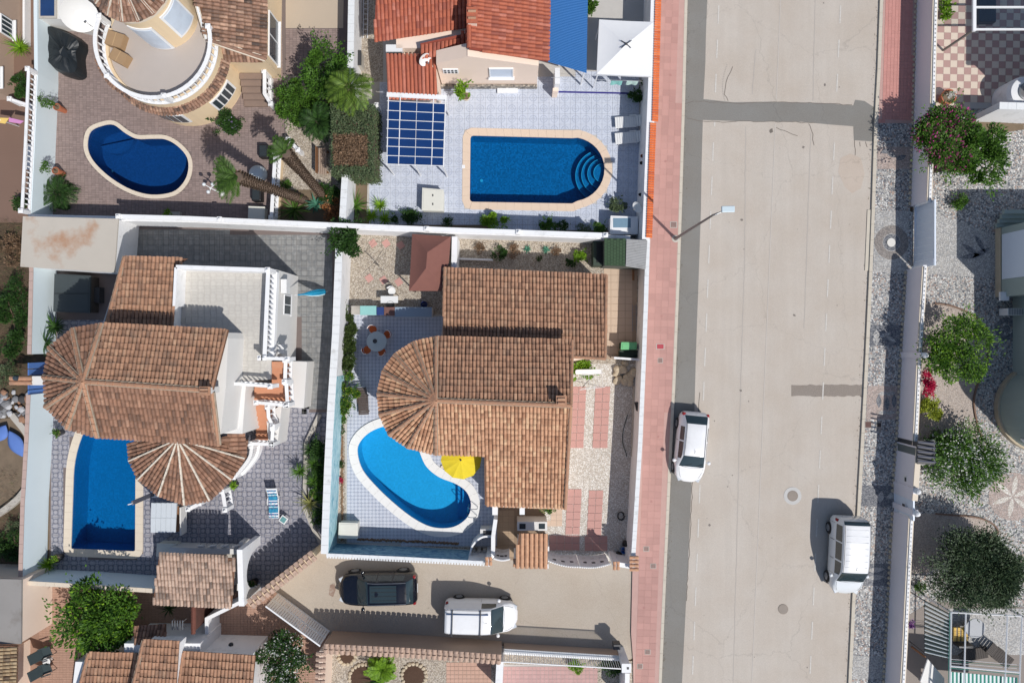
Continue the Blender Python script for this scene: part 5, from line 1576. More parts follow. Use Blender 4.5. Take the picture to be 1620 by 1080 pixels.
potted('small bushy plant in a terracotta pot, the lower one by the balustrade', 101,275,.2,.75,M['terracotta'],'bush', .36,L_['leaf'],3,420,off=.5)
palm('cycad with arching dark fronds in the corner of the mauve patio', G(100,308,0),G(100,308,0.45),L_['leaf_dark'],26,1.25,4,.15,1.2,droop=1.1,name='cycad', leafw=.035)
palm('leaning palm with shaggy trunk, its head over the patio beside the kidney pool', G(484,318,0),P(376,280,5.9),L_['palm'],18,1.3,5,.19,1.9,spread=(85,260))
palm('leaning palm with thick shaggy trunk, its head above the balustrade', G(513,312,0),P(452,242,5.3),L_['palm'],12,1.0,6,.19,1.9,spread=(70,210))
rng=random.Random(9)
bush('large round green bush left of the driveway palms', 470,158,1.4,2.0,L_['leaf'],6000,.13,10,lumps=16,elong=(.9,1.1))
bush('dense green tree beside the gate of the palm garden', 517,115,1.45,2.6,L_['leaf'],6500,.14,11,lumps=16,trunk=.9,elong=(.9,1.3))
bush('dark bush tucked under the gate palm', 515,165,1.1,1.2,L_['leaf_dark'],2200,.13,12,lumps=9)
palm('tall feathery palm with yellow green fronds reaching over the side path', G(560,195,0),P(553,138,4.5),m_leaf('palm_bright', S(66,98,30),S(112,140,52)),22,1.45,13,.16,1.3,droop=1.3)
palm('short palm with drooping fronds left of the clipped hedge', G(508,215,0),P(504,192,1.6),L_['leaf_dark'],24,1.25,14,.16,1.3,droop=1.4)
def hedge(label,u0,v0,u1,v1,h,mats,n,leaf,seed,dry=None,name='hedge'):
    rng=random.Random(seed); T_=thing(name,label,'hedge', G((u0+u1) / 2,(v0+v1) / 2))
    a,b=P(u0,v0,h).to_2d(),P(u1,v1,h).to_2d()
    core=MB(); core.prism([(a.x+.12,b.y+.12),(b.x - .12,b.y+.12),(b.x - .12,a.y - .12),(a.x+.12,a.y - .12)],0,h - .25); core.build('branches', M['bark'],T_)
    mb=MB(); da=P(dry[0],dry[1],h).to_2d() if dry else None; db=P(dry[2],dry[3],h).to_2d() if dry else None
    for i in range(n):
        f=rng.random()
        x,y,z=rng.uniform(a.x,b.x),rng.uniform(b.y,a.y),rng.uniform(.1,h)
        if f < .62: z=h+rng.uniform(-.22,.06)+0.05*math.sin(x*9)*math.cos(y*8)
        elif f < .8: x=rng.choice((a.x,b.x))+rng.uniform(-.08,.08)
        else: y=rng.choice((a.y,b.y))+rng.uniform(-.08,.08)
        m_=0
        if dry and da.x < x < db.x and db.y < y < da.y and z > h - .5: m_=1
        d=Vector((rng.uniform(-1,1),rng.uniform(-1,1),rng.uniform(-.3,1))).normalized()
        leaf_quads(mb,Vector((x,y,z)),d,leaf*rng.uniform(.6,1.4),leaf*.5,m_)
    mb.build('foliage', mats,T_)
hedge('clipped square hedge with a large dry brown patch on top', 524,165,591,276,2.35,[L_['leaf_grey'],L_['leaf_dry']],11000,.11,15,(527,212,582,262))
bush('low plants with orange leaves at the foot of the leaning palms', 528,330,.7,.7,m_leaf('leaf_rust', S(120,80,44),S(180,124,80)),900,.1,16)
rosette('broad fan palm clump at the foot of the leaning palm trunks', 465,332,1.0,L_['palm'],44,17,w=.05)
rosette('pale blue agave between the two leaning palm trunks', 500,324,.55,L_['agave'],26,18,w=.07)
bush('dark shrub at the corner of the palm garden', 520,305,.7,.8,L_['leaf_dark'],1100,.11,19)
bush('small shrub beside the balustrade foot', 452,296,.4,.5,L_['leaf'],400,.09,20)
# ---- upper middle lot beds
rosette('feathery yellow green palm in the bed left of the storage box', 562,325,.95,L_['leaf'],46,21,w=.03)
rosette('spiky yucca nearest the filter box, upper of three', 601,325,.5,L_['leaf_bright'],40,22,w=.035)
rosette('spiky yucca at the lower left of the yucca group', 588,342,.5,L_['leaf_bright'],40,23,w=.035)
rosette('spiky yucca at the lower right of the yucca group', 609,347,.5,L_['leaf_bright'],40,24,w=.035)
bush('green bush in the bed right of the yuccas', 640,346,.75,.7,L_['leaf_dark'],1500,.1,25,elong=(1.5,.7))
bush('bright green clipped bush in the bed below the pool, largest of the row', 783,352,.72,.8,L_['leaf_bright'],2200,.1,26,elong=(1.1,.7))
bush('green bush in the bed below the pool, middle of the row', 868,357,.5,.6,L_['leaf'],1000,.1,27)
bush('white flowered dark shrub below the pool', 890,359,.38,.5,L_['leaf_dark'],600,.1,28,M['flower_white'],.12)
bush('low olive shrub below the pool end', 922,362,.42,.5,L_['leaf_grey'],600,.09,29)
bush('green shrub beside the wash basin', 950,360,.45,.6,L_['leaf'],700,.1,30)
bush('pale leafy shrub at the corner beside the pool', 978,326,.55,.8,L_['leaf_grey'],800,.11,31)
bush('dark low plant in the bed between the bright bushes', 708,352,.4,.4,L_['leaf_dark'],400,.09,32)
potted('leafy dracaena in a white round pot in front of the peach wall', 738,156,.24,.4,M['coping'],'bush', .5,L_['leaf_bright'],33,240,.2,off=.7)
bush('dark green potted shrub below the white gazebo', 1006,151,.42,.9,L_['leaf_dark'],800,.11,34)
bush('small shrub in the corner right of the gazebo', 1022,130,.28,.7,L_['leaf_dark'],350,.1,35)
bush('green bush behind the blue shade roof', 930,8,.55,1.2,L_['leaf'],900,.12,36)
# ---- lot D
bush('dense green vine spilling over the corner of the white walls', 547,376,1.15,1.0,L_['leaf_dark'],3000,.15,40,lumps=12,zb=1.4)
bush('long reddish green shrub row along the left wall', 548,540,.72,1.2,m_leaf('leaf_mixed', S(40,66,28),S(78,94,44)),5200,.12,41,lumps=22,elong=(.75,3.1))
bush('rounded shrub with yellow tips at the left wall beside the brown lounger', 549,624,.8,1.1,L_['leaf'],2600,.11,42,M['leaf_yellow'],.25,elong=(.9,1.7))
bush('small green plant at the foot of the mural, upper', 541,663,.25,.4,L_['leaf'],260,.09,43)
bush('small green plant at the foot of the mural, middle', 539,680,.25,.4,L_['leaf_dark'],260,.09,44)
bush('tiny green plant at the foot of the mural, lower', 540,734,.2,.3,L_['leaf_dark'],180,.08,45)
bush('tiny pink flowering plant at the foot of the mural', 538,760,.16,.25,L_['flower_red'],80,.08,46)
bush('dark round shrub in the shaded rear bed', 789,400,.45,.5,L_['leaf_dark'],700,.1,47)
bush('dry brown shrub in the rear bed, left', 758,392,.35,.35,L_['leaf_dry'],400,.08,48)
bush('dry brown shrub in the rear bed, right of the dark one', 812,398,.42,.35,L_['leaf_dry'],450,.08,49)
rosette('turquoise agave in the rear bed, left of the pair', 834,394,.25,L_['agave'],18,50,w=.05)
rosette('turquoise agave in the rear bed, right of the pair', 864,395,.28,L_['agave'],18,51,w=.05)
bush('dry clump between the rear bed agaves', 880,397,.3,.3,L_['leaf_dry'],260,.08,52)
bush('small green clump in the rear bed near the roof edge', 853,409,.15,.25,L_['leaf_dark'],120,.07,53)
bush('dark green cushion in the rear bed nearest the shed', 903,415,.32,.4,L_['leaf_dark'],420,.08,54)
bush('bright yellow green plant beside the green shed', 920,405,.42,.6,L_['leaf_bright'],380,.13,55)
bush('leafy green bush under the roof edge beside the gravel drive', 921,585,.75,.9,L_['leaf_bright'],1400,.14,56,elong=(1,1.1))
bush('low green plants under the lower eave', 868,806,.35,.4,L_['leaf'],350,.09,57,elong=(1.6,.5))
# ---- left villa
rosette('spiky yucca in the shaded corner by the hot tub', 86,517,.7,L_['leaf_dark'],50,60,w=.05,h=.5)
rosette('spiky yucca beside the fan roof at the left wall', 70,541,.7,L_['leaf_dark'],50,61,w=.05,h=.8)
potted('small leafy plant in a dark pot on the pool terrace', 100,683,.2,.5,M['darkmetal'],'bush', .22,L_['leaf'],62,90,.12)
potted('spiky green plant in a dark pot at the lower pool corner', 98,879,.24,.5,M['darkmetal'],'bush', .2,L_['leaf_bright'],63,60,.1)
rosette('bright spiky bush in the lower left pool corner', 76,893,.55,L_['leaf_bright'],60,64,w=.03,h=.3)
potted('small yucca in a black pot below the curved stair', 375,765,.2,.45,M['darkmetal'],'spiky', .3,L_['leaf_bright'],65)
flat('planting_bed', [(488,695),(505,672),(526,672),(520,850),(508,850),(490,815),(486,760)],(),0.012,M['soil'],gB)
rosette('fine leaved plant, uppermost in the bed by the white wall', 492,712,.55,L_['leaf_dark'],60,66,w=.025,h=.4)
rosette('bushy green plant in the bed by the white wall, second from the top', 497,735,.6,L_['leaf'],70,67,w=.025,h=.5)
rosette('green tufted plant at the left edge of the wall bed', 474,745,.55,L_['leaf'],70,68,w=.025,h=.5)
rosette('green tufted plant in the middle of the wall bed', 495,762,.5,L_['leaf'],60,69,w=.025,h=.4)
rosette('sago palm with pale tips, lowest in the wall bed', 490,795,.75,m_leaf('sago', S(84,100,48),S(150,150,88)),46,70,w=.03,h=.3)
kb=MB(); wall_strip(kb,[G(*p).to_2d() for p in ((507,655),(493,685),(486,700),(483,800),(500,840),(512,860))],0.22,0,.25); tag(kb.build('bed_edging', M['concrete']),'low grey concrete edging round the bed by the white wall', 'edging')
potted('dark potted plant at the foot of the tiled canopy', 405,918,.25,.5,M['black'],'bush', .3,L_['leaf_dark'],71,160,.1)
# scrub left of the lot
for i,(u,v,r_) in enumerate(((10,380,1.2),(30,420,.9),(8,470,1.3),(32,500,.8),(12,550,1.2),(36,570,.7),(20,780,.9),(30,830,.7))):
    pass
stf=MB(); rng=random.Random(77)
for i in range(5200):
    u,v=rng.uniform(-25,44),rng.uniform(352,612)
    if i > 4200: u,v=rng.uniform(-25,34),rng.uniform(740,890)
    c=G(u+3,v,rng.uniform(.02,.5)); d=Vector((rng.uniform(-1,1),rng.uniform(-1,1),rng.uniform(0,.6))).normalized()
    stf.add([c,c+d*.2+Vector((0,0.012,0)),c+d*.38],[(0,1,2)],rng.choice((0,0,0,1)))
stf.build('scrub', [L_['leaf_dry'],L_['leaf_dark']])['kind'] = 'stuff'
bush('dull green shrub growing in the scrub beside the left wall', 32,470,.9,1.0,L_['leaf_dark'],1500,.1,72,elong=(.7,1.6))
bush('low scrubby bush at the left edge below the patio wall', 20,395,.9,.7,L_['leaf_dry'],1300,.12,73)
bush('greenish scrub bush beside the rubble', 12,590,.8,.6,L_['leaf_grey'],1000,.1,74)
bush('grey green thistly plant at the left edge beside the pool wall', 26,830,.7,.6,L_['leaf_grey'],700,.1,75)
# far left yard
bush('palm like shrub against the far left house', 34,74,.6,.9,L_['leaf_bright'],10,.1,76) if False else rosette('yellow green yucca against the far left house', 32,76,.65,L_['leaf_bright'],50,76,h=.7,w=.04)
bush('dark round shrub against the far left house', 32,135,.62,1.2,L_['leaf_dark'],1500,.11,77,elong=(.8,1.2))
bush('green shrub at the lower end of the far left yard', 33,322,.5,.8,L_['leaf_dark'],700,.1,78)
# lower left
bush('broad citrus tree with glossy green crown below the pool wall', 148,978,2.3,1.9,L_['leaf'],7500,.2,80,M['leaf_bright'],.3,name='citrus_tree', cat='tree', lumps=26,trunk=1.2,elong=(1,.95))
bush('white flowering oleander beside the sliding gate', 445,1048,1.5,2.2,L_['leaf_dark'],6500,.14,81,M['flower_white'],.28,name='oleander', lumps=24,trunk=.6,elong=(.95,1.2))
rosette('potted yucca in the shade behind the tiled pillar', 268,962,.5,L_['leaf_dark'],40,82,h=.6,w=.03)
# lower middle garden
palm('fan palm with bright green leaves in the lower garden', G(606,1052,0),G(606,1052,.5),L_['leaf_bright'],26,.95,83,.14,1.2,name='fan_palm', leafw=.06)
rosette('dark spiky plant below the fan palm', 598,1078,.7,L_['leaf_dark'],44,84,w=.04)
bush('yellow green shrub behind the lower white fence', 912,1052,.45,.7,L_['leaf_bright'],500,.12,85)
bush('dark green shrub at the end of the lower white fence', 965,1052,.7,.9,L_['leaf_dark'],1300,.12,86,elong=(1.2,.8))
# right gardens
bush('bougainvillea with magenta flowers hanging over the street wall', 1497,222,1.75,1.5,L_['leaf'],8500,.15,90,M['flower_pink'],.26,name='bougainvillea', lumps=30,trunk=1.3,elong=(.95,1.25))
bush('fig tree with bright green crown behind the bougainvillea', 1552,245,1.5,1.3,L_['leaf'],5200,.18,91,M['leaf'],.1,name='fig_tree', cat='tree', lumps=24,trunk=1.4,elong=(.95,1.5))
bush('small green plant under the fig tree', 1515,318,.5,.6,L_['leaf'],500,.13,92)
bush('bright green feathery tree beside the mosaic path', 1519,548,1.9,1.5,L_['leaf'],7000,.15,93,M['leaf_bright'],.4,name='pepper_tree', cat='tree', lumps=30,trunk=1.5,elong=(1,1.1))
bush('crimson bougainvillea branch over the balustrade', 1469,603,.55,1.0,L_['flower_red'],1300,.11,94,name='bougainvillea', trunk=1.2,elong=(.6,1.6))
bush('yellow leaved shrub inside the balustrade below the crimson flowers', 1476,645,.65,1.2,L_['leaf_yellow'],1600,.13,95,lumps=10)
bush('large oleander covered with white flowers inside the street wall', 1526,728,2.15,2.2,L_['leaf'],11000,.15,96,M['flower_white'],.3,name='oleander', lumps=40,trunk=.4,elong=(1.05,.95))
bush('small leafy shrub touching the white oleander', 1482,698,.7,.8,L_['leaf_grey'],1100,.13,97)
bush('grey green olive tree with dense round crown', 1546,903,2.5,1.9,m_leaf('olive_leaf', S(44,62,40),S(84,104,72)),26000,.14,98,None,0,name='olive_tree', cat='tree', lumps=60,trunk=1.1,elong=(1.05,.95))
bush('tuft of green leaves at the top of the checkered patio', 1497,12,.45,.8,L_['leaf_bright'],260,.2,99,elong=(.7,1.6))
bush('small mauve flowering plant on the lower balustrade', 1440,986,.22,.5,m_leaf('flower_violet', S(90,50,110),S(140,80,150)),260,.08,100,zb=1.3)
bush('small green plant at the olive tree wall', 1455,930,.35,.4,L_['leaf'],300,.1,101)
# ================================================================ vehicles
def interp(keys,x):
    for a,b in zip(keys,keys[1:]):
        if a[0] <= x <= b[0]:
            t=(x - a[0]) / (b[0] - a[0]); return [a[i]+(b[i] - a[i])*t for i in range(1,6)]
    return list(keys[-1][1:])
def car(label,loc,rz,keys,paint,ws,rw,sides,wheels,wr=0.31,glass=None,cat='car', name='parked_car', trim=None,tail=None,rails=None,ribs=None,cladding=None,mirror=None,wheelw=0.2,top=None):
    T_=thing(name,label,cat,(loc[0],loc[1],-0.012),rz)
    glass=glass or M['carglass']
    xs=set(k[0] for k in keys)
    for a,b in sides: xs |= {a,b}
    xs |= {ws[0],ws[1],rw[0],rw[1]}
    lo,hi=keys[0][0],keys[-1][0]; n=44
    for i in range(n+1): xs.add(lo+(hi - lo)*i / n)
    xs=sorted(xs); q=[xs[0]]
    for x in xs[1:]:
        if x - q[-1] > 0.008: q.append(x)
    xs=q
    S2=[]
    rows=[]
    for x in xs:
        # light smoothing of the key profile
        v=[0]*5
        for dx,wgt in ((-.07,.25),(0,.5),(.07,.25)):
            p=interp(keys,min(max(x+dx,lo),hi))
            for i in range(5): v[i]+=p[i]*wgt
        w,zl,zb,zt,r_=v
        ringp_=[(w*.90,zl),(w*.985,zl+.12),(w,zl+(zb - zl)*.5),(w*.985,zb - .08),(w*.945,zb),
                  (w*.945+(r_ - w*.945)*.08,zb+(zt - zb)*.06),
                  (w*.945+(r_ - w*.945)*.78,zb+(zt - zb)*.80),(r_*.97,zt - (zt - zb)*.06),(r_*.84,zt),(r_*.45,zt+.018),(0,zt+.024)]
        full=[(x,y,z) for y,z in ringp_]+[(x,-y,z) for y,z in ringp_[-2::-1]]
        rows.append(full)
    nc=len(rows[0])
    parts={}
    def put(key,a,b,j):
        parts.setdefault(key,MB()).add([rows[a][j],rows[a][j+1],rows[b][j+1],rows[b][j]],[(0,3,2,1)])
    for i in range(len(xs) - 1):
        xm=(xs[i]+xs[i+1]) / 2
        for j in range(nc - 1):
            k=j if j < 10 else nc - 2 - j
            key = 'body'
            if k==5:
                for si,(a,b) in enumerate(sides):
                    if a < xm < b: key=('side_window', si,j < 10)
            if k >= 7 and ws[0] < xm < ws[1]: key = 'windscreen'
            if k >= 7 and rw[0] < xm < rw[1] : key = 'rear_window'
            if key == 'body' and k >= 7 and rw[1] <= xm <= ws[0] : key = 'roof'
            if key == 'body' and k < 1 and cladding: key = 'sill'
            put(key,i,i+1,j)
    parts.setdefault('body', MB()).add(rows[0],[tuple(range(nc))]); parts['body'].add(rows[-1],[tuple(range(nc))[::-1]])
    for key,mb in parts.items():
        nm=key if isinstance(key,str) else key[0]
        mt=glass if nm in ('windscreen', 'rear_window', 'side_window') else (cladding if nm == 'sill' else (top if nm == 'roof' and top else paint))
        o=mb.build(nm,mt,T_,smooth=True,local=True)
        # weld so that the shading is smooth
        import bmesh
        bm=bmesh.new(); bm.from_mesh(o.data); bmesh.ops.remove_doubles(bm,verts=bm.verts,dist=0.0005); bmesh.ops.recalc_face_normals(bm,faces=bm.faces); bm.to_mesh(o.data); bm.free()
    # shut lines and window frames, wheels, lights, mirrors
    def ring_at(x): return interp(keys,x)
    for (x,s) in wheels:
        w=ring_at(x)[0]
        mb=MB(); y=s*(w - wheelw*.5+.03)
        mb.cyl((x,y - wheelw / 2,wr),(x,y+wheelw / 2,wr),wr,n=24); tw=mb.build('wheel', M['tyre'],T_,local=True)
        mb=MB(); mb.cyl((x,s*(w+.03),wr),(x,s*(w+.045),wr),wr*.62,n=18)
        for k in range(5):
            a=k*2*math.pi / 5; mb.box((x+math.cos(a)*wr*.33,s*(w+.05),wr+math.sin(a)*wr*.33),(.06,.02,wr*.55),rot=Matrix.Rotation(-a+math.pi / 2,3,'Y'))
        mb.build('rim', M['rim'],tw,local=True)
        mb=MB(); vs_=[]
        for k in range(13):
            a=math.pi*k / 12; vs_+=[(x+math.cos(a)*(wr+.05),s*(w+.012),wr+math.sin(a)*(wr+.05)),(x+math.cos(a)*(wr - .02),s*(w+.012),wr+math.sin(a)*(wr - .02))]
        mb.add(vs_,[(2*k,2*k+1,2*k+3,2*k+2) for k in range(12)]); mb.build('wheel_arch', M['tyre'],T_,local=True)
    mx=mirror if mirror is not None else ws[1] - .28
    for s in (-1,1):
        w,zl,zb,zt,r_=ring_at(mx)
        mb=MB(); mb.lathe((mx,s*(w+.12),zb - .02),[(.03,0),(.1,.03),(.11,.1),(.06,.15)],10); mb.tube([(mx,s*(w - .08),zb),(mx,s*(w+.1),zb+.05)],.025,6)
        mb.build('wing_mirror', trim or paint,T_,local=True,smooth=True)
    xf=keys[-1][0]; xr=keys[0][0]
    for s in (-1,1):
        w,zl,zb,zt,r_=ring_at(xf - .2)
        mb=MB(); mb.box((xf - .2,s*w*.84,zb - .035),(.3,.24,.13),rz=-s*.45); mb.build('headlight', M['lens'],T_,local=True,bevel=.03)
        w,zl,zb,zt,r_=ring_at(xr+.12)
        tz=tail or zb
        mb=MB(); mb.box((xr+.13,s*w*.9,tz),(.16,.14,.3),rz=s*.25); mb.build('tail_light', M['redlens'],T_,local=True,bevel=.02)
    w,zl,zb,zt,r_=ring_at(xf - .05)
    mb=MB(); mb.box((xf - .02,0,zl+.12),(.05,.52,.11)); mb.build('number_plate', M['plastic'],T_,local=True)
    mb=MB(); mb.box((xr+.01,0,zl+.25),(.05,.52,.11)); mb.build('number_plate', M['plastic'],T_,local=True)
    # bumper shut lines: bonnet gap and roof gutters
    mb=MB()
    a=ring_at(ws[1]+.03)
    pts=[]
    for k in range(11):
        y=-1+2*k / 10; x=ws[1]+.07 - .10*y*y; p=ring_at(x); pts.append((x,y*p[4]*.95,p[3]+.02 - .0*y*y))
    mb.tube(pts,.012,5)
    for s in (-1,1):
        pts=[]
        for k in range(9):
            x=ws[1]+.05+(xf - .32 - ws[1])*k / 8; p=ring_at(x); pts.append((x,s*p[4]*(.93 - .0*k),p[3] - .004))
        mb.tube(pts,.009,5)
    mb.build('bonnet_gap', M['black'],T_,local=True)
    mb=MB()
    for s in (-.35,.25):
        x=ws[1] - .02; p=ring_at(x); q2=ring_at(ws[1] - .3)
        mb.tube([(x,s,p[3]+.035),(ws[1] - .2,s+.35,(p[3]+q2[3]) / 2+.05)],.012,5)
    mb.build('wiper', M['black'],T_,local=True)
    for s in (-1,1):
        for a,b in ((rw[1],ws[0]),):
            pts=[(a+(b - a)*k / 12,s*ring_at(a+(b - a)*k / 12)[4]*.93,ring_at(a+(b - a)*k / 12)[3]+(.012 if not rails else .05)) for k in range(13)]
            mb=MB(); mb.tube(pts,.012 if not rails else .022,5); mb.build('roof_rail' if rails else 'roof_gutter', M['black'] if not rails else M['rail'],T_,local=True)
    # door gaps
    mb=MB()
    xs2=sorted(set([s[0] - .03 for s in sides]+[s[1]+.03 for s in sides]))
    for x in xs2:
        w,zl,zb,zt,r_=ring_at(x)
        for s in (-1,1): mb.tube([(x,s*(w*.96),zl+.1),(x,s*(w*1.004),zl+(zb - zl)*.5),(x,s*(w*.99),zb - .06)],.008,4)
    mb.build('door_gap', M['black'],T_,local=True)
    for (x0,x1,n_) in (ribs or []):
        for k in range(n_):
            x=x0+(x1 - x0)*k / (n_ - 1); p=ring_at(x)
            mb=MB(); mb.box((x,0,p[3]+.024),(.02,p[4]*1.6,.014)); mb.build('roof_rib', paint,T_,local=True)
    # antenna
    p=ring_at(ws[0] - .15 if not rails else rw[1]+.1)
    mb=MB(); x=ws[0] - .15 if not rails else rw[1]+.1; mb.tube([(x,0,p[3]+.02),(x - .22,0,p[3]+.16)],.008,5); mb.build('aerial', M['black'],T_,local=True)
    return T_
def paintm(name,col,rough=0.25,metal=0.0,dusty=.12):
    T=NT(name); a=T.mix(T.noise(1.2,3),dark(col,.96),dark(col,1.03))
    dust=T.ramp(T.noise(5,5,.7),[(0.45,W8(0)),(0.8,W8(dusty))])
    a=T.mix(dust,a,S(180,168,150)); T.set(a,rough,metal); T.b.inputs['Coat Weight'].default_value=0.5; T.b.inputs['Coat Roughness'].default_value=.08
    return T.mat
M['carwhite']=paintm('white_car_paint', W8(0.8)); M['carblack']=paintm('black_car_paint', S(12,16,28),.15,0,.012); M['carsilver']=paintm('pale_silver_paint', S(226,230,232))
M['carglass']=m_glass('car_glass', S(44,58,62),.04,.8); M['tyre']=plain('tyre', S(36,36,38),.8,.1); M['rim']=plain('rim', S(170,172,175),.35,.05,metal=.7)
M['lens']=plain('headlight_lens', S(205,210,215),.15,.03); M['redlens']=plain('red_lens', S(150,26,30),.2,.05); M['rail']=plain('roof_rail_metal', S(150,152,156),.35,.03,metal=.7)
hatch=[(-2.02,.55,.40,.70,.76,.50),(-1.96,.72,.30,.88,.97,.62),(-1.82,.81,.25,.95,1.12,.68),(-1.42,.86,.22,.97,1.41,.60),(-1.1,.87,.2,.97,1.46,.59),(0,.88,.2,.95,1.49,.60),(.45,.88,.2,.94,1.44,.62),(1.12,.87,.2,.90,.99,.74),(1.42,.83,.22,.84,.93,.69),(1.7,.75,.25,.76,.84,.58),(1.88,.60,.30,.66,.74,.44),(1.98,.42,.36,.58,.64,.3),(2.03,.22,.42,.52,.56,.16)]
c=P(1094.5,707,.75)
car('white compact hatchback parked nose down against the pink pavement kerb', (c.x,c.y),R(-95.5),hatch,M['carwhite'],(.42,1.08),(-1.84,-1.40),[(-1.2,-.42),(-.34,.62)],[(x,s) for x in (-1.25,1.28) for s in (-1,1)])
suv=[(-2.26,.62,.50,.85,.92,.56),(-2.2,.80,.38,1.0,1.10,.70),(-2.05,.87,.32,1.05,1.28,.72),(-1.75,.90,.3,1.08,1.58,.64),(-1.3,.92,.28,1.08,1.64,.64),(0,.93,.26,1.05,1.68,.65),(.45,.93,.26,1.04,1.62,.67),(1.12,.92,.27,1.02,1.10,.78),(1.55,.89,.3,.98,1.05,.75),(1.9,.82,.35,.9,.98,.64),(2.1,.68,.40,.78,.86,.5),(2.22,.48,.46,.66,.73,.34),(2.28,.24,.52,.6,.65,.18)]
c=P(598,931,.8)
sv=car('black suv with roof rails parked in the side lane', (c.x,c.y),R(180+1),suv,M['carblack'],(.42,1.1),(-2.08,-1.72),[(-1.6,-1.0),(-.92,-.1),(-.03,.75)],[(x,s) for x in (-1.4,1.4) for s in (-1,1)],.36,rails=True,cladding=M['black'])
mb=MB(); mb.box((-.45,0,1.692),(1.5,.95,.012)); mb.build('sunroof', M['carglass'],sv,local=True)
for y in (-.35,-.12,.12,.35):
    mb=MB(); mb.box((-.5,y,1.702),(1.4,.02,.012)); mb.build('roof_rib', M['black'],sv,local=True)
van=[(-2.05,.72,.45,.95,1.5,.66),(-2.0,.82,.35,1.05,1.76,.70),(-1.85,.86,.3,1.08,1.81,.72),(-1.0,.87,.28,1.08,1.84,.73),(.2,.88,.27,1.07,1.84,.73),(.62,.88,.27,1.06,1.76,.72),(1.32,.87,.27,1.02,1.14,.76),(1.6,.84,.3,.95,1.04,.72),(1.82,.75,.34,.84,.92,.6),(1.98,.6,.4,.72,.8,.45),(2.07,.42,.45,.62,.68,.3),(2.11,.22,.5,.56,.6,.16)]
c=P(760.5,974,.85)
wv=car('white small delivery van with roof bars parked in the side lane', (c.x,c.y),R(-1.5),van,M['carwhite'],(.6,1.3),(-2.04,-1.99),[(.05,.88)],[(x,s) for x in (-1.3,1.35) for s in (-1,1)],.31,cat='van', name='parked_van')
for x in (-1.55,.02):
    mb=MB(); mb.box((x,0,1.93),(.06,1.5,.035))
    for s in (-1,1): mb.box((x,s*.68,1.885),(.07,.05,.09))
    mb.build('roof_bar', M['darkmetal'],wv,local=True)
mb=MB(); mb.tube([(-1.9,.45,1.87),(.45,.47,1.87)],.035,6); mb.build('roof_strip', plain('blue_strip', S(60,90,130),.5,.05),wv,local=True)
van2=[(-2.18,.76,.45,1.0,1.55,.68),(-2.12,.86,.35,1.08,1.74,.74),(-1.95,.91,.3,1.1,1.86,.76),(-1.0,.92,.28,1.1,1.92,.77),(.3,.92,.27,1.09,1.9,.77),(.75,.92,.27,1.08,1.8,.76),(1.4,.91,.27,1.04,1.2,.80),(1.72,.88,.3,.98,1.08,.76),(1.95,.8,.34,.86,.94,.66),(2.12,.64,.4,.74,.82,.48),(2.22,.44,.46,.64,.7,.32),(2.26,.22,.5,.58,.63,.16)]
c=P(1342,878,.9)
v2=car('pale silver passenger van parked beside the mosaic pavement', (c.x,c.y),R(-92.5),van2,M['carsilver'],(.72,1.38),(-2.13,-1.94),[(-1.85,-.95),(-.87,.1),(.2,.95)],[(x,s) for x in (-1.4,1.42) for s in (-1,1)],.32,cat='van', name='parked_van', ribs=[(-1.7,.4,7)],top=M['carwhite'])
# ================================================================ street furniture
base=G(1068,378)
hd=P(1150,331,8.0)
lp=thing('street_lamp', 'tall grey street lamp leaning its long arm over the road', 'street lamp', base)
tp_=P(1131,341.5,7.95)
pole=MB(); pole.cyl((base.x,base.y,0.09),(base.x,base.y,0.5),.11,.1,12); pole.tube([(base.x,base.y,.4),(base.x,base.y,4),(base.x,base.y,7.6)],[.085,.07,.05],12)
pole.build('pole', plain('galvanised', S(128,128,126),.5,.08,metal=.4),lp)
top=Vector((base.x,base.y,7.6))
mb=MB(); mb.tube(smooth_path([top,top+Vector((.12,.03,.25)),between(top,tp_,.5)+Vector((0,0,.12)),hd],4),.04,8); mb.build('arm', M['metal'],lp)
mb=MB(); mb.box(hd+Vector((.05,0,0)),(.62,.3,.12),rz=0.02); mb.build('lamp_head', plain('pale_lamp_head', S(205,220,226),.5,.03),lp,bevel=.04)
mb=MB(); mb.lathe((base.x,base.y,.09),[(.22,0),(.22,.02),(.16,.04)],16); mb.build('foot', M['concrete'],lp)
# ================================================================ garden furniture builders
def legs4(w,d,h,T_,mat,r=.02,inset=.03):
    for x in (-1,1):
        for y in (-1,1):
            mb=MB(); mb.cyl((x*(w / 2 - inset),y*(d / 2 - inset),0),(x*(w / 2 - inset)*.95,y*(d / 2 - inset)*.95,h),r,r,8); mb.build('leg', mat,T_,local=True)
def make_lounger(label,mat,cat='sun lounger', L=1.9,w=.66,slats=14):
    T_=thing('sun_lounger', label,cat)
    n=slats
    for i in range(n):
        t=(i+.5) / n; x=-L / 2+L*t
        z=.33 if t < .62 else .33+(t - .62) / .38*.38
        tilt=0 if t < .62 else -math.atan2(.38,L*.38)
        mb=MB(); mb.box((x,0,z),(L / n*.9,w - .06,.03),rot=Matrix.Rotation(tilt,3,'Y')); mb.build('slat', mat,T_,local=True)
    for s in (-1,1):
        mb=MB(); y=s*(w / 2 - .03)
        mb.tube([(-L / 2,y,.3),(L*.12,y,.3),(L / 2,y,.3+.38)],.03,6); mb.build('side_rail', mat,T_,local=True)
        mb=MB(); mb.box((L*.05,s*(w / 2+.0),.42),(.4,.05,.04)); mb.build('armrest', mat,T_,local=True)
        for x in (-L*.4,L*.18):
            mb=MB(); mb.cyl((x,y,0),(x,y,.3),.03,.03,8); mb.build('leg', mat,T_,local=True)
    return T_
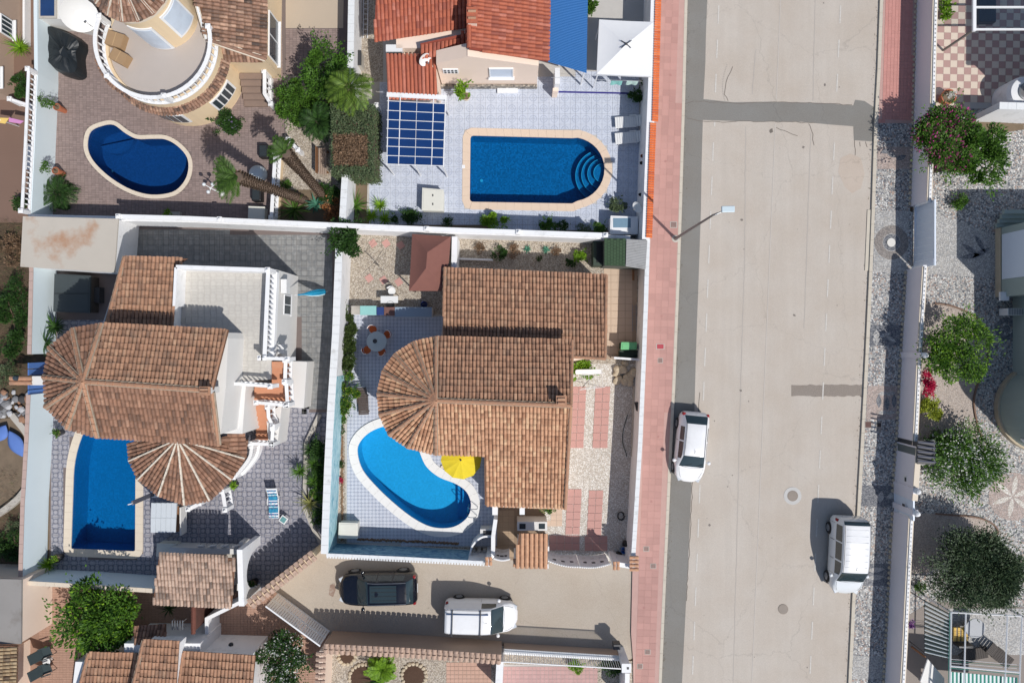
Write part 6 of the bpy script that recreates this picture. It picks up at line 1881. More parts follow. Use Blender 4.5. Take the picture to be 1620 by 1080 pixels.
a=make_lounger('white plastic sun lounger beside the pool, the upper of two', M['plastic']); p=P(999,192,.35); a.location=(p.x,p.y,0); a.rotation_euler.z=R(4); a['group'] = 'white loungers by the pavement wall'
b=clone(a); place(b,(P(999,217,.35).x,P(999,217,.35).y,0),R(5),'white plastic sun lounger beside the pool, the lower of two')
a=make_lounger('brown woven sun lounger under the fan roof by the left wall', plain('brown_rattan', S(84,72,66),.7,.2,9),L=1.6,w=.6,slats=16); p=P(574,634,.35); place(a,(p.x,p.y,0),R(93))
bt=plain('blue_cloth', S(50,100,150),.8,.2,5)
a=make_lounger('sun lounger with striped blue and white towel on the grey patio', M['plastic'],L=1.85,w=.62); p=P(432.5,795,.35); place(a,(p.x,p.y,0),R(91))
tw=thing('towel', 'striped blue, white and purple towel spread on the patio lounger', 'towel', (p.x,p.y,0),R(91))
def towel_mat():
    T=NT('striped_towel'); s=T.sep(T.obj()); f=T.math('FRACT', T.math('MULTIPLY', s[0],1.4)); n=T.noise(9,3)
    a=T.ramp(f,[(0,S(80,80,140)),(.12,S(235,235,240)),(.2,S(40,130,175)),(.5,S(30,70,120)),(.6,S(190,215,225)),(.72,S(50,60,120)),(.85,S(240,240,242))],'CONSTANT')
    return T.set(T.mix(T.ramp(n,[(.5,W8(0)),(.56,W8(.7))]),a,S(70,170,190)),.95)
mb=MB(); rows=[]
for i in range(24):
    t=i / 23; x=-.88+1.72*t; z=.355 if x < .24 else .355+(x - .24)*.53
    rows.append([Vector((x,y,z+.006*math.sin(i*1.9+y*9))) for y in (-.27,-.14,0,.14,.27)])
mb.grid(rows); o=mb.build('towel_cloth', towel_mat(),tw,local=True); md=o.modifiers.new('s', 'SOLIDIFY'); md.thickness=.012
# small side table by that lounger
t=thing('side_table', 'small white square table with a teal top beside the striped towel', 'side table', P(448.5,821.5,.4),R(-35)); t.location.z=0
mb=MB(); mb.box((0,0,.42),(.42,.42,.04)); mb.build('tabletop', M['plastic'],t,local=True,bevel=.01); mb=MB(); mb.box((0,0,.443),(.3,.3,.012)); mb.build('inset', plain('teal_glass', S(110,160,160),.3,.2,6),t,local=True); legs4(.42,.42,.4,t,M['plastic'])
def make_chair(label,seatm,framem,back=.42,r=.02):
    T_=thing('chair', label,'chair')
    mb=MB(); mb.lathe((0,0,.43),[(.21,0),(.225,.015),(.21,.035)],14); mb.build('seat', seatm,T_,local=True)
    rows=[]
    for i in range(9):
        a=R(-58+116*i / 8)+math.pi; rows.append([Vector((.22*math.cos(a),.22*math.sin(a),.55)),Vector((.25*math.cos(a),.25*math.sin(a),.86))])
    mb=MB(); mb.grid(rows); o=mb.build('backrest', seatm,T_,local=True); md=o.modifiers.new('s', 'SOLIDIFY'); md.thickness=.025
    mb=MB(); mb.tube([(.25*math.cos(R(180 - 62+124*k / 8)),.25*math.sin(R(180 - 62+124*k / 8)),.88) for k in range(9)],.018,6); mb.build('back_frame', framem,T_,local=True)
    for x,y in ((.16,.16),(.16,-.16),(-.17,.16),(-.17,-.16)):
        mb=MB(); mb.cyl((x*1.2,y*1.2,0),(x,y,.43 if x > 0 else .86),.014,.014,6); mb.build('leg', framem,T_,local=True)
    return T_
tb=thing('round_table', 'round frosted glass table with a dark ashtray on the shaded blue patio', 'table', (0,0,0)); p=P(596,540,.74); tb.location=(p.x,p.y,0)
mb=MB(); mb.lathe((0,0,.72),[(.56,0),(.58,.01),(.56,.022)],36); mb.build('tabletop', plain('frosted_glass', S(190,198,196),.3,.04),tb,local=True)
mb=MB(); mb.lathe((0,0,0),[(.3,0),(.28,.03),(.04,.06),(.04,.7),(.2,.72)],14); mb.build('pedestal', M['metal'],tb,local=True)
at_=thing('ashtray', 'small oval dark dish on the round glass table', 'dish', (p.x - .1,p.y+.02,.742)); mb=MB(); mb.lathe((0,0,0),[(.09,0),(.13,.02),(.12,.02),(.08,.008)],14); o=mb.build('dish', M['darkmetal'],at_,local=True)
rust=plain('rust_fabric', S(206,104,52),.8,.12,5)
first=None
for k,(u,v,lb) in enumerate(((590,521,'orange chair above the round glass table'),(613,529,'orange chair to the upper right of the round glass table'),(581,553,'orange chair to the lower left of the round glass table'),(604,556,'orange chair below the round glass table'))):
    q=P(u,v,.45); rz=math.atan2(p.y - q.y,p.x - q.x)
    if first is None: first=make_chair(lb,rust,M['plastic']); first['group'] = 'orange chairs round the glass table'; ch=first
    else: ch=clone(first)
    place(ch,(q.x,q.y,0),rz,lb)
ch=make_chair('white garden chair behind the barbecue table', M['plastic'],M['plastic']); q=P(619,460,.6); place(ch,(q.x,q.y,0),R(-90))
# bar stools at the left villa counter
first=None
for k,(u,lb) in enumerate(((319,'pale bar stool leftmost at the shaded counter'),(337.5,'pale bar stool second from the left at the shaded counter'),(357,'pale bar stool second from the right at the shaded counter'),(376.5,'pale bar stool rightmost at the shaded counter'))):
    if first is None:
        s_=thing('bar_stool', lb,'bar stool', group='bar stools at the counter'); first=s_
        sm=plain('pale_blue_seat', W8(.78),.5,.03)
        mb=MB(); mb.box((0,0,.76),(.38,.34,.04)); mb.build('seat', sm,s_,local=True,bevel=.015)
        mb=MB(); mb.box((0,-.17,.92),(.38,.03,.28)); mb.build('backrest', sm,s_,local=True,bevel=.01)
        for x in (-1,1):
            for y in (-1,1):
                mb=MB(); mb.cyl((x*.24,y*.24,0),(x*.15,y*.13,.76),.014,.014,6); mb.build('leg', chrome,s_,local=True)
    else: s_=clone(first)
    q=P(u,866,.8); place(s_,(q.x,q.y,0),R(180+3*k),lb)
def parasol(label,c,z0,z1,rr,n,mat,pole,sq=False,rz=0.0,px=1.0,name='parasol', flap=True):
    T_=thing(name,label,'parasol', (c.x,c.y,0),rz)
    for i in range(n):
        a0,a1=2*math.pi*i / n,2*math.pi*(i+1) / n; rows=[]
        for k in range(7):
            t=k / 6; row=[]
            for j in range(4):
                s=j / 3; a=a0+(a1 - a0)*s
                sag=math.sin(s*math.pi)
                r_=rr*t*(1 - .035*sag*t); z=z1 - (z1 - z0)*(t ** 1.15) - .03*sag*t
                row.append(Vector((r_*math.cos(a),r_*math.sin(a)*px,z)))
            rows.append(row)
        mb=MB(); mb.grid(rows[1:]); mb.add([Vector((0,0,z1))]+rows[1],[(0,1+j,2+j) for j in range(3)])
        if flap:
            e=rows[-1]; mb.grid([e,[p+Vector((0,0,-.13)) for p in e]])
        mb.build('panel', mat,T_,local=True,smooth=False)
        mb=MB(); mb.tube([(0,0,z1 - .04),(rr*.98*math.cos(a0),rr*.98*math.sin(a0)*px,z0 - .02)],.01,4); mb.build('rib', pole,T_,local=True)
    mb=MB(); mb.cyl((0,0,0.05),(0,0,z1+.05),.022,.022,10); mb.build('pole', pole,T_,local=True)
    mb=MB(); mb.lathe((0,0,z1),[(.05,0),(.05,.05),(.02,.1)],10); mb.build('finial', pole,T_,local=True)
    mb=MB(); mb.lathe((0,0,0),[(.26,0),(.26,.06),(.06,.09)],16); mb.build('base', M['concrete'],T_,local=True)
    return T_
yl=plain('yellow_canvas', S(228,204,44),.85,.08,3,dirt=(S(200,180,70),4,.55,.4))
parasol('bright yellow parasol half under the tiled eave by the bright blue pool', P(729,727,2.5),2.2,2.55,1.14,12,yl,M['darkmetal'],rz=.1,flap=False)
def pyramid_canopy(name,label,cat,corners,z0,z1,mat,posts,vent=False,apex=None,ridge2=None,seg=2):
    cs_=[P(u,v,z0) for u,v in corners]; c=sum(cs_,Vector()) / 4
    T_=thing(name,label,cat,(c.x,c.y,0))
    ap=P(*apex,z1) if apex else Vector((c.x,c.y,z1))
    ends=[ap]*4
    if ridge2: a,b=P(*ridge2[0],z1),P(*ridge2[1],z1); ends=[a,a,b,b]
    for i in range(4):
        p,q=cs_[i],cs_[(i+1) % 4]; e,f=ends[i],ends[(i+1) % 4]
        rows=[]
        for k in range(7):
            t=k / 6
            rows.append([between(between(p,q,s),between(e,f,s),1 - t)+Vector((0,0,-.05*math.sin(math.pi*t) - .04*math.sin(math.pi*s)*t)) for s in (0,.2,.4,.6,.8,1)])
        mb=MB(); mb.grid(rows); e_=rows[-1]; mb.grid([e_,[x+Vector((0,0,-.16)) for x in e_]])
        mb.build('canopy_panel', mat,T_)
    for p in cs_:
        d=(c - p); d.z=0; q=p+d.normalized()*.12
        mb=MB(); mb.box((q.x,q.y,z0 / 2),(.06,.06,z0)); mb.build('post', posts,T_)
    return T_,ap
g1,ap=pyramid_canopy('gazebo', 'white square canopy beside the pavement wall with a small vent at its peak', 'gazebo', [(948,31),(1034,35),(1031,121),(944,117)],2.35,2.85,plain('white_canvas', W8(.78),.85,.03),M['whitepaint'],apex=(991,70))
mb=MB()
for s in ((-.28,.2),(.28,.2),(-.28,-.2),(.25,-.2)): mb.tube([ap+Vector((0,0,.03)),ap+Vector((s[0],s[1],-.02))],.025,5)
mb.lathe((ap.x,ap.y,ap.z - .02),[(.06,0),(.06,.1),(.02,.12)],10); mb.build('peak_fitting', M['darkmetal'],g1)
g2_,ap=pyramid_canopy('gazebo', 'dark red brown canopy beside the tiled house in the rear garden', 'gazebo', [(652,370),(713,374),(706,460),(647,460)],2.15,2.75,plain('brown_canvas', S(132,88,78),.9,.1,3),M['darkmetal'],ridge2=((676,399),(674,424)))
# ================================================================ storage boxes, filter housings
def lid_box(name,label,cat,corners,h,mat,lid=None,lh=.06,over=.03,parts=True):
    q=[P(u,v,h).to_2d() for u,v in corners]; c=sum(q,Vector((0,0))) / 4
    T_=thing(name,label,cat,(c.x,c.y,0))
    mb=MB(); mb.prism(offset_loop(q,-over),0,h - lh); mb.build('body', mat,T_,bevel=.015)
    mb=MB(); mb.prism(q,h - lh,h); mb.prism(offset_loop(q,-.08),h,h+.015); mb.build('lid', lid or mat,T_,bevel=.02)
    return T_,c
boxw=plain('cream_box', S(226,224,212),.5,.04)
T_,c=lid_box('filter_housing', 'cream pool filter housing below the blue pergola', 'filter housing', [(668,297),(702,300),(702,334),(667,333)],.75,boxw)
for k in (-.25,.25): mb=MB(); mb.box((c.x,c.y+k,.77),(.07,.12,.02)); mb.build('latch', M['darkmetal'],T_)
T_,c=lid_box('filter_housing', 'cream pool filter housing in the corner of the muralled walls', 'filter housing', [(536,826),(566,827),(566,852),(535,851)],.7,boxw)
T_,c=lid_box('filter_housing', 'pale filter housing beside the shaded bar counter', 'filter housing', [(248,859),(278,860),(278,880),(247,880)],.7,boxw)
T_,c=lid_box('storage_box', 'pale storage box in the striped shade beside the palm balustrade', 'storage box', [(393,326),(419,327),(418,349),(392,348)],.6,boxw)
T_,c=lid_box('hot_tub', 'hot tub with a dark folding cover in the shaded corner', 'hot tub', [(86,433),(143,436),(142,495),(84,493)],.9,plain('tub_side', S(80,72,66),.6,.1),plain('tub_cover', S(62,70,72),.6,.12,2),.12)
mb=MB(); mb.box((c.x,c.y,.925),(1.98,.03,.01)); mb.build('cover_fold', M['black'],T_)
mb=MB(); mb.box((c.x+1.15,c.y - .05,.25),(.35,.9,.5)); mb.build('tub_step', M['darkmetal'],T_)
# garden swing of the left villa
sw=thing('garden_swing', 'garden swing seat under a pale silver slatted canopy by the rectangular pool', 'garden swing', P(259,819,1.8)); sw.location.z=0
for j,(v0,v1) in enumerate(((795,818),(819,842))):
    for i in range(5):
        u0=239.5+i*8; q=[P(u0 - j*1.5,v0,1.85),P(u0+7.6 - j*1.5,v0+.5,1.85),P(u0+7.6 - j*1.5,v1+.5,1.75),P(u0 - j*1.5,v1,1.75)]
        mb=MB(); mb.prism([p.to_2d() for p in q],1.72,[1.86 - .05*j,1.86 - .05*j,1.8+.0*j - .08*j,1.8 - .08*j]); mb.build('canopy_slat', plain('silver_canopy', S(206,212,216),.45,.05),sw)
q=P(287,820,.5); mb=MB(); mb.box((q.x - .1,q.y,.45),(.5,1.5,.1)); mb.build('seat', M['wood'],sw); mb=MB(); mb.box((q.x+.25,q.y,.8),(.08,1.6,.7)); mb.build('backrest', M['greywall'],sw)
for s in (-.85,.85): mb=MB(); mb.tube([(q.x - .5,q.y+s,0),(q.x - .25,q.y+s,1.75),(q.x+.3,q.y+s,0)],.025,6); mb.build('frame', M['metal'],sw)
# outdoor solar shower
b=G(243,781); sh=thing('outdoor_shower', 'tall grey solar shower standing beside the swing canopy', 'shower', b)
mb=MB(); mb.box((b.x,b.y,1.15),(.1,.24,2.2),rz=.3); mb.build('tank', plain('grey_shower', S(110,112,124),.5,.08),sh,bevel=.02)
mb=MB(); mb.tube([(b.x,b.y,2.2),(b.x - .02,b.y - .02,2.35),(b.x - .18,b.y - .06,2.34)],.03,8); mb.build('shower_head', M['whitepaint'],sh)
mb=MB(); mb.box((b.x+.1,b.y+.1,.03),(.5,.6,.06)); mb.build('foot_plate', M['whitepaint'],sh)
# bar counter and tiled canopy of the left villa
cn=thing('gate_canopy', 'large pale tiled canopy over the entrance arch below the left villa', 'gate canopy', G(320,905))
slopes(cn,'roof', [([P(252,877,3.0),P(372,883,3.0),P(366,960,2.55),P(242,954,2.55)],DN)],M['tile_pale'],M['pan'],0.19,0.36)
mb=MB(); mb.prism([G(282,857).to_2d(),G(388,860).to_2d(),G(388,868).to_2d(),G(282,866).to_2d()],0,1.0); mb.build('bar_counter', M['greywall'],cn)
mb=MB(); wall_strip(mb,[G(391,850).to_2d(),G(388,925).to_2d()],.25,0,.9); mb.build('wall', M['greywall'],cn)
# arch wall: outline with an opening, thickness in x
yA,yB=P(0,868,2.6).y,P(0,960,2.6).y; x0=P(376,0,2.6).x
pts=[(yA,0),(yA,2.75),(yB,2.45),(yB,0),(yB+.35,0)]+[((yA+yB) / 2+.05+math.cos(R(180+180 - a))*-0.95*-1,.9+math.sin(R(a))*1.15) for a in range(180,-1,-15)]+[(yA - .7,0)]
ym=(yA+yB) / 2
pts=[(yA,0),(yA,2.72),(yB,2.45),(yB,0),(yB+.4,0)]+[(ym - .05 - math.cos(R(a))*(yA - yB) / 2*.68,.8+math.sin(R(a))*1.3) for a in range(0,181,15)]+[(yA - .5,0)]
t2=tessellate_polygon([[Vector((a,b,0)) for a,b in pts]])
mb=MB(); n=len(pts); vs_=[(x0,a,b) for a,b in pts]+[(x0+.3,a,b) for a,b in pts]
mb.add(vs_,[tuple(t) for t in t2]+[tuple(n+i for i in t)[::-1] for t in t2]+[(i,(i+1) % n,n+(i+1) % n,n+i) for i in range(n)])
mb.build('arch_wall', M['white'],cn)
mb=MB(); mb.prism([G(300,866).to_2d(),G(385,868).to_2d(),G(385,925).to_2d(),G(300,921).to_2d()],0,.02); mb.build('floor', M['concrete'],cn)
for (u,v) in ((304,915),(304,868)): q=G(u,v); mb=MB(); mb.box((q.x,q.y,1.3),(.25,.25,2.6)); mb.build('pillar', M['white'],cn)
# slanted street wall with a clay tile coping, every tile a piece
def tiled_wall(label,path,z,mat,tmat,name='tiled_wall', t=.25,w=.5,pitch=.32,rows=1):
    pts=[P(u,v,z).to_2d() for u,v in path]
    T_=thing(name,label,'wall', (pts[0].x,pts[0].y,0))
    mb=MB(); wall_strip(mb,pts,t,0,z - .06); mb.build('masonry', mat,T_)
    for a,b in zip(pts,pts[1:]):
        n=max(1,round((b - a).length / pitch)); d=(b - a).normalized(); s=Vector((d.y,-d.x,0))
        for side in (-1,1):
            me=tile_mesh(tmat,pitch*.46,w*.56,'coping_tile')
            dn=(s*side - Vector((0,0,.35))).normalized(); up=Vector((s.x*side*.35,s.y*side*.35,1)).normalized(); y=up.cross(dn)
            R3=Matrix((dn,y,up)).transposed()
            for i in range(n):
                p=a+(b - a)*((i+.5) / n); piece(me,'coping_tile', T_,(p.x,p.y,z - .03),R3)
    return T_
tiled_wall('slanted beige wall with clay tile coping beside the sliding gate', [(394,957),(497,877)],2.3,M['cream'],M['tile_pale'])
gt=thing('sliding_gate', 'white ribbed sliding gate standing open across the lower driveway', 'gate', G(480,967))
a,b=G(440,937),G(522,997); d=(b - a).normalized(); L=(b - a).length; n=26; s=Vector((-d.y,d.x,0))
for i in range(n):
    p=a+d*(L*(i+.5) / n); mb=MB(); mb.box((p.x,p.y,1.05),(L / n*.82,.05,1.9),rz=math.atan2(d.y,d.x)); mb.build('board', M['white'],gt)
for z in (.12,1.0,2.02): p=(a+b) / 2; mb=MB(); mb.box((p.x,p.y,z),(L,.08,.06),rz=math.atan2(d.y,d.x)); mb.build('rail', M['whitepaint'],gt)
# lower middle walls
lw=tiled_wall('long beige wall with clay tile coping along the lower side of the lane', [(511,1026),(640,1032),(793,1043)],2.1,M['beigewall'],M['tile_pale'],pitch=.3,w=.46)
tiled_wall('short beige wall with clay tile coping going down from the lane corner', [(508,1030),(505,1110)],2.1,M['peach'],M['tile_pale'],pitch=.3,w=.46)
pw,pts=fwall('boundary_wall', 'white wall end with a number plate between the two lower gardens', 'wall', [(791,1046),(788,1110)],2.0,.4,M['white'],at=2.0)
fn=thing('garden_fence', 'white barred fence on a low beige wall beside the lane mouth', 'fence', G(890,1020))
a,b=P(797,1030,.9).to_2d(),P(984,1041,.9).to_2d()
mb=MB(); wall_strip(mb,[a,b],.25,0,.85); mb.build('base_wall', M['beigewall'],fn); mb=MB(); wall_strip(mb,[a,b],.3,.85,.9); mb.build('coping', M['coping_white'],fn)
for z in (1.0,2.15): mb=MB(); wall_strip(mb,[a,b],.05,z - .025,z+.025); mb.build('rail', M['whitepaint'],fn)
n=52; me=None
for i in range(n):
    p=a+(b - a)*((i+.5) / n)
    if me is None: mb=MB(); mb.box((0,0,0),(.028,.028,1.15)); o=mb.build('bar', M['whitepaint']); me=o.data; bpy.data.objects.remove(o)
    piece(me,'bar', fn,(p.x,p.y,1.58))
pr=thing('gate_pier', 'white square gate pier at the corner of the pink pavement', 'gate pier', G(981,1030)); q=P(991,1056,2.2)
mb=MB(); mb.box((q.x,q.y,1.08),(.4,.4,2.16)); mb.build('shaft', M['white'],pr); mb=MB(); mb.box((q.x,q.y,2.19),(.52,.5,.07)); mb.build('cap', M['white'],pr)
mb=MB(); mb.box((q.x+.08,q.y,2.23),(.12,.12,.03)); mb.build('number_plate', M['darkmetal'],pr)
fwall('boundary_wall', 'white wall running down from the corner gate pier', 'wall', [(993,1066),(992,1130)],1.9,.25,M['white'],at=2.0)
mt=thing('meter_box', 'dark meter box on the lane wall near the pavement', 'meter box', G(970,1018)); q=P(976,1025,1.2); mb=MB(); mb.box((q.x,q.y+.1,1.0),(.42,.32,.5)); mb.build('case', M['darkmetal'],mt,bevel=.02); mb=MB(); mb.box((q.x,q.y+.1,1.265),(.38,.28,.03)); mb.build('lid', M['darkmetal'],mt)
rng=random.Random(12)
def stone(parent,c,s,mat,name='stone', rz=None):
    mb=MB(); rows=[]; k=7
    ph=rng.uniform(0,6)
    pr_=[(.55,0),(1,.25),(.9,.6),(.45,.85)]
    vs_=[[Vector((c[0]+s*r_*(1+.25*math.sin(2*a_+ph)+rng.uniform(-.12,.12))*math.cos(a_),c[1]+s*r_*(1+rng.uniform(-.2,.2))*math.sin(a_),c[2]+s*z)) for a_ in [2*math.pi*i / k for i in range(k)]] for r_,z in pr_]
    mb.grid(vs_,closed=True); mb.add(vs_[-1],[tuple(range(k))]); return mb.build(name,mat,parent)
for (u,v,r_,lb) in ((549,1037,13,'small round mulched flower bed ringed with stones'),(655,1068,19,'round mulched flower bed with a stone ring right of the fan palm'),(575,1072,22,'round mulched bed with a stone ring below the fan palm')):
    q=G(u,v); fb=thing('flower_bed', lb,'flower bed', q)
    mb=MB(); mb.lathe((q.x,q.y,0.0),[(r_ / PPM,0),(r_*.9 / PPM,.06),(r_*.5 / PPM,.09)],18); mb.build('mulch', plain('mulch', S(84,62,48),.95,.4,12,bump=.8),fb)
    n=int(2*math.pi*r_ / 6)
    for i in range(n): a_=2*math.pi*i / n; stone(fb,(q.x+math.cos(a_)*r_ / PPM,q.y+math.sin(a_)*r_ / PPM,0),.12,M['stone'])
# ================================================================ middle lot: gatehouse, gates, shed and small things
gh=thing('gatehouse', 'small tiled porch over the garden entrance with clay capped pillars', 'porch', G(838,862))
slopes(gh,'roof', [([P(821,843,2.75),P(867,845,2.75),P(866,897,2.45),P(815,896,2.45)],DN)],M['tile_warm'],M['pan'],.24,.36,single=True)
for (u,v) in ((822,848),(862,848),(820,872),(861,874)): q=G(u,v); mb=MB(); mb.box((q.x,q.y,1.2),(.25,.25,2.4)); mb.build('pillar', M['white'],gh)
mcab=thing('meter_cabinet', 'pale grey meter cabinet with two dark panes behind the tiled porch', 'cabinet', G(838,820)); q=P(842,832,1.3)
mb=MB(); mb.box((q.x,q.y,.65),(1.7,.5,1.3)); mb.build('case', M['greywall'],mcab)
for k in (-.55,.55): mb=MB(); mb.box((q.x+k,q.y,1.31),(.35,.3,.02)); mb.build('pane', M['glass'],mcab)
def cap_pillar(label,u,v,w,d_,h=2.15,n=2):
    q=P(u,v,h); T_=thing('gate_pillar', label,'pillar', (q.x,q.y,0)); mb=MB(); mb.box((q.x,q.y,h / 2),(w*.7,d_*.75,h)); mb.build('shaft', M['white'],T_)
    me=tile_mesh(M['tile_warm'],w / n*.48,d_*.52,'cap_tile')
    for i in range(n):
        for s in (-1,1):
            dn=Vector((0,s,-.25)).normalized(); up=Vector((0,s*.25,1)).normalized(); y=up.cross(dn)
            piece(me,'cap_tile', T_,(q.x - w / 2+w*(i+.5) / n,q.y,h+.02),Matrix((dn,y,up)).transposed())
cap_pillar('slim white pillar with clay cap left of the small garden gate', 773,887,.42,.42)
cap_pillar('white pillar with clay cap between the small gate and the porch', 817,889,.4,.42)
cap_pillar('white pillar with clay cap between the porch and the wide gate', 860,890,.44,.5)
cap_pillar('white pillar with clay cap at the right end of the wide gate', 975,894,.4,.42)
q=P(1003,891,2.2); T_=thing('gate_pillar', 'thick corner pier with clay cap between the lane and the pink pavement', 'pillar', (q.x,q.y,0)); mb=MB(); mb.box((q.x,q.y,1.08),(.36,.75,2.16)); mb.build('shaft', M['white'],T_)
me=tile_mesh(M['tile_warm'],.1,.24,'cap_tile')
for i in range(4):
    for s in (-1,1): dn=Vector((s,0,-.2)).normalized(); up=Vector((s*.2,0,1)).normalized(); piece(me,'cap_tile', T_,(q.x,q.y - .33+i*.22,2.2),Matrix((dn,up.cross(dn),up)).transposed())
def gate_leaf(label,ua,va,ub,vb,h0,h1,holes,sag=.12):
    a,b=G(ua,va),G(ub,vb); T_=thing('garden_gate', label,'gate', ((a.x+b.x) / 2,(a.y+b.y) / 2,0)); n=14
    d=(b - a).normalized(); nn=Vector((-d.y,d.x,0)); nn=nn if nn.y > 0 else -nn
    mb=MB()
    for i in range(n):
        p,q=a+(b - a)*(i / n) - nn*sag*math.sin(math.pi*i / n),a+(b - a)*((i+1) / n) - nn*sag*math.sin(math.pi*(i+1) / n)
        z0_,z1_=h0+(h1 - h0)*i / n,h0+(h1 - h0)*(i+1) / n
        mb.prism([(p - nn*.03).to_2d(),(q - nn*.03).to_2d(),(q+nn*.03).to_2d(),(p+nn*.03).to_2d()],.08,[z0_,z1_,z1_,z0_])
    mb.build('leaf', M['white'],T_)
    for i in range(n+1):
        p=a+(b - a)*(i / n) - nn*sag*math.sin(math.pi*i / n); mb=MB(); z=h0+(h1 - h0)*i / n; mb.lathe((p.x,p.y,z),[(.03,0),(.055,.05),(.05,.1),(.01,.13)],8); mb.build('finial', M['white'],T_)
    for k in range(holes):
        t=(k+.7) / (holes+.4); p=a+(b - a)*t - nn*(sag*math.sin(math.pi*t) - .034)
        mb=MB(); mb.box((p.x,p.y,1.35),(.2,.02,.22),rz=math.atan2(d.y,d.x)); mb.build('square_opening', M['darkmetal'],T_)
        mb=MB(); mb.box((p.x,p.y,.6),(.2,.02,.22),rz=math.atan2(d.y,d.x)); mb.build('square_panel', M['greywall'],T_)
gate_leaf('left leaf of the wide white garden gate with square openings', 865,871,911,877,1.75,2.1,3,.1)
gate_leaf('right leaf of the wide white garden gate with square openings', 912,877,957,875,2.1,1.85,3,.1)
gate_leaf('narrow white garden gate left of the tiled porch', 783,866,806,867,1.9,1.9,3,.08)
fwall('boundary_wall', 'short white wall between the wide gate and the corner pier', 'wall', [(977,893),(1000,897)],1.9,.25,M['white'],at=2.0)
fwall('boundary_wall', 'short white wall between the yellow parasol patio and the tiled entrance', 'wall', [(783,800),(783,815)],1.6,.3,M['white'],at=1.7)
fwall('boundary_wall', 'white wall beside the outdoor wash corner with stepped top', 'wall', [(784,822),(780,850),(780,884)],1.5,.22,M['white'],at=1.6)
cv=smooth_path([P(779,848,1.1),P(762,850,1.1),P(748,862,1.0),P(742,882,1.0)],6)
wc=thing('wash_corner', 'curved white screen and stone sink in the lower corner of the blue patio', 'wash corner', P(760,865)); mb=MB(); wall_strip(mb,[p.to_2d() for p in cv],.1,0,1.1); mb.build('curved_screen', M['white'],wc)
q=P(770,843,.9); mb=MB(); mb.box((q.x,q.y,.45),(.75,.45,.9)); mb.build('sink_block', M['greywall'],wc); mb=MB(); mb.box((q.x+.05,q.y,.91),(.5,.3,.03)); mb.build('sink', M['darkmetal'],wc)
for i in range(4):
    q=P(749+i*9,874,.55); mb=MB(); mb.box((q.x,q.y,.25),(.2,.35,.5)); mb.build('block', M['concrete'],wc)
shd=thing('garden_shed', 'garden shed with green shingles and a grey corrugated side by the corner', 'shed', G(985,398))
zt=2.2
q=[P(956,377,2.1),P(990,377,2.35),P(989,421,2.35),P(956,420,2.1)]
mb=MB(); mb.prism([P(958,379,2.1).to_2d(),P(1020,380,2.1).to_2d(),P(1018,421,2.1).to_2d(),P(958,418,2.1).to_2d()],0,2.0); mb.build('wall', plain('shed_wall', S(90,96,90),.8,.1),shd)
grn=m_rooftile('green_shingle', S(74,96,70),S(58,78,58),S(86,108,78),None)
gr=MB(); slab_under(gr,q,.05); gr=gr.build('shingle_roof', plain('dark_green', S(44,58,46),.9,.1),shd)
a,b,c_,d_=q
for i in range(7):
    for j in range(9):
        s0,s1=i / 7+.004,(i+1) / 7 - .008; t0,t1=(j+(.5 if i % 2 else 0)) / 9+.004,(j+1+(.5 if i % 2 else 0)) / 9 - .006
        if t0 > .99: continue
        t1=min(t1,.998); f=lambda s,t: between(between(a,b,s),between(d_,c_,s),t)
        vs_=[f(s0,t0),f(s1,t0),f(s1,t1),f(s0,t1)]; up=Vector((0,0,.016))
        mb=MB(); mb.add([p+up*.2 for p in vs_]+[p+up for p in vs_],[(4,7,6,5),(0,1,5,4),(1,2,6,5),(2,3,7,6),(3,0,4,7)]); mb.build('shingle', grn,gr)
rows=[]; a,b,c_,d_=P(991,378,2.36),P(1024,380,2.05),P(1021,426,2.05),P(990,421,2.36)
for i in range(37): t=i / 36; z=.02*(i % 2); rows.append([between(a,d_,t)+Vector((0,0,z)),between(b,c_,t)+Vector((0,0,z))])
mb=MB(); mb.grid(rows); o=mb.build('corrugated_sheet', plain('grey_sheet', S(150,150,150),.6,.1,3,dirt=(S(110,108,104),2,.5,.5)),shd); o.modifiers.new('s', 'SOLIDIFY').thickness=.01
q=P(947,400,1.0); lt_=thing('storage_cabinet', 'low dark green open cabinet against the shingled shed', 'cabinet', (q.x,q.y,0)); mb=MB(); mb.box((q.x,q.y,.5),(.6,1.45,1.0)); mb.build('case', plain('green_box', S(60,74,62),.7,.1),lt_); mb=MB(); mb.box((q.x+.05,q.y,1.01),(.35,1.1,.02)); mb.build('opening', M['black'],lt_)
T_,c=lid_box('compost_bin', 'green compost bin with a light green lid beside the house corner', 'compost bin', [(983,541),(1008,541),(1007,553),(982,553)],1.0,plain('dark_green_plastic', S(38,58,44),.6,.1),plain('mint_plastic', S(112,190,130),.5,.06),.08)
T_,c=lid_box('storage_crate', 'dark green crate directly below the light green compost bin', 'crate', [(980,554),(1010,554),(1010,565),(980,565)],.6,plain('dark_green_plastic', S(38,58,44),.6,.1))
wl,_=fwall('boundary_wall', 'short white wall between the green bin and the rockery', 'wall', [(972,566),(1014,569)],1.2,.12,M['white'],at=1.3)
fwall('boundary_wall', 'white partition wall between the brown gazebo and the rear bed', 'wall', [(719,374),(718,424)],1.9,.3,M['white'],at=1.95)
fwall('boundary_wall', 'low white kerb wall along the left end of the rear bed', 'wall', [(725,410),(780,412)],.3,.1,M['white'])
rk=thing('rockery', 'heap of pale limestone rocks beside the green bin', 'rockery', G(988,588))
for i in range(22): q=G(rng.uniform(974,1002),rng.uniform(574,606)); stone(rk,(q.x,q.y,rng.uniform(-.03,.12)),rng.uniform(.14,.3),M['stone'],'rock')
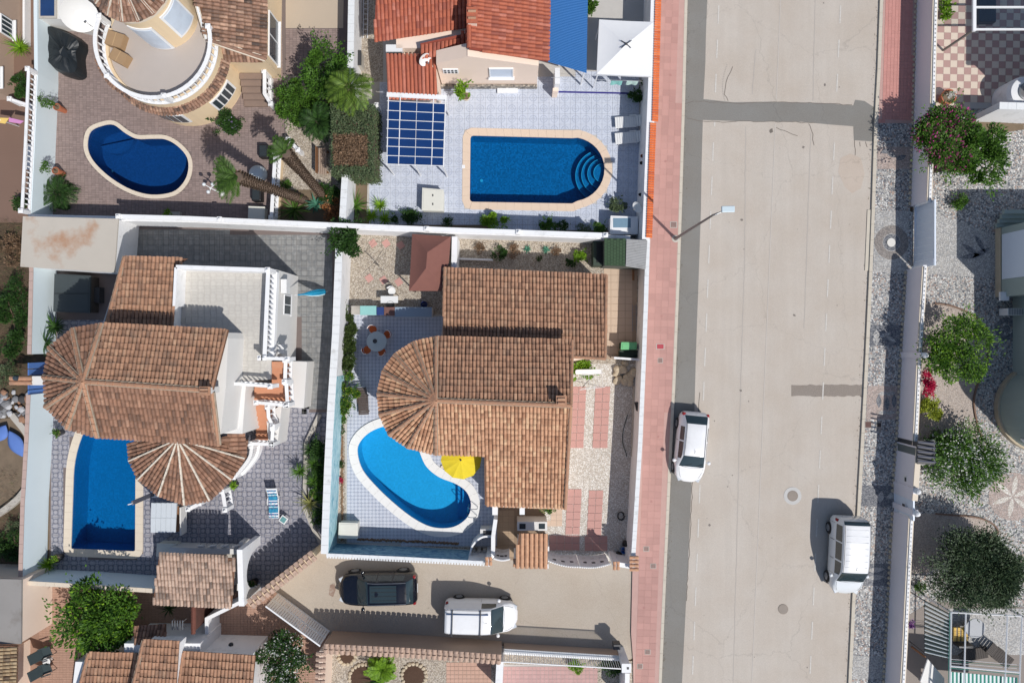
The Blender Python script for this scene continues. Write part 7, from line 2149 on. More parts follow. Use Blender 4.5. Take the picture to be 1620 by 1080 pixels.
def airer(label,u,v,rz):
    q=P(u,v,.9); T_=thing('clothes_airer', label,'clothes airer', (q.x,q.y,0),rz)
    for y in (-.4,.4): mb=MB(); mb.tube([(-.7,y,.9),(.75,y,.95)],.02,6); mb.build('rail', M['plastic'],T_,local=True)
    for i in range(6): mb=MB(); mb.tube([(-.6+i*.25,-.4,.92),(-.6+i*.25,.4,.92)],.008,4); mb.build('wire', M['plastic'],T_,local=True)
    for s in (-1,1): mb=MB(); mb.tube([(-.6,s*.4,.9),(.5,s*.38,0)],.018,6); mb.tube([(.6,s*.4,.93),(-.5,s*.38,0)],.018,6); mb.build('leg', M['plastic'],T_,local=True)
    mb=MB(); mb.lathe((0,0,0),[(.02,0)],4) if False else None
airer('white folding clothes airer beside the green bush on the gravel', 935,603,.12)
q=P(931,588,1.0); sb_=thing('ironing_board', 'long white board lying on the clothes airer', 'board', (q.x,q.y,.95),.02); mb=MB(); mb.prism(rounded([(-.75,-.14),(.75,-.14),(.75,.14),(-.75,.14)],.13,5),0,.05); mb.build('board', M['plastic'],sb_,local=True)
# counter with basin between gravel and blue patio
ct=thing('outdoor_counter', 'row of low counters, turquoise, navy and grey blue, behind the blue patio', 'counter', G(625,495))
for (u0,u1,v0,v1,mt,nm) in ((556,569,484,497,M['concrete'],'block'),(570,595,484,498,plain('turquoise_top', S(150,205,200),.5,.05),'worktop'),(596,607,486,498,plain('navy_top', S(44,66,120),.4,.1),'sink'),(608,624,486,499,plain('rust_top', S(120,84,76),.7,.2,5),'worktop'),(625,683,486,501,m_tiles('grey_blue_top', S(150,168,186),.1,.1),'worktop')):
    q0,q1=P(u0,v0,.8),P(u1,v1,.8); mb=MB(); mb.prism([(q0.x,q0.y),(q1.x,q0.y),(q1.x,q1.y),(q0.x,q1.y)],0,.74); base_o=mb.build('counter_block', M['white'],ct)
    mb=MB(); mb.prism([(q0.x - .01,q0.y+.01),(q1.x+.01,q0.y+.01),(q1.x+.01,q1.y - .01),(q0.x - .01,q1.y - .01)],.74,.8); mb.build(nm,mt,ct)
bq=thing('barbecue_table', 'white folding table with a dark barbecue tray above the counter', 'table', (P(616,477,.7).x,P(616,477,.7).y,0)); mb=MB(); mb.box((0,.12,.7),(1.0,.4,.04)); mb.build('tabletop', M['plastic'],bq,local=True); mb=MB(); mb.lathe((.05,-.2,.6),[(.15,0),(.24,.12),(.22,.12),(.13,.03)],16); mb.build('grill_bowl', M['black'],bq,local=True); legs4(1.0,.7,.7,bq,M['plastic'])
bk=thing('bucket', 'dark blue bucket on the ground behind the grey blue counter', 'bucket', G(672,482)); mb=MB(); mb.lathe((0,0,0),[(.14,0),(.19,.32),(.2,.33),(.17,.33),(.13,.05)],16); mb.build('pail', plain('navy_plastic', S(38,56,120),.5,.08),bk,local=True); mb=MB(); mb.tube([(-.18,0,.3),(0,.02,.4),(.18,0,.3)],.008,5); mb.build('handle', M['metal'],bk,local=True)
rd=thing('rotary_pole', 'thin metal clothes pole with folded arms standing on the gravel', 'clothes pole', G(600,420)); q=G(600,420); mb=MB(); mb.cyl((q.x,q.y,0),(q.x - .0,q.y,1.6),.02,.02,8); mb.build('pole', M['darkmetal'],rd)
for a_,l in ((40,.9),(55,.8),(225,.9),(-40,.7)): mb=MB(); mb.tube([(q.x,q.y,1.5),(q.x+l*math.cos(R(a_)),q.y+l*math.sin(R(a_)),1.55)],.01,4); mb.build('arm', M['darkmetal'],rd)
# along the inside of the right wall
bx=thing('wall_box', 'black box fixed to the inner side of the street wall', 'box', G(1000,642)); q=P(1000,642,1.2); mb=MB(); mb.box((G(1005,0).x,q.y,1.2),(.4,.5,.35),rz=.2); mb.build('case', M['black'],bx,bevel=.02); mb=MB(); mb.box((G(1005,0).x,q.y,1.38),(.34,.44,.02),rz=.2); mb.build('lid', M['darkmetal'],bx)
hs=thing('garden_hose', 'dark green hose trailing along the shaded gravel', 'hose', G(988,690)); mb=MB(); mb.tube(smooth_path([G(993,655,.03),G(986,680,.03),G(985,700,.03),G(990,715,.03),G(991,722,.03)],6),.018,6); mb.build('tube', plain('hose', S(44,60,50),.6,.1),hs)
hs=thing('hose_coil', 'coil of black hose on the shaded gravel by the street wall', 'hose', G(982,815)); mb=MB(); q=G(982,815); mb.tube([(q.x+(.14+.015*k / 4)*math.cos(k*.7),q.y+(.2+.01*k / 4)*math.sin(k*.7),.03+.004*k) for k in range(28)],.016,6); mb.build('tube', M['black'],hs)
bk2=thing('blue_bucket', 'bright blue bucket beside black bags in the lower gravel corner', 'bucket', G(986,868)); mb=MB(); mb.lathe((0,0,0),[(.13,0),(.18,.3),(.19,.31),(.16,.31),(.12,.04)],16); mb.build('pail', plain('blue_plastic', S(40,110,190),.5,.08),bk2,local=True); mb=MB(); mb.tube([(-.17,0,.29),(0,.03,.38),(.17,0,.29)],.008,5); mb.build('handle', M['metal'],bk2,local=True)
for (u,v,r_,lb) in ((989,858,.2,'black rubbish bag above the blue bucket'),(978,876,.22,'black rubbish bag left of the blue bucket')):
    q=G(u,v); bg_=thing('rubbish_bag', lb,'bag', q); mb=MB(); rows=[]
    for k in range(8):
        t=k / 7; rr=r_*math.sin(math.pi*(t*.86+.12)) ** .6; rows.append([Vector((q.x+rr*(1+.12*math.sin(5*a_+k))*math.cos(a_),q.y+rr*(1+.1*math.sin(4*a_))*math.sin(a_),t*.42)) for a_ in [2*math.pi*i / 14 for i in range(14)]])
    mb.grid(rows,closed=True); mb.add(rows[-1],[tuple(range(14))]); mb.build('sack', M['black'],bg_); mb=MB(); mb.cyl((q.x,q.y,.41),(q.x,q.y,.5),.03,.05,8); mb.build('tied_neck', M['black'],bg_)
rack=thing('leaning_ladder', 'grey metal ladder lying along the inner side of the street wall', 'ladder', G(1000,500)); 
for x in (1000,1006):
    mb=MB(); mb.tube([G(x,482,.1),G(x,524,.1)],.02,5); mb.build('rail', M['metal'],rack)
for i in range(8): v=485+i*5; mb=MB(); mb.tube([G(1000,v,.11),G(1006,v,.11)],.012,5); mb.build('rung', M['metal'],rack)
pk=thing('wooden_plank', 'orange brown board leaning on the wall near the shed', 'plank', G(999,436)); mb=MB(); mb.box((G(1000,0).x,G(0,436).y,.4),(.2,.62,.05),rot=Matrix.Rotation(.9,3,'Y')); mb.build('board', M['wood'],pk)
bn=thing('bench_ledge', 'long narrow grey planter ledge along the inner street wall', 'ledge', G(1001,750)); mb=MB(); wall_strip(mb,[G(1003,610).to_2d(),G(996,870).to_2d()],.12,0,.3); mb.build('ledge', M['concrete'],bn)
# edging stones beside the mural and along the lower wall
es=thing('stone_edging', 'line of small brown stones between the mural bed and the patio', 'edging', G(536,770)); allm=MB()
mbs=MB()
for i in range(120):
    v=690+i*1.38; q=G(541.5+rng.uniform(-1.2,1.2),v); mbs.lathe((q.x,q.y,0),[(.05,0),(.06,.04),(.03,.08)],6)
for i in range(150):
    t=i / 150; q=G(566+160*t,852+7*t+rng.uniform(-1.5,1.5)); mbs.lathe((q.x,q.y,0),[(.05,0),(.06,.04),(.03,.08)],6)
mbs.build('stones', plain('brown_edge_stone', S(150,120,92),.9,.3,6,isl=.3),es)['kind'] = 'stuff'
# upper middle: small things
T_,c=lid_box('wash_basin', 'white walled wash basin with a grey bottom at the corner of the upper patio', 'basin', [(966,341),(1010,343),(1009,371),(965,370)],1.0,M['white'],M['white'],.05)
q0,q1=P(970,345,1.03),P(998,360,1.03); mb=MB(); mb.prism([(q0.x,q0.y),(q1.x,q0.y),(q1.x,q1.y),(q0.x,q1.y)],1.01,1.025); mb.build('basin_inside', plain('basin_blue', S(120,150,170),.4,.1),T_)
sf=thing('satellite_dish', 'white satellite dish on the pavement wall beside the pool', 'satellite dish', G(1010,330)); dish(sf,P(1010,327,1.6),.34,(-.75,-.5,.45),M['plastic'],'reflector')
cl=thing('clothes_line', 'thin washing line strung below the white canopy', 'washing line', G(940,125)); mb=MB(); mb.tube([P(872,123,1.7),P(1020,129,1.7)],.006,4); mb.build('line', M['plastic'],cl)
for (u,lb,cc) in ((976,'turquoise towel hanging left on the washing line', S(150,215,205)),(1001,'pale green towel hanging right on the washing line', S(205,232,222))):
    a,b=P(u - 9,128,1.68),P(u+9,128.5,1.68); hg=thing('hanging_towel', lb,'towel', (a.x,a.y,0)); rows=[[between(a,b,s)+Vector((0,-.03*t*(1+math.sin(s*9)),-.5*t)) for s in [k / 8 for k in range(9)]] for t in (0,.5,1)]
    mb=MB(); mb.grid(rows); mb.build('cloth', plain('cloth_%s' % u if False else 'aqua_cloth' if u < 990 else 'mint_cloth', cc,.9,.05),hg)
for (u,v,lb) in ((1013,247,'terracotta wall pot on the pavement wall, upper'),(1012,258,'dark wall lamp below the terracotta wall pot'),(1010,308,'dark wall lamp near the pool end')):
    q=P(u+4,v,1.3); w_=thing('wall_pot' if 'pot' in lb and 'lamp below' not in lb else 'wall_lamp', lb,'wall pot' if lb.startswith('terra') else 'wall lamp', (q.x,q.y,1.15)); mb=MB(); mb.lathe((-.05,0,0),[(.05,0),(.1,.18),(.08,.18),(.05,.04)],12); mb.build('shell', M['terracotta'] if lb.startswith('terra') else M['darkmetal'],w_,local=True); mb=MB(); mb.box((.04,0,.1),(.06,.06,.12)); mb.build('bracket', M['darkmetal'],w_,local=True)
bb=thing('litter_bin', 'narrow grey box standing in the side path by the palm', 'bin', G(578,95)); q=P(565,92,.9); mb=MB(); mb.box((q.x,q.y,.45),(.45,.8,.9)); mb.build('case', M['concrete'],bb); mb=MB(); mb.box((q.x,q.y,.92),(.5,.85,.05)); mb.build('lid', M['darkmetal'],bb)
ld=thing('ladder', 'long white ladder lying along the side path at the top', 'ladder', G(580,30))
for x in (576,583): mb=MB(); mb.tube([G(x,-20,.1),G(x - 1,62,.1)],.03,5); mb.build('rail', M['whitepaint'],ld)
for i in range(10): v=-16+i*8; mb=MB(); mb.tube([G(576,v,.11),G(583,v,.11)],.02,5); mb.build('rung', M['whitepaint'],ld)
# upper left: small things
big_d=thing('satellite_dish', 'large oval white satellite dish on a mast at the top left', 'satellite dish', G(165,60)); q=P(124,21,2.2); dish(big_d,q,.95,(.62,-.72,.62),M['plastic'],'reflector')
mb=MB(); mb.cyl((q.x+.1,q.y - .1,0),(q.x,q.y,2.1),.05,.05,8); mb.build('mast_pole', M['metal'],big_d)
tp=thing('covered_furniture', 'garden furniture under a black tarpaulin against the white wall', 'tarpaulin', G(115,90))
rows=[]; n1=18
co=[(80,43),(104,50),(131,66),(128,90),(127,121),(96,116),(79,100),(80,70)]
cc=P(104,84,.9); lp2=smooth_loop([P(u,v,.5).to_2d() for u,v in co],5)
for k,(s,z) in enumerate(((1.0,.02),(.98,.45),(.9,.85),(.6,.95),(.25,.98))):
    rows.append([Vector((cc.x+(p.x - cc.x)*s*(1+.02*math.sin(i*2.1+k)),cc.y+(p.y - cc.y)*s,z+.05*math.sin(i*1.3+k*.7))) for i,p in enumerate(lp2)])
mb=MB(); mb.grid(rows,closed=True); mb.add(rows[-1],[tuple(range(len(lp2)))]); mb.build('tarpaulin', plain('black_tarp', S(30,36,40),.45,.25,3),tp)
def carton(label,u,v,w,d_,h,rz):
    q=P(u,v,3.5+h); T_=thing('cardboard_box', label,'cardboard box', (q.x,q.y,3.5),rz); cm=plain('cardboard', S(168,138,104),.85,.08,3)
    mb=MB(); mb.box((0,0,h / 2),(w,d_,h)); mb.build('box', cm,T_,local=True)
    for s in (-1,1): mb=MB(); mb.box((s*w*.25,0,h+.012),(w*.48,d_*.98,.01)); mb.build('flap', cm,T_,local=True)
    mb=MB(); mb.box((0,0,h+.02),(.05,d_,.004)); mb.build('tape', plain('tape', S(190,160,120),.4,.05),T_,local=True)
carton('brown cardboard box on the round terrace, the lower one', 187,89,.85,.62,.5,-.5)
carton('brown cardboard box on the round terrace, the upper one', 181,62,.9,.75,.42,-.3)
lm=thing('garden_lamp', 'white garden lamp with three round globes beside the kidney pool', 'garden lamp', G(352,307)); q=G(352,307)
mb=MB(); mb.lathe((q.x,q.y,0),[(.16,0),(.12,.1),(.05,.2),(.045,1.5),(.07,1.6),(.03,1.7)],12); mb.build('post', M['whitepaint'],lm)
for a_ in (30,150,270):
    e=(q.x+.28*math.cos(R(a_)),q.y+.28*math.sin(R(a_)),1.75); mb=MB(); mb.tube([(q.x,q.y,1.6),((q.x+e[0]) / 2,(q.y+e[1]) / 2,1.62),e],.02,6); mb.build('arm', M['whitepaint'],lm)
    mb=MB(); mb.lathe((e[0],e[1],1.75),[(.03,0),(.09,.05),(.11,.12),(.08,.2),(.02,.23)],12); mb.build('globe', plain('opal_globe', S(225,230,232),.25,.03),lm,smooth=True)
sp=thing('garden_ball', 'large pale stone sphere beside the palm balustrade', 'stone ball', G(412,276)); q=P(409,276,.5); mb=MB(); mb.lathe((q.x,q.y,.04),[(.5*math.sin(math.pi*k / 10)+.01,.5 - .5*math.cos(math.pi*k / 10)) for k in range(11)],24); mb.build('ball', plain('pale_marble', S(196,206,210),.6,.12,4),sp,smooth=True); mb=MB(); mb.lathe((q.x,q.y,0),[(.25,0),(.22,.06)],16); mb.build('plinth', M['concrete'],sp)
for (u,v,lb) in ((422,243,'black covered planter left of the balustrade top'),(411,311,'black covered heap beside the shaggy palm trunk')):
    q=G(u,v); T_=thing('covered_planter', lb,'planter', q); mb=MB(); mb.box((q.x,q.y,.3),(.55,.75,.6)); mb.build('tub', M['black'],T_,bevel=.06); mb=MB(); mb.box((q.x,q.y,.61),(.4,.6,.03)); mb.build('cover', plain('dark_cover', S(40,48,52),.6,.2,5),T_)
q=G(514,258); bn=thing('garden_bench', 'weathered wooden bench on the gravel beside the dry hedge', 'bench', q)
for k in range(4): mb=MB(); mb.box((q.x - .2+k*.12,q.y,.42),(.1,1.5,.03)); mb.build('slat', plain('grey_wood', S(170,150,134),.85,.12,5),bn)
mb=MB(); mb.box((q.x - .3,q.y,.65),(.04,1.5,.4)); mb.build('backrest', M['wood'],bn)
for y in (-.6,.6): mb=MB(); mb.box((q.x,q.y+y,.2),(.5,.06,.4)); mb.build('leg', M['wood'],bn)
q=G(278,340); pb=thing('planter_trough', 'small grey trough with green grass tufts in the striped shade', 'planter', q); mb=MB(); mb.box((q.x+.05,q.y,.15),(.65,.25,.3)); mb.build('trough', M['concrete'],pb); mb=MB(); mb,_=shrub_mesh(.25,.4,160,.12,random.Random(3),5,c=Vector((q.x - .3,q.y,.1))); mb.build('foliage', M['leaf_bright'],pb)
# turquoise parasol folded, leaning
fp_=thing('folded_parasol', 'folded turquoise beach parasol leaning between villa and boundary wall', 'parasol', G(519,461)); a,b=G(519,461,.05),P(466,467,2.3)
mb=MB(); mb.tube([a,b],.02,6); mb.build('pole', M['whitepaint'],fp_)
tq=plain('turquoise_canvas', S(30,150,190),.8,.3,6); tq2=plain('white_stripe_canvas', S(200,225,232),.8,.1)
d=(b - a); s=d.cross(Vector((0,0,1))).normalized(); up=s.cross(d).normalized()
for k in range(8):
    an=2*math.pi*k / 8; pts,= [[a+d*(.12+.8*t)+(s*math.cos(an+.3*t)+up*math.sin(an+.3*t))*(.14*math.sin(math.pi*min(1,t+.25))+.02) for t in (0,.25,.5,.75,1)]]
    mb=MB(); mb.tube(pts,[.05,.06,.055,.04,.015],5); mb.build('fold', tq2 if k % 4==0 else tq,fp_)
# ================================================================ right side of the street
def street_wall(label,base,z0,z1,group=None,bal=True):
    pts=[G(u+4,v).to_2d() for u,v in base]
    T_=thing('street_wall', label,'wall', (pts[0].x,pts[0].y,0),group=group)
    mb=MB(); wall_strip(mb,pts,.26,0,z0); mb.build('masonry', M['mauvewall'],T_)
    mb=MB(); wall_strip(mb,pts,.3,z0,z0+.05); mb.build('coping', M['coping'],T_)
    if bal: balustrade(T_,pts,z0+.05,z1 - z0,M['white'],.24,True,.14,posts=True,r=.06)
    mb=MB(); q=[G(u - .8,v).to_2d() for u,v in base]
    for a,b in zip(q,q[1:]):
        n=int((b - a).length / .3)
        for i in range(n):
            p=a+(b - a)*((i+.5) / n); mb.lathe((p.x,p.y,.08),[(.1,0),(.11,.05),(.06,.1)],7)
    mb.build('base_stones', M['stone'],T_)['kind'] = 'stuff'
    return T_
street_wall('pale mauve street wall with balustrade at the upper right', [(1449.5,-85),(1448,0),(1443,200),(1438.5,327)],1.65,.5)
street_wall('pale mauve street wall with balustrade beside the feathery tree', [(1432.5,427),(1424,566),(1418,689),(1417.5,698)],1.6,.5)
street_wall('pale mauve street wall with balustrade at the lower right', [(1411,807),(1407,884),(1401,1007),(1397,1080),(1393,1150)],1.65,.5)
T_=street_wall('plain wall piece holding the letter box and the small dark awning', [(1417,698),(1411,779)],2.0,.5,bal=False)
a,b=G(1416.5,700),G(1415,726); mb=MB(); mb.box((a.x+.02,(a.y+b.y) / 2,1.1),(.04,.95,1.75)); mb.build('niche', plain('dark_panel', S(104,110,108),.7,.15),T_)
a=G(1413,751); mb=MB(); mb.box((a.x+.04,a.y,1.2),(.06,.4,.3)); mb.build('letter_box', M['greywall'],T_)
mb=MB(); mb.box((a.x+.0,a.y,1.25),(.04,.22,.12)); mb.build('name_plate', M['darkmetal'],T_)
def panel_gate(label,a,b,z,mat,n,name='street_gate'):
    a,b=G(*a),G(*b); T_=thing(name,label,'gate', ((a.x+b.x) / 2,(a.y+b.y) / 2,0)); d=b - a
    for i in range(n): p=a+d*((i+.5) / n); mb=MB(); mb.box((p.x,p.y,z / 2+.05),(.05,d.length / n*.97,z - .1)); mb.build('board', mat,T_)
    for k in (.15,z): p=(a+b) / 2; mb=MB(); mb.box((p.x,p.y,k),(.09,d.length,.07)); mb.build('rail', mat,T_)
    return T_
bw_=plain('blue_white_paint', S(226,234,244),.5,.03)
panel_gate('wide pale blue sheet gate opening on the ring mosaic', (1447,327),(1444,426),2.0,bw_,9)
g3=panel_gate('narrow white door in the street wall with a small number sign', (1414,778),(1413,809),2.0,bw_,2)
q=G(1410,790); mb=MB(); mb.box((q.x - .03,q.y,1.3),(.03,.14,.22)); mb.build('number_sign', M['darkmetal'],g3)
for (u,v,lb) in ((1463,562,'white ornamental finial on the street wall beside the crimson flowers'),(1451,777,'white ornamental finial at the upper side of the narrow door'),(1450,812,'white ornamental finial at the lower side of the narrow door')):
    q=P(u,v,2.2); T_=thing('wall_finial', lb,'finial', (q.x,q.y,0)); mb=MB(); mb.box((q.x,q.y,1.05),(.32,.32,2.1)); mb.build('post', M['mauvewall'],T_); mb=MB(); mb.lathe((q.x,q.y,2.1),[(.16,0),(.1,.06),(.17,.16),(.12,.28),(.04,.34)],12); mb.build('urn', M['white'],T_)
T_=thing('small_awning', 'small dark slatted awning over the letter box beside the white oleander', 'awning', G(1425,715))
for i in range(5): a,b=P(1452,699+i*7.4,2.5),P(1480,701+i*7.4,2.25); mb=MB(); mb.tube([a,b],.045,5); mb.build('slat', plain('slate_slat', S(74,78,96),.6,.1),T_)
q0,q1=P(1452,697,2.2),P(1480,734,2.2); mb=MB(); mb.prism([(q0.x,q0.y),(q1.x,q0.y),(q1.x,q1.y),(q0.x,q1.y)],2.1,2.16); mb.build('backing', M['darkmetal'],T_)
mb=MB(); mb.box((q0.x+.1,(q0.y+q1.y) / 2,1.05),(.12,1.1,2.1)); mb.build('post', M['darkmetal'],T_)
# ground patterns of the right garden
def gp(pts,mat,z,name='mosaic_panel'): mb=MB(); mb.sheet(g2(pts),(),z); return mb.build(name,mat,gR)
gp([(1448,325),(1575,373),(1575,440),(1448,432)],M['mosaic_light'],.006)
lg=m_pebbles('warm_fine_gravel', 24,[S(206,190,176),S(190,172,158),S(214,200,188),S(176,160,148)])
gp([(1440,480),(1478,480),(1505,484),(1540,500),(1560,530),(1562,570),(1545,610),(1540,640),(1548,680),(1552,700),(1420,700),(1430,566)],lg,.008,'gravel_bed')
gp([(1420,812),(1500,812),(1560,822),(1575,840),(1570,850),(1540,846),(1500,880),(1470,905),(1408,910)],lg,.008,'gravel_bed')
gp([(1446,200),(1500,190),(1620,196),(1620,205),(1560,215),(1500,270),(1442,280)],M['soil'],.006,'soil_bed')
def edging(pts,lb): T_=thing('bed_edging', lb,'edging', G(*pts[0])); p=smooth_path([G(u,v) for u,v in pts],5); mb=MB(); wall_strip(mb,[x.to_2d() for x in p],.09,0,.09); mb.build('edging_strip', plain('brown_edging', S(130,104,88),.85,.15),T_)
edging([(1478,480),(1505,484),(1540,500),(1560,530),(1562,570),(1545,610),(1540,640),(1548,680),(1556,700)],'wavy brown edging curving past the feathery tree')
edging([(1480,812),(1545,818),(1574,832),(1574,848),(1545,846)],'brown edging looping round the gravel bed above the olive tree')
ringp(1592,520,10,18,M['mosaic_grey'],.012,parent=gR); ringp(1592,520,.3,6,M['mosaic_grey'],.012,'mosaic_disc', gR)
ringp(1602,785,.3,38,M['mosaic_pink'],.01,'mosaic_disc', gR)
for k in range(6): a=60*k+20; leafp(1602+18*math.cos(R(a)),785 - 18*math.sin(R(a)),34,4,a,M['gravel'],gR,.014)
for (u,v,a) in ((1535,395,-35),(1535,405,10),(1550,385,-60),(1552,400,30)): leafp(u,v,34,4,a,M['mosaic_grey'],gR,.012)
# buildings
b1=thing('building', 'pale green walled house at the right edge beside the mosaic path', 'building', G(1640,420))
house_walls(b1,[G(1576,362),G(1720,362),G(1720,470),G(1576,470)],0,4.2,M['greenwall'])
house_walls(b1,[G(1602,470),G(1720,470),G(1720,640),G(1602,600)],0,4.1,M['greenwall'],'rear_wall')
mb=MB(); mb.box((G(1576,0).x - .03,G(0,408).y,1.5),(.06,2.6,1.9)); mb.build('shutter', bw_,b1)
mb=MB(); mb.box((G(1576,0).x - .08,G(0,470).y,.75),(.5,.5,.14)); mb.build('ledge', M['white'],b1)
mb=MB(); wall_strip(mb,[G(1575,362).to_2d(),G(1575,470).to_2d()],.05,0,.45); mb.build('stone_base', M['stone'],b1)
ac=MB(); ac.box((G(1590,0).x,G(0,494).y,.5),(.9,.4,.7)); ac=ac.build('air_conditioner', M['plastic'],b1)
for k in range(9): mb=MB(); mb.box((G(1590,0).x - .38+k*.095,G(0,494).y,.86),(.05,.36,.02)); mb.build('louvre', M['metal'],ac)
for k in range(4): mb=MB(); mb.box((G(1590,0).x,G(0,340+k*6).y,.9 - k*.2),(1.5,.22,.18+(.9 - k*.2)*0)); mb.build('step', M['greenwall'],b1)
tw_=thing('round_tower', 'round pale green tower at the right edge with a stone foot', 'tower', G(1640,645))
q=G(1641,645); mb=MB(); mb.lathe((q.x,q.y,0),[(66 / PPM,0),(66 / PPM,4.2)],48); mb.build('wall', M['greenwall'],tw_)
mb=MB(); mb.lathe((q.x,q.y,0),[(69 / PPM,0),(69 / PPM,.35),(66 / PPM,.36)],48); mb.build('stone_foot', M['stone'],tw_)
for k in range(3): a=R(225+k*9); mb=MB(); mb.box((q.x+2.46*math.cos(a),q.y+2.46*math.sin(a),1.5),(.06,.3,.7),rz=a); mb.build('window_grille', M['whitepaint'],tw_)
b2=thing('building', 'tall white house just beyond the right edge of the checkered patio', 'building', G(1670,130))
house_walls(b2,[G(1628,50),G(1720,50),G(1720,190),G(1628,190)],0,6.2,M['white']); mb=MB(); mb.prism([G(1622,44).to_2d(),G(1722,44).to_2d(),G(1722,196).to_2d(),G(1622,196).to_2d()],6.2,6.35); mb.build('roof', M['pan'],b2)
# checkered patio: every plate a piece
ck=g2([(1484,-70),(1625,-70),(1625,172),(1480,172)])
flat('checkered_patio_bed', ck,(),.004,grout,gR,world=True)
paving(gR,'checker_tile', ck,[],.405,.405,.01,.006,[m_tiles('cream_check', S(224,208,190),.04,.06),m_tiles('mauve_check', S(186,152,144),.06,.08)],single=True,pick=lambda i,j: (i+j) % 2,rz=-.02,lip=.4)
pg2=thing('glass_pergola', 'white framed glass canopy over the checkered patio', 'pergola', G(1500,70))
Zp=2.7; x0,y0=P(1541,47,Zp).x,P(1541,47,Zp).y
for y in (y0,P(1541,12,Zp).y,P(0,-30,Zp).y): mb=MB(); mb.box((x0+2.4,y,Zp),(4.8,.09,.1)); mb.build('beam', M['whitepaint'],pg2)
mb=MB(); mb.box((x0,y0+2.5,Zp),(.17,5.2,.12)); mb.build('beam', M['whitepaint'],pg2)
mb=MB(); mb.box((x0,y0,Zp / 2),(.1,.1,Zp)); mb.build('post', plain('taupe_metal', S(120,112,104),.6,.1),pg2)
gm_=NT('canopy_glass'); tr=gm_.new('ShaderNodeBsdfTransparent'); tr.inputs[0].default_value=(.93,.95,.95,1); gl=gm_.new('ShaderNodeBsdfGlossy'); gl.inputs['Roughness'].default_value=.05; mx=gm_.new('ShaderNodeMixShader'); mx.inputs[0].default_value=.06; gm_.link(tr.outputs[0],mx.inputs[1]); gm_.link(gl.outputs[0],mx.inputs[2]); gm_.link(mx.outputs[0],gm_.out.inputs['Surface'])
for y1,y2 in ((y0+.05,P(0,12,Zp).y - .05),(P(0,12,Zp).y+.05,P(0,-30,Zp).y - .05)): mb=MB(); mb.prism([(x0+.1,y1),(x0+4.7,y1),(x0+4.7,y2),(x0+.1,y2)],Zp - .01,Zp+.01); mb.build('pane', gm_.mat,pg2)
gr_=thing('dark_grating', 'dark blue slatted grating lying under the glass canopy', 'grating', G(1530,60)); a=P(1563,18,.4)
for k in range(12): mb=MB(); mb.box((a.x - .42+k*.08,a.y+.35,.36),(.05,1.8,.04)); mb.build('slat', plain('dark_blue_metal', S(48,62,76),.5,.1),gr_)
mb=MB(); mb.box((a.x,a.y+.35,.17),(1.0,1.9,.34)); mb.build('base', M['darkmetal'],gr_)
tk=thing('round_stove', 'round white plastered stove with a collar at the right edge of the checkered patio', 'stove', G(1592,158)); q=G(1594,160)
mb=MB(); mb.lathe((q.x,q.y,0),[(.95,0),(.95,1.2),(.85,1.45),(.55,1.5)],32); mb.build('body', M['white'],tk,smooth=False); mb=MB(); mb.lathe((q.x,q.y,1.5),[(.5,0),(.5,.06),(.42,.08)],28); mb.build('collar', M['metal'],tk); mb=MB(); mb.lathe((q.x,q.y,1.55),[(.16,0),(.16,.5),(.1,.5)],16); mb.build('flue', M['terracotta'],tk)
fwall('boundary_wall', 'white wall between the checkered patio and the fig tree', 'wall', [(1538,188),(1640,191)],2.2,.35,M['white'],M['coping_white'],.04,.02)
potted('brown round pot with pale pebbles in the corner of the checkered patio', 1492,158,.42,.55,M['terracotta'],'bush', .25,M['flower_white'],120,120,.09)
# lower right terrace
pw_=thing('terrace_pergola', 'white and green framed pergola with striped awnings at the lower right corner', 'pergola', G(1520,1010)); Zq=2.4
grn_e=plain('green_edge', S(70,140,124),.5,.05)
def qb(a,b,w,mat=None,z=Zq,nm='beam'): mb=MB(); mb.tube([P(*a,z),P(*b,z)],w,4); mb.build(nm,mat or M['whitepaint'],pw_)
for a,b in (((1505,968),(1618,974)),((1505,968),(1502,1130)),((1528,970),(1524,1130)),((1594,973),(1588,1130)),((1617,974),(1611,1130)),((1503,1053),(1612,1063))): qb(a,b,.045)
qb((1502.5,968),(1499.5,1130),.02,grn_e,Zq,'trim'); qb((1503,1056),(1612,1066),.02,grn_e,Zq+.02,'trim')
for a in ((1505,968),(1617,974),(1502,1100)): q=P(*a,Zq); mb=MB(); mb.box((q.x,q.y,Zq / 2),(.08,.08,Zq)); mb.build('post', M['whitepaint'],pw_)
gstr,wstr=plain('green_stripe', S(52,138,120),.85,.08),plain('white_stripe', S(228,236,234),.85,.04)
for i in range(34): u=1504+i*3.15; a,b=P(u,1063+i*.28,2.3),P(u+3.1,1063+i*.28,2.3); mb=MB(); mb.prism([(a.x,a.y),(b.x,b.y),(b.x,b.y - 2),(a.x,a.y - 2)],[2.05,2.05,2.25,2.25] if False else 2.2,2.23); mb.build('awning_stripe', gstr if i % 2 else wstr,pw_)
for i in range(3): qb((1504,1042+i*3),(1612,1051+i*3),.012,grn_e if i % 2 else None,2.3,'cord')
sn=thing('slatted_screen', 'dark green and white slatted sunshade left of the terrace pergola', 'sunshade', G(1470,990))
for i in range(24): a,b=P(1463,950+i*3.5,1.9),P(1502,971+i*3.0,2.35); mb=MB(); mb.tube([a,b],.032,4); mb.build('slat', wstr if i % 2 else plain('deep_green', S(40,64,60),.7,.1),sn)
for a,b in (((1463,948),(1463,1034)),((1502,969),(1502,1044))): mb=MB(); mb.tube([P(*a,1.85 if a[0] < 1480 else 2.3),P(*b,1.85 if a[0] < 1480 else 2.3)],.03,4); mb.build('frame', M['darkmetal'],sn)
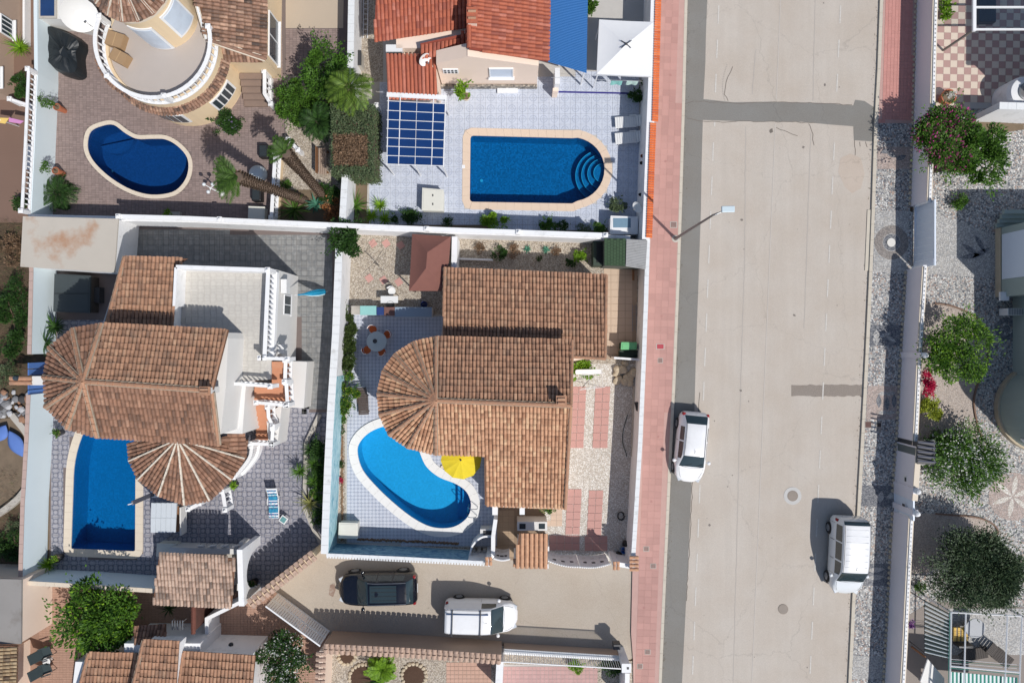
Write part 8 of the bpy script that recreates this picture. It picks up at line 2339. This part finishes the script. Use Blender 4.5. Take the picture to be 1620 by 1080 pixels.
for a in ((1463,950),(1463,1032)): q=P(*a,1.85); mb=MB(); mb.cyl((q.x,q.y,0),(q.x,q.y,1.85),.03,.03,6); mb.build('post', M['darkmetal'],sn)
flat('terrace_floor', [(1415,985),(1475,950),(1625,960),(1625,1160),(1405,1160)],(),.01,m_tiles('grey_terrace_floor', S(150,140,132),.05,.2),gR)
gp([(1500,962),(1625,962),(1625,1035),(1500,1035)],M['mosaic_light'],.014)
yc=thing('cushioned_chair', 'yellow cushioned chair with built-in shadow stripes under the terrace pergola', 'chair', P(1521,1003,.5)); yc.location.z=0; ym_=plain('yellow_cushion', S(232,192,104),.85,.06)
for i in range(4): mb=MB(); mb.box((-.36+i*.22,0,.45),(.16,.8,.12),rot=Matrix.Rotation(.0,3,'Z')); mb.build('cushion_stripe', ym_,yc,local=True,bevel=.03)
for i in range(4): mb=MB(); mb.box((-.25+i*.22,0,.43),(.06,.8,.1)); mb.build('shadow_stripe', M['darkmetal'],yc,local=True)  # striped shadow across the seat, put in as dark bars between the yellow ones
mb=MB(); mb.box((0,-.5,.7),(.9,.12,.6)); mb.build('backrest', M['darkmetal'],yc,local=True); legs4(.8,.8,.4,yc,M['darkmetal'])
rt=thing('round_table', 'round grey stone table beside the yellow chair', 'table', G(1527,985)); mb=MB(); mb.lathe((.1,.0,.7),[(.55,0),(.57,.02),(.55,.04)],30); mb.build('tabletop', plain('slate_top', S(150,154,160),.5,.1),rt,local=True); mb=MB(); mb.cyl((.1,0,0),(.1,0,.7),.2,.08,12); mb.build('pedestal', M['concrete'],rt,local=True)
rc=make_lounger('dark reclining chair at the right end of the terrace', plain('dark_canvas', S(84,78,74),.9,.15),L=1.9,w=.7); q=P(1580,1035,.4); place(rc,(q.x,q.y,0),R(142))
rc=clone(rc); q=P(1538,1036,.4); place(rc,(q.x,q.y,0),R(-170),'dark reclining chair near the middle of the terrace')
bd=thing('tilted_panel', 'large grey tilted panel with brown edge at the lower right wall', 'panel', G(1450,1040)); mb=MB(); a,b,c_,d_=P(1468,1042,1.6),P(1494,1072,1.2),P(1494,1110,1.2),P(1456,1078,1.6)
mb.add([a,b,c_,d_]+[p - Vector((0,0,.08)) for p in (a,b,c_,d_)],[(3,2,1,0),(4,5,6,7)]+[(i,(i+1) % 4,4+(i+1) % 4,4+i) for i in range(4)]); mb.build('sheet', M['greywall'],bd)
for p in (a,c_): mb=MB(); mb.box((p.x,p.y,.7),(.08,.08,1.3)); mb.build('leg', M['wood'],bd)
# ================================================================ far left strip
hz=thing('house', 'beige house wall with white barred windows at the far left edge', 'house', G(-40,60))
house_walls(hz,[G(-160,-90),G(42,-90),G(42,72),G(-160,72)],0,4.2,M['beigewall']); house_walls(hz,[G(-160,72),G(22,72),G(22,158),G(-160,158)],0,3.9,M['beigewall'],'lower_wall')
for (v0,v1,x) in ((74,44,42),(118,150,22)):
    a,b=G(x,max(v0,v1)*.96+6),G(x,min(v0,v1)*.96+6); w1=window(hz,a,b,1.15,2.1,M['whitepaint'],M['glass'],bars=4)
lw_=thing('boundary_wall', 'low brown topped wall in front of the far left house', 'wall', G(46,40)); mb=MB(); wall_strip(mb,[G(47,-80).to_2d(),G(47,74).to_2d()],.12,0,.5); mb.build('masonry', M['white'],lw_)
bz=thing('balustrade_wall', 'short white balustrade below the dark shrub at the far left', 'balustrade', G(60,175)); balustrade(bz,[P(16,157,.9).to_2d(),P(47,167,.9).to_2d()],0,.9,M['white'],.26,True,.16)
oz=thing('oval_table', 'oval white table beside the far left balustrade', 'table', (P(44,248,.75).x,P(44,248,.75).y,0)); mb=MB(); mb.prism(rounded([(-.2,-.75),(.25,-.75),(.25,.75),(-.2,.75)],.2,5),.7,.75); mb.build('tabletop', M['plastic'],oz,local=True); legs4(.4,1.4,.7,oz,M['plastic'])
aw=thing('striped_awning', 'yellow and pink awning strip at the far left edge', 'awning', G(20,205))
for u0,u1,cc in ((-10,14,'yel'),(14,38,'pin')): a,b,c_,d_=P(u0,186,2.0),P(u1,187+(u1 - 14)*.2,2.0),P(u1 - 6,196,1.9),P(u0,193,1.9); mb=MB(); mb.add([a,b,c_,d_],[(3,2,1,0)]); mb.build('awning_panel', plain('yellow_awning', S(230,196,110),.8,.05) if cc == 'yel' else plain('pink_awning', S(206,140,190),.8,.05),aw).modifiers.new('s', 'SOLIDIFY').thickness=.03
mb=MB(); mb.cyl(G(30,200),P(0,190,2.0),.03,.03,6); mb.build('pole', M['whitepaint'],aw)
# blue side gate and tile topped pier of the left villa
bg3=plain('blue_gate_paint', S(84,124,190),.5,.06)
gq=thing('side_gate', 'blue side gate in the wall left of the fan roof', 'gate', G(84,595))
for (v0,v1) in ((572,581),(582,591),(604,612),(613,620)): a,b=G(83,v0),G(83,v1); mb=MB(); mb.box((a.x,(a.y+b.y) / 2,1.05),(.06,abs(a.y - b.y)*.96,1.9)); mb.build('board', bg3,gq)
pr2=thing('gate_pier', 'pier with long clay tile cap between the blue gate leaves', 'gate pier', G(78,598)); q=P(58,602,2.0); mb=MB(); mb.box((q.x,q.y,1.0),(.7,.5,2.0)); mb.build('shaft', M['greywall'],pr2)
me=tile_mesh(M['tile_brown'],.13,.45,'cap_tile')
for i in range(3):
    for k in range(2): piece(me,'cap_tile', pr2,(P(50 - i*11,0,2.1).x,P(0,598.5+k*7,2.1).y,2.03),(0,0,math.pi))
mb=MB(); q=P(24,598,2.2); mb.lathe((q.x,q.y,2.05),[(.1,0),(.16,.06),(.12,.2),(.02,.24)],12); mb.build('lamp', M['glass'],pr2)
# rubble heap: countable boulders
rub=thing('rubble_heap', 'heap of grey, white and rust stained rocks beside the left villa wall', 'rubble', G(30,645))
cols=[plain('rock_grey', S(130,130,132),.9,.2,4,bump=.5),plain('rock_rust', S(160,122,98),.9,.2,4,bump=.5),plain('rock_white', S(190,190,192),.9,.15,4,bump=.5),plain('rock_dark', S(70,68,68),.9,.2,4,bump=.5)]
for i in range(70): q=G(rng.uniform(-14,66),rng.uniform(618,664)); stone(rub,(q.x,q.y,rng.uniform(-.03,.2)),rng.uniform(.1,.3),cols[i % 4],'rock')
gs=flat('stony_bank', smooth_loop([(-30,664),(30,660),(52,690),(62,730),(44,780),(14,806),(-30,840)],5) and [(-30,664),(30,660),(52,690),(62,730),(44,780),(14,806),(-30,840)],(),.02,plain('bank_soil', S(124,108,90),.95,.3,2,bump=.7))
kb=MB(); wall_strip(kb,[p.to_2d() for p in smooth_path([G(24,655),G(50,690),G(58,730),G(46,770),G(18,800),G(-30,830)],6)],.35,0,.3); tag(kb.build('bank_kerb', M['concrete']),'curved concrete kerb round the stony bank at the left edge', 'kerb')
for (u,v,l,w,a,lb) in ((27,700,1.7,.42,118,'pointed blue sunshade cloth lying on the stony bank'),(4,684,1.1,.4,60,'pale blue cloth tip at the left edge of the stony bank')):
    q=G(u+5,v); T_=thing('blue_cloth', lb,'cloth', (q.x,q.y,.35),R(a)); rows=[]
    for i in range(13): t=i / 12; x=l*(t - .5); ww=w*math.sin(math.pi*t)+.005; rows.append([Vector((x,y*ww,.08*(1 - y*y)*math.sin(math.pi*t))) for y in (-1,-.5,0,.5,1)])
    mb=MB(); mb.grid(rows); mb.build('cloth', plain('pale_blue_cloth', S(96,130,200),.8,.08,4),T_,local=True,smooth=True).modifiers.new('s', 'SOLIDIFY').thickness=.02
fwall('boundary_wall', 'grey blue low wall end at the left edge below the bank', 'wall', [(-40,905),(66,908)],1.2,.3,M['greywall'])
# lower left roofs
fr=thing('flat_roof_shed', 'weathered grey flat roof at the lower left edge', 'shed', G(10,960)); mb=MB(); mb.prism([P(-60,916,2.6).to_2d(),P(33,918,2.6).to_2d(),P(32,1017,2.6).to_2d(),P(-60,1016,2.6).to_2d()],0,2.5); mb.build('wall', M['peach'],fr)
mb=MB(); mb.prism([P(-60,914,2.6).to_2d(),P(34,916,2.6).to_2d(),P(33,1018,2.6).to_2d(),P(-60,1018,2.6).to_2d()],2.5,2.6); mb.build('roof_slab', plain('stained_grey', S(150,146,142),.9,.12,.7,bump=.2,dirt=(S(120,112,104),.9,.5,.6)),fr)
tr2=thing('house', 'corner of a house with dappled yellow brown tiles at the lower left edge', 'house', G(0,1050)); house_walls(tr2,[G(-60,1010),G(48,1010),G(48,1150),G(-60,1150)],0,2.5,M['peach']); slopes(tr2,'roof', [([P(-50,1021,3.1),P(27,1021,2.7),P(25,1130,2.7),P(-50,1130,3.1)],RT)],m_rooftile('yellow_brown_tile', S(190,164,128),S(110,92,76),S(210,186,150),S(130,120,106)),M['pan'],.2,.36)
hE=thing('house', 'white house with three stepped brown tiled roofs at the lower left', 'house', G(300,1060))
house_walls(hE,[G(166,1012),G(238,1012),G(238,985),G(350,985),G(350,1003),G(424,1005),G(424,1150),G(150,1150)],0,2.7,M['white'])
sl=lambda q,z0,z1: ([P(q[0][0],q[0][1],z0),P(q[1][0],q[1][1],z0),P(q[2][0],q[2][1],z1),P(q[3][0],q[3][1],z1)],UP)
slopes(hE,'roof', [sl([(142,1031),(217,1033),(208,1120),(118,1120)],2.9,3.5)],M['tile_brown'],M['pan'],.2,.38)
slopes(hE,'roof', [sl([(229,1011),(283,1014),(276,1120),(205,1120)],3.7,4.3)],M['tile_brown'],M['pan'],.2,.38)
slopes(hE,'roof', [sl([(292,1030),(404,1037),(396,1120),(281,1120)],2.9,3.5)],M['tile_brown'],M['pan'],.2,.38)
ro=[o for o in hE.children if o.name.startswith('roof')][0]
for a,b in (((141,1032,2.92),(118,1120,3.52)),((228,1012,3.72),(203,1120,4.32)),((291,1031,2.92),(279,1120,3.52))): ridge(ro,P(*a),P(*b),M['tile_brown'],.08,.36,M['mortar'],.11,.02)
house_walls(hE,[P(232,1016,3.5).to_2d().to_3d(),P(282,1018,3.5).to_2d().to_3d(),P(276,1120,3.5).to_2d().to_3d(),P(212,1120,3.5).to_2d().to_3d()],2.6,3.55,M['white'],'raised_wall')
window(hE,G(262,984.5),G(300,984.5),.4,1.2,M['metal'],M['glass'],bars=4) if False else None
slopes(hE,'porch_roof', [([P(212,991,2.4),P(262,987,2.4),P(262,1014,2.75),P(212,1016,2.75)],UP)],M['tile_dark'],M['pan'],.2,.36)
mb=MB(); c=P(385,1010,1.4); mb.lathe((G(381,1004).x,G(381,1003).y+.02,1.3),[(.1,0),(.14,.12),(.06,.2)],10); mb.build('wall_lantern', M['darkmetal'],hE)
bp=thing('tiled_pillar', 'pillar of stacked red brown tiles below the large canopy', 'pillar', G(316,965))
mb=MB(); q=P(305,978,2.2); mb.box((q.x,q.y,1.05),(.3,1.3,2.1)); mb.build('core', plain('dull_brick', S(96,62,52),.9,.2),bp)
me=tile_mesh(plain('red_brown_tile', S(128,78,64),.85,.2,5,isl=.3),.13,.2,'cap_tile')
for i in range(9): piece(me,'cap_tile', bp,(q.x,q.y+.66 - i*.165,2.1),(0,0,-math.pi / 2))
fwall('boundary_wall', 'white garden wall running down beside the small lower courtyard', 'wall', [(345,985),(345,962),(400,935)],1.5,.2,M['white'])
pv2=thing('courtyard_table', 'dark metal grille table against the white lower wall', 'table', (P(285,985,2.75).x,P(285,985,2.75).y,2.7)); 
for k in range(5): mb=MB(); mb.box((-.3+k*.14,0,.3),(.04,.5,.03)); mb.build('slat', M['metal'],pv2,local=True)
legs4(.7,.5,.3,pv2,M['metal'])
dk_=plain('dark_teal_plastic', S(56,70,74),.6,.1)
first=None
for (v,lb) in ((1032,'dark reclining garden chair on the warm paving, the upper of two'),(1058,'dark reclining garden chair on the warm paving, the lower of two')):
    if first is None:
        first=thing('garden_chair', lb,'chair', group='dark chairs on the lower left paving'); o=first
        mb=MB(); mb.box((0,0,.42),(.55,.55,.06)); mb.build('seat', dk_,o,local=True,bevel=.02)
        mb=MB(); mb.box((-.42,0,.75),(.1,.58,.75),rot=Matrix.Rotation(-.5,3,'Y')); mb.build('backrest', dk_,o,local=True,bevel=.02)
        for s in (-1,1): mb=MB(); mb.box((0,s*.32,.62),(.6,.06,.04)); mb.build('armrest', dk_,o,local=True)
        legs4(.6,.6,.4,o,dk_)
    else: o=clone(first)
    q=P(72,v,.5); place(o,(q.x,q.y,0),R(20),lb)
tt=thing('small_table', 'small white table between the dark garden chairs', 'table', (P(73,1046,.45).x,P(73,1046,.45).y,0)); mb=MB(); mb.lathe((0,0,.42),[(.22,0),(.23,.02),(.2,.03)],16); mb.build('tabletop', M['plastic'],tt,local=True); mb=MB(); mb.cyl((0,0,0),(0,0,.42),.1,.03,8); mb.build('pedestal', M['plastic'],tt,local=True)
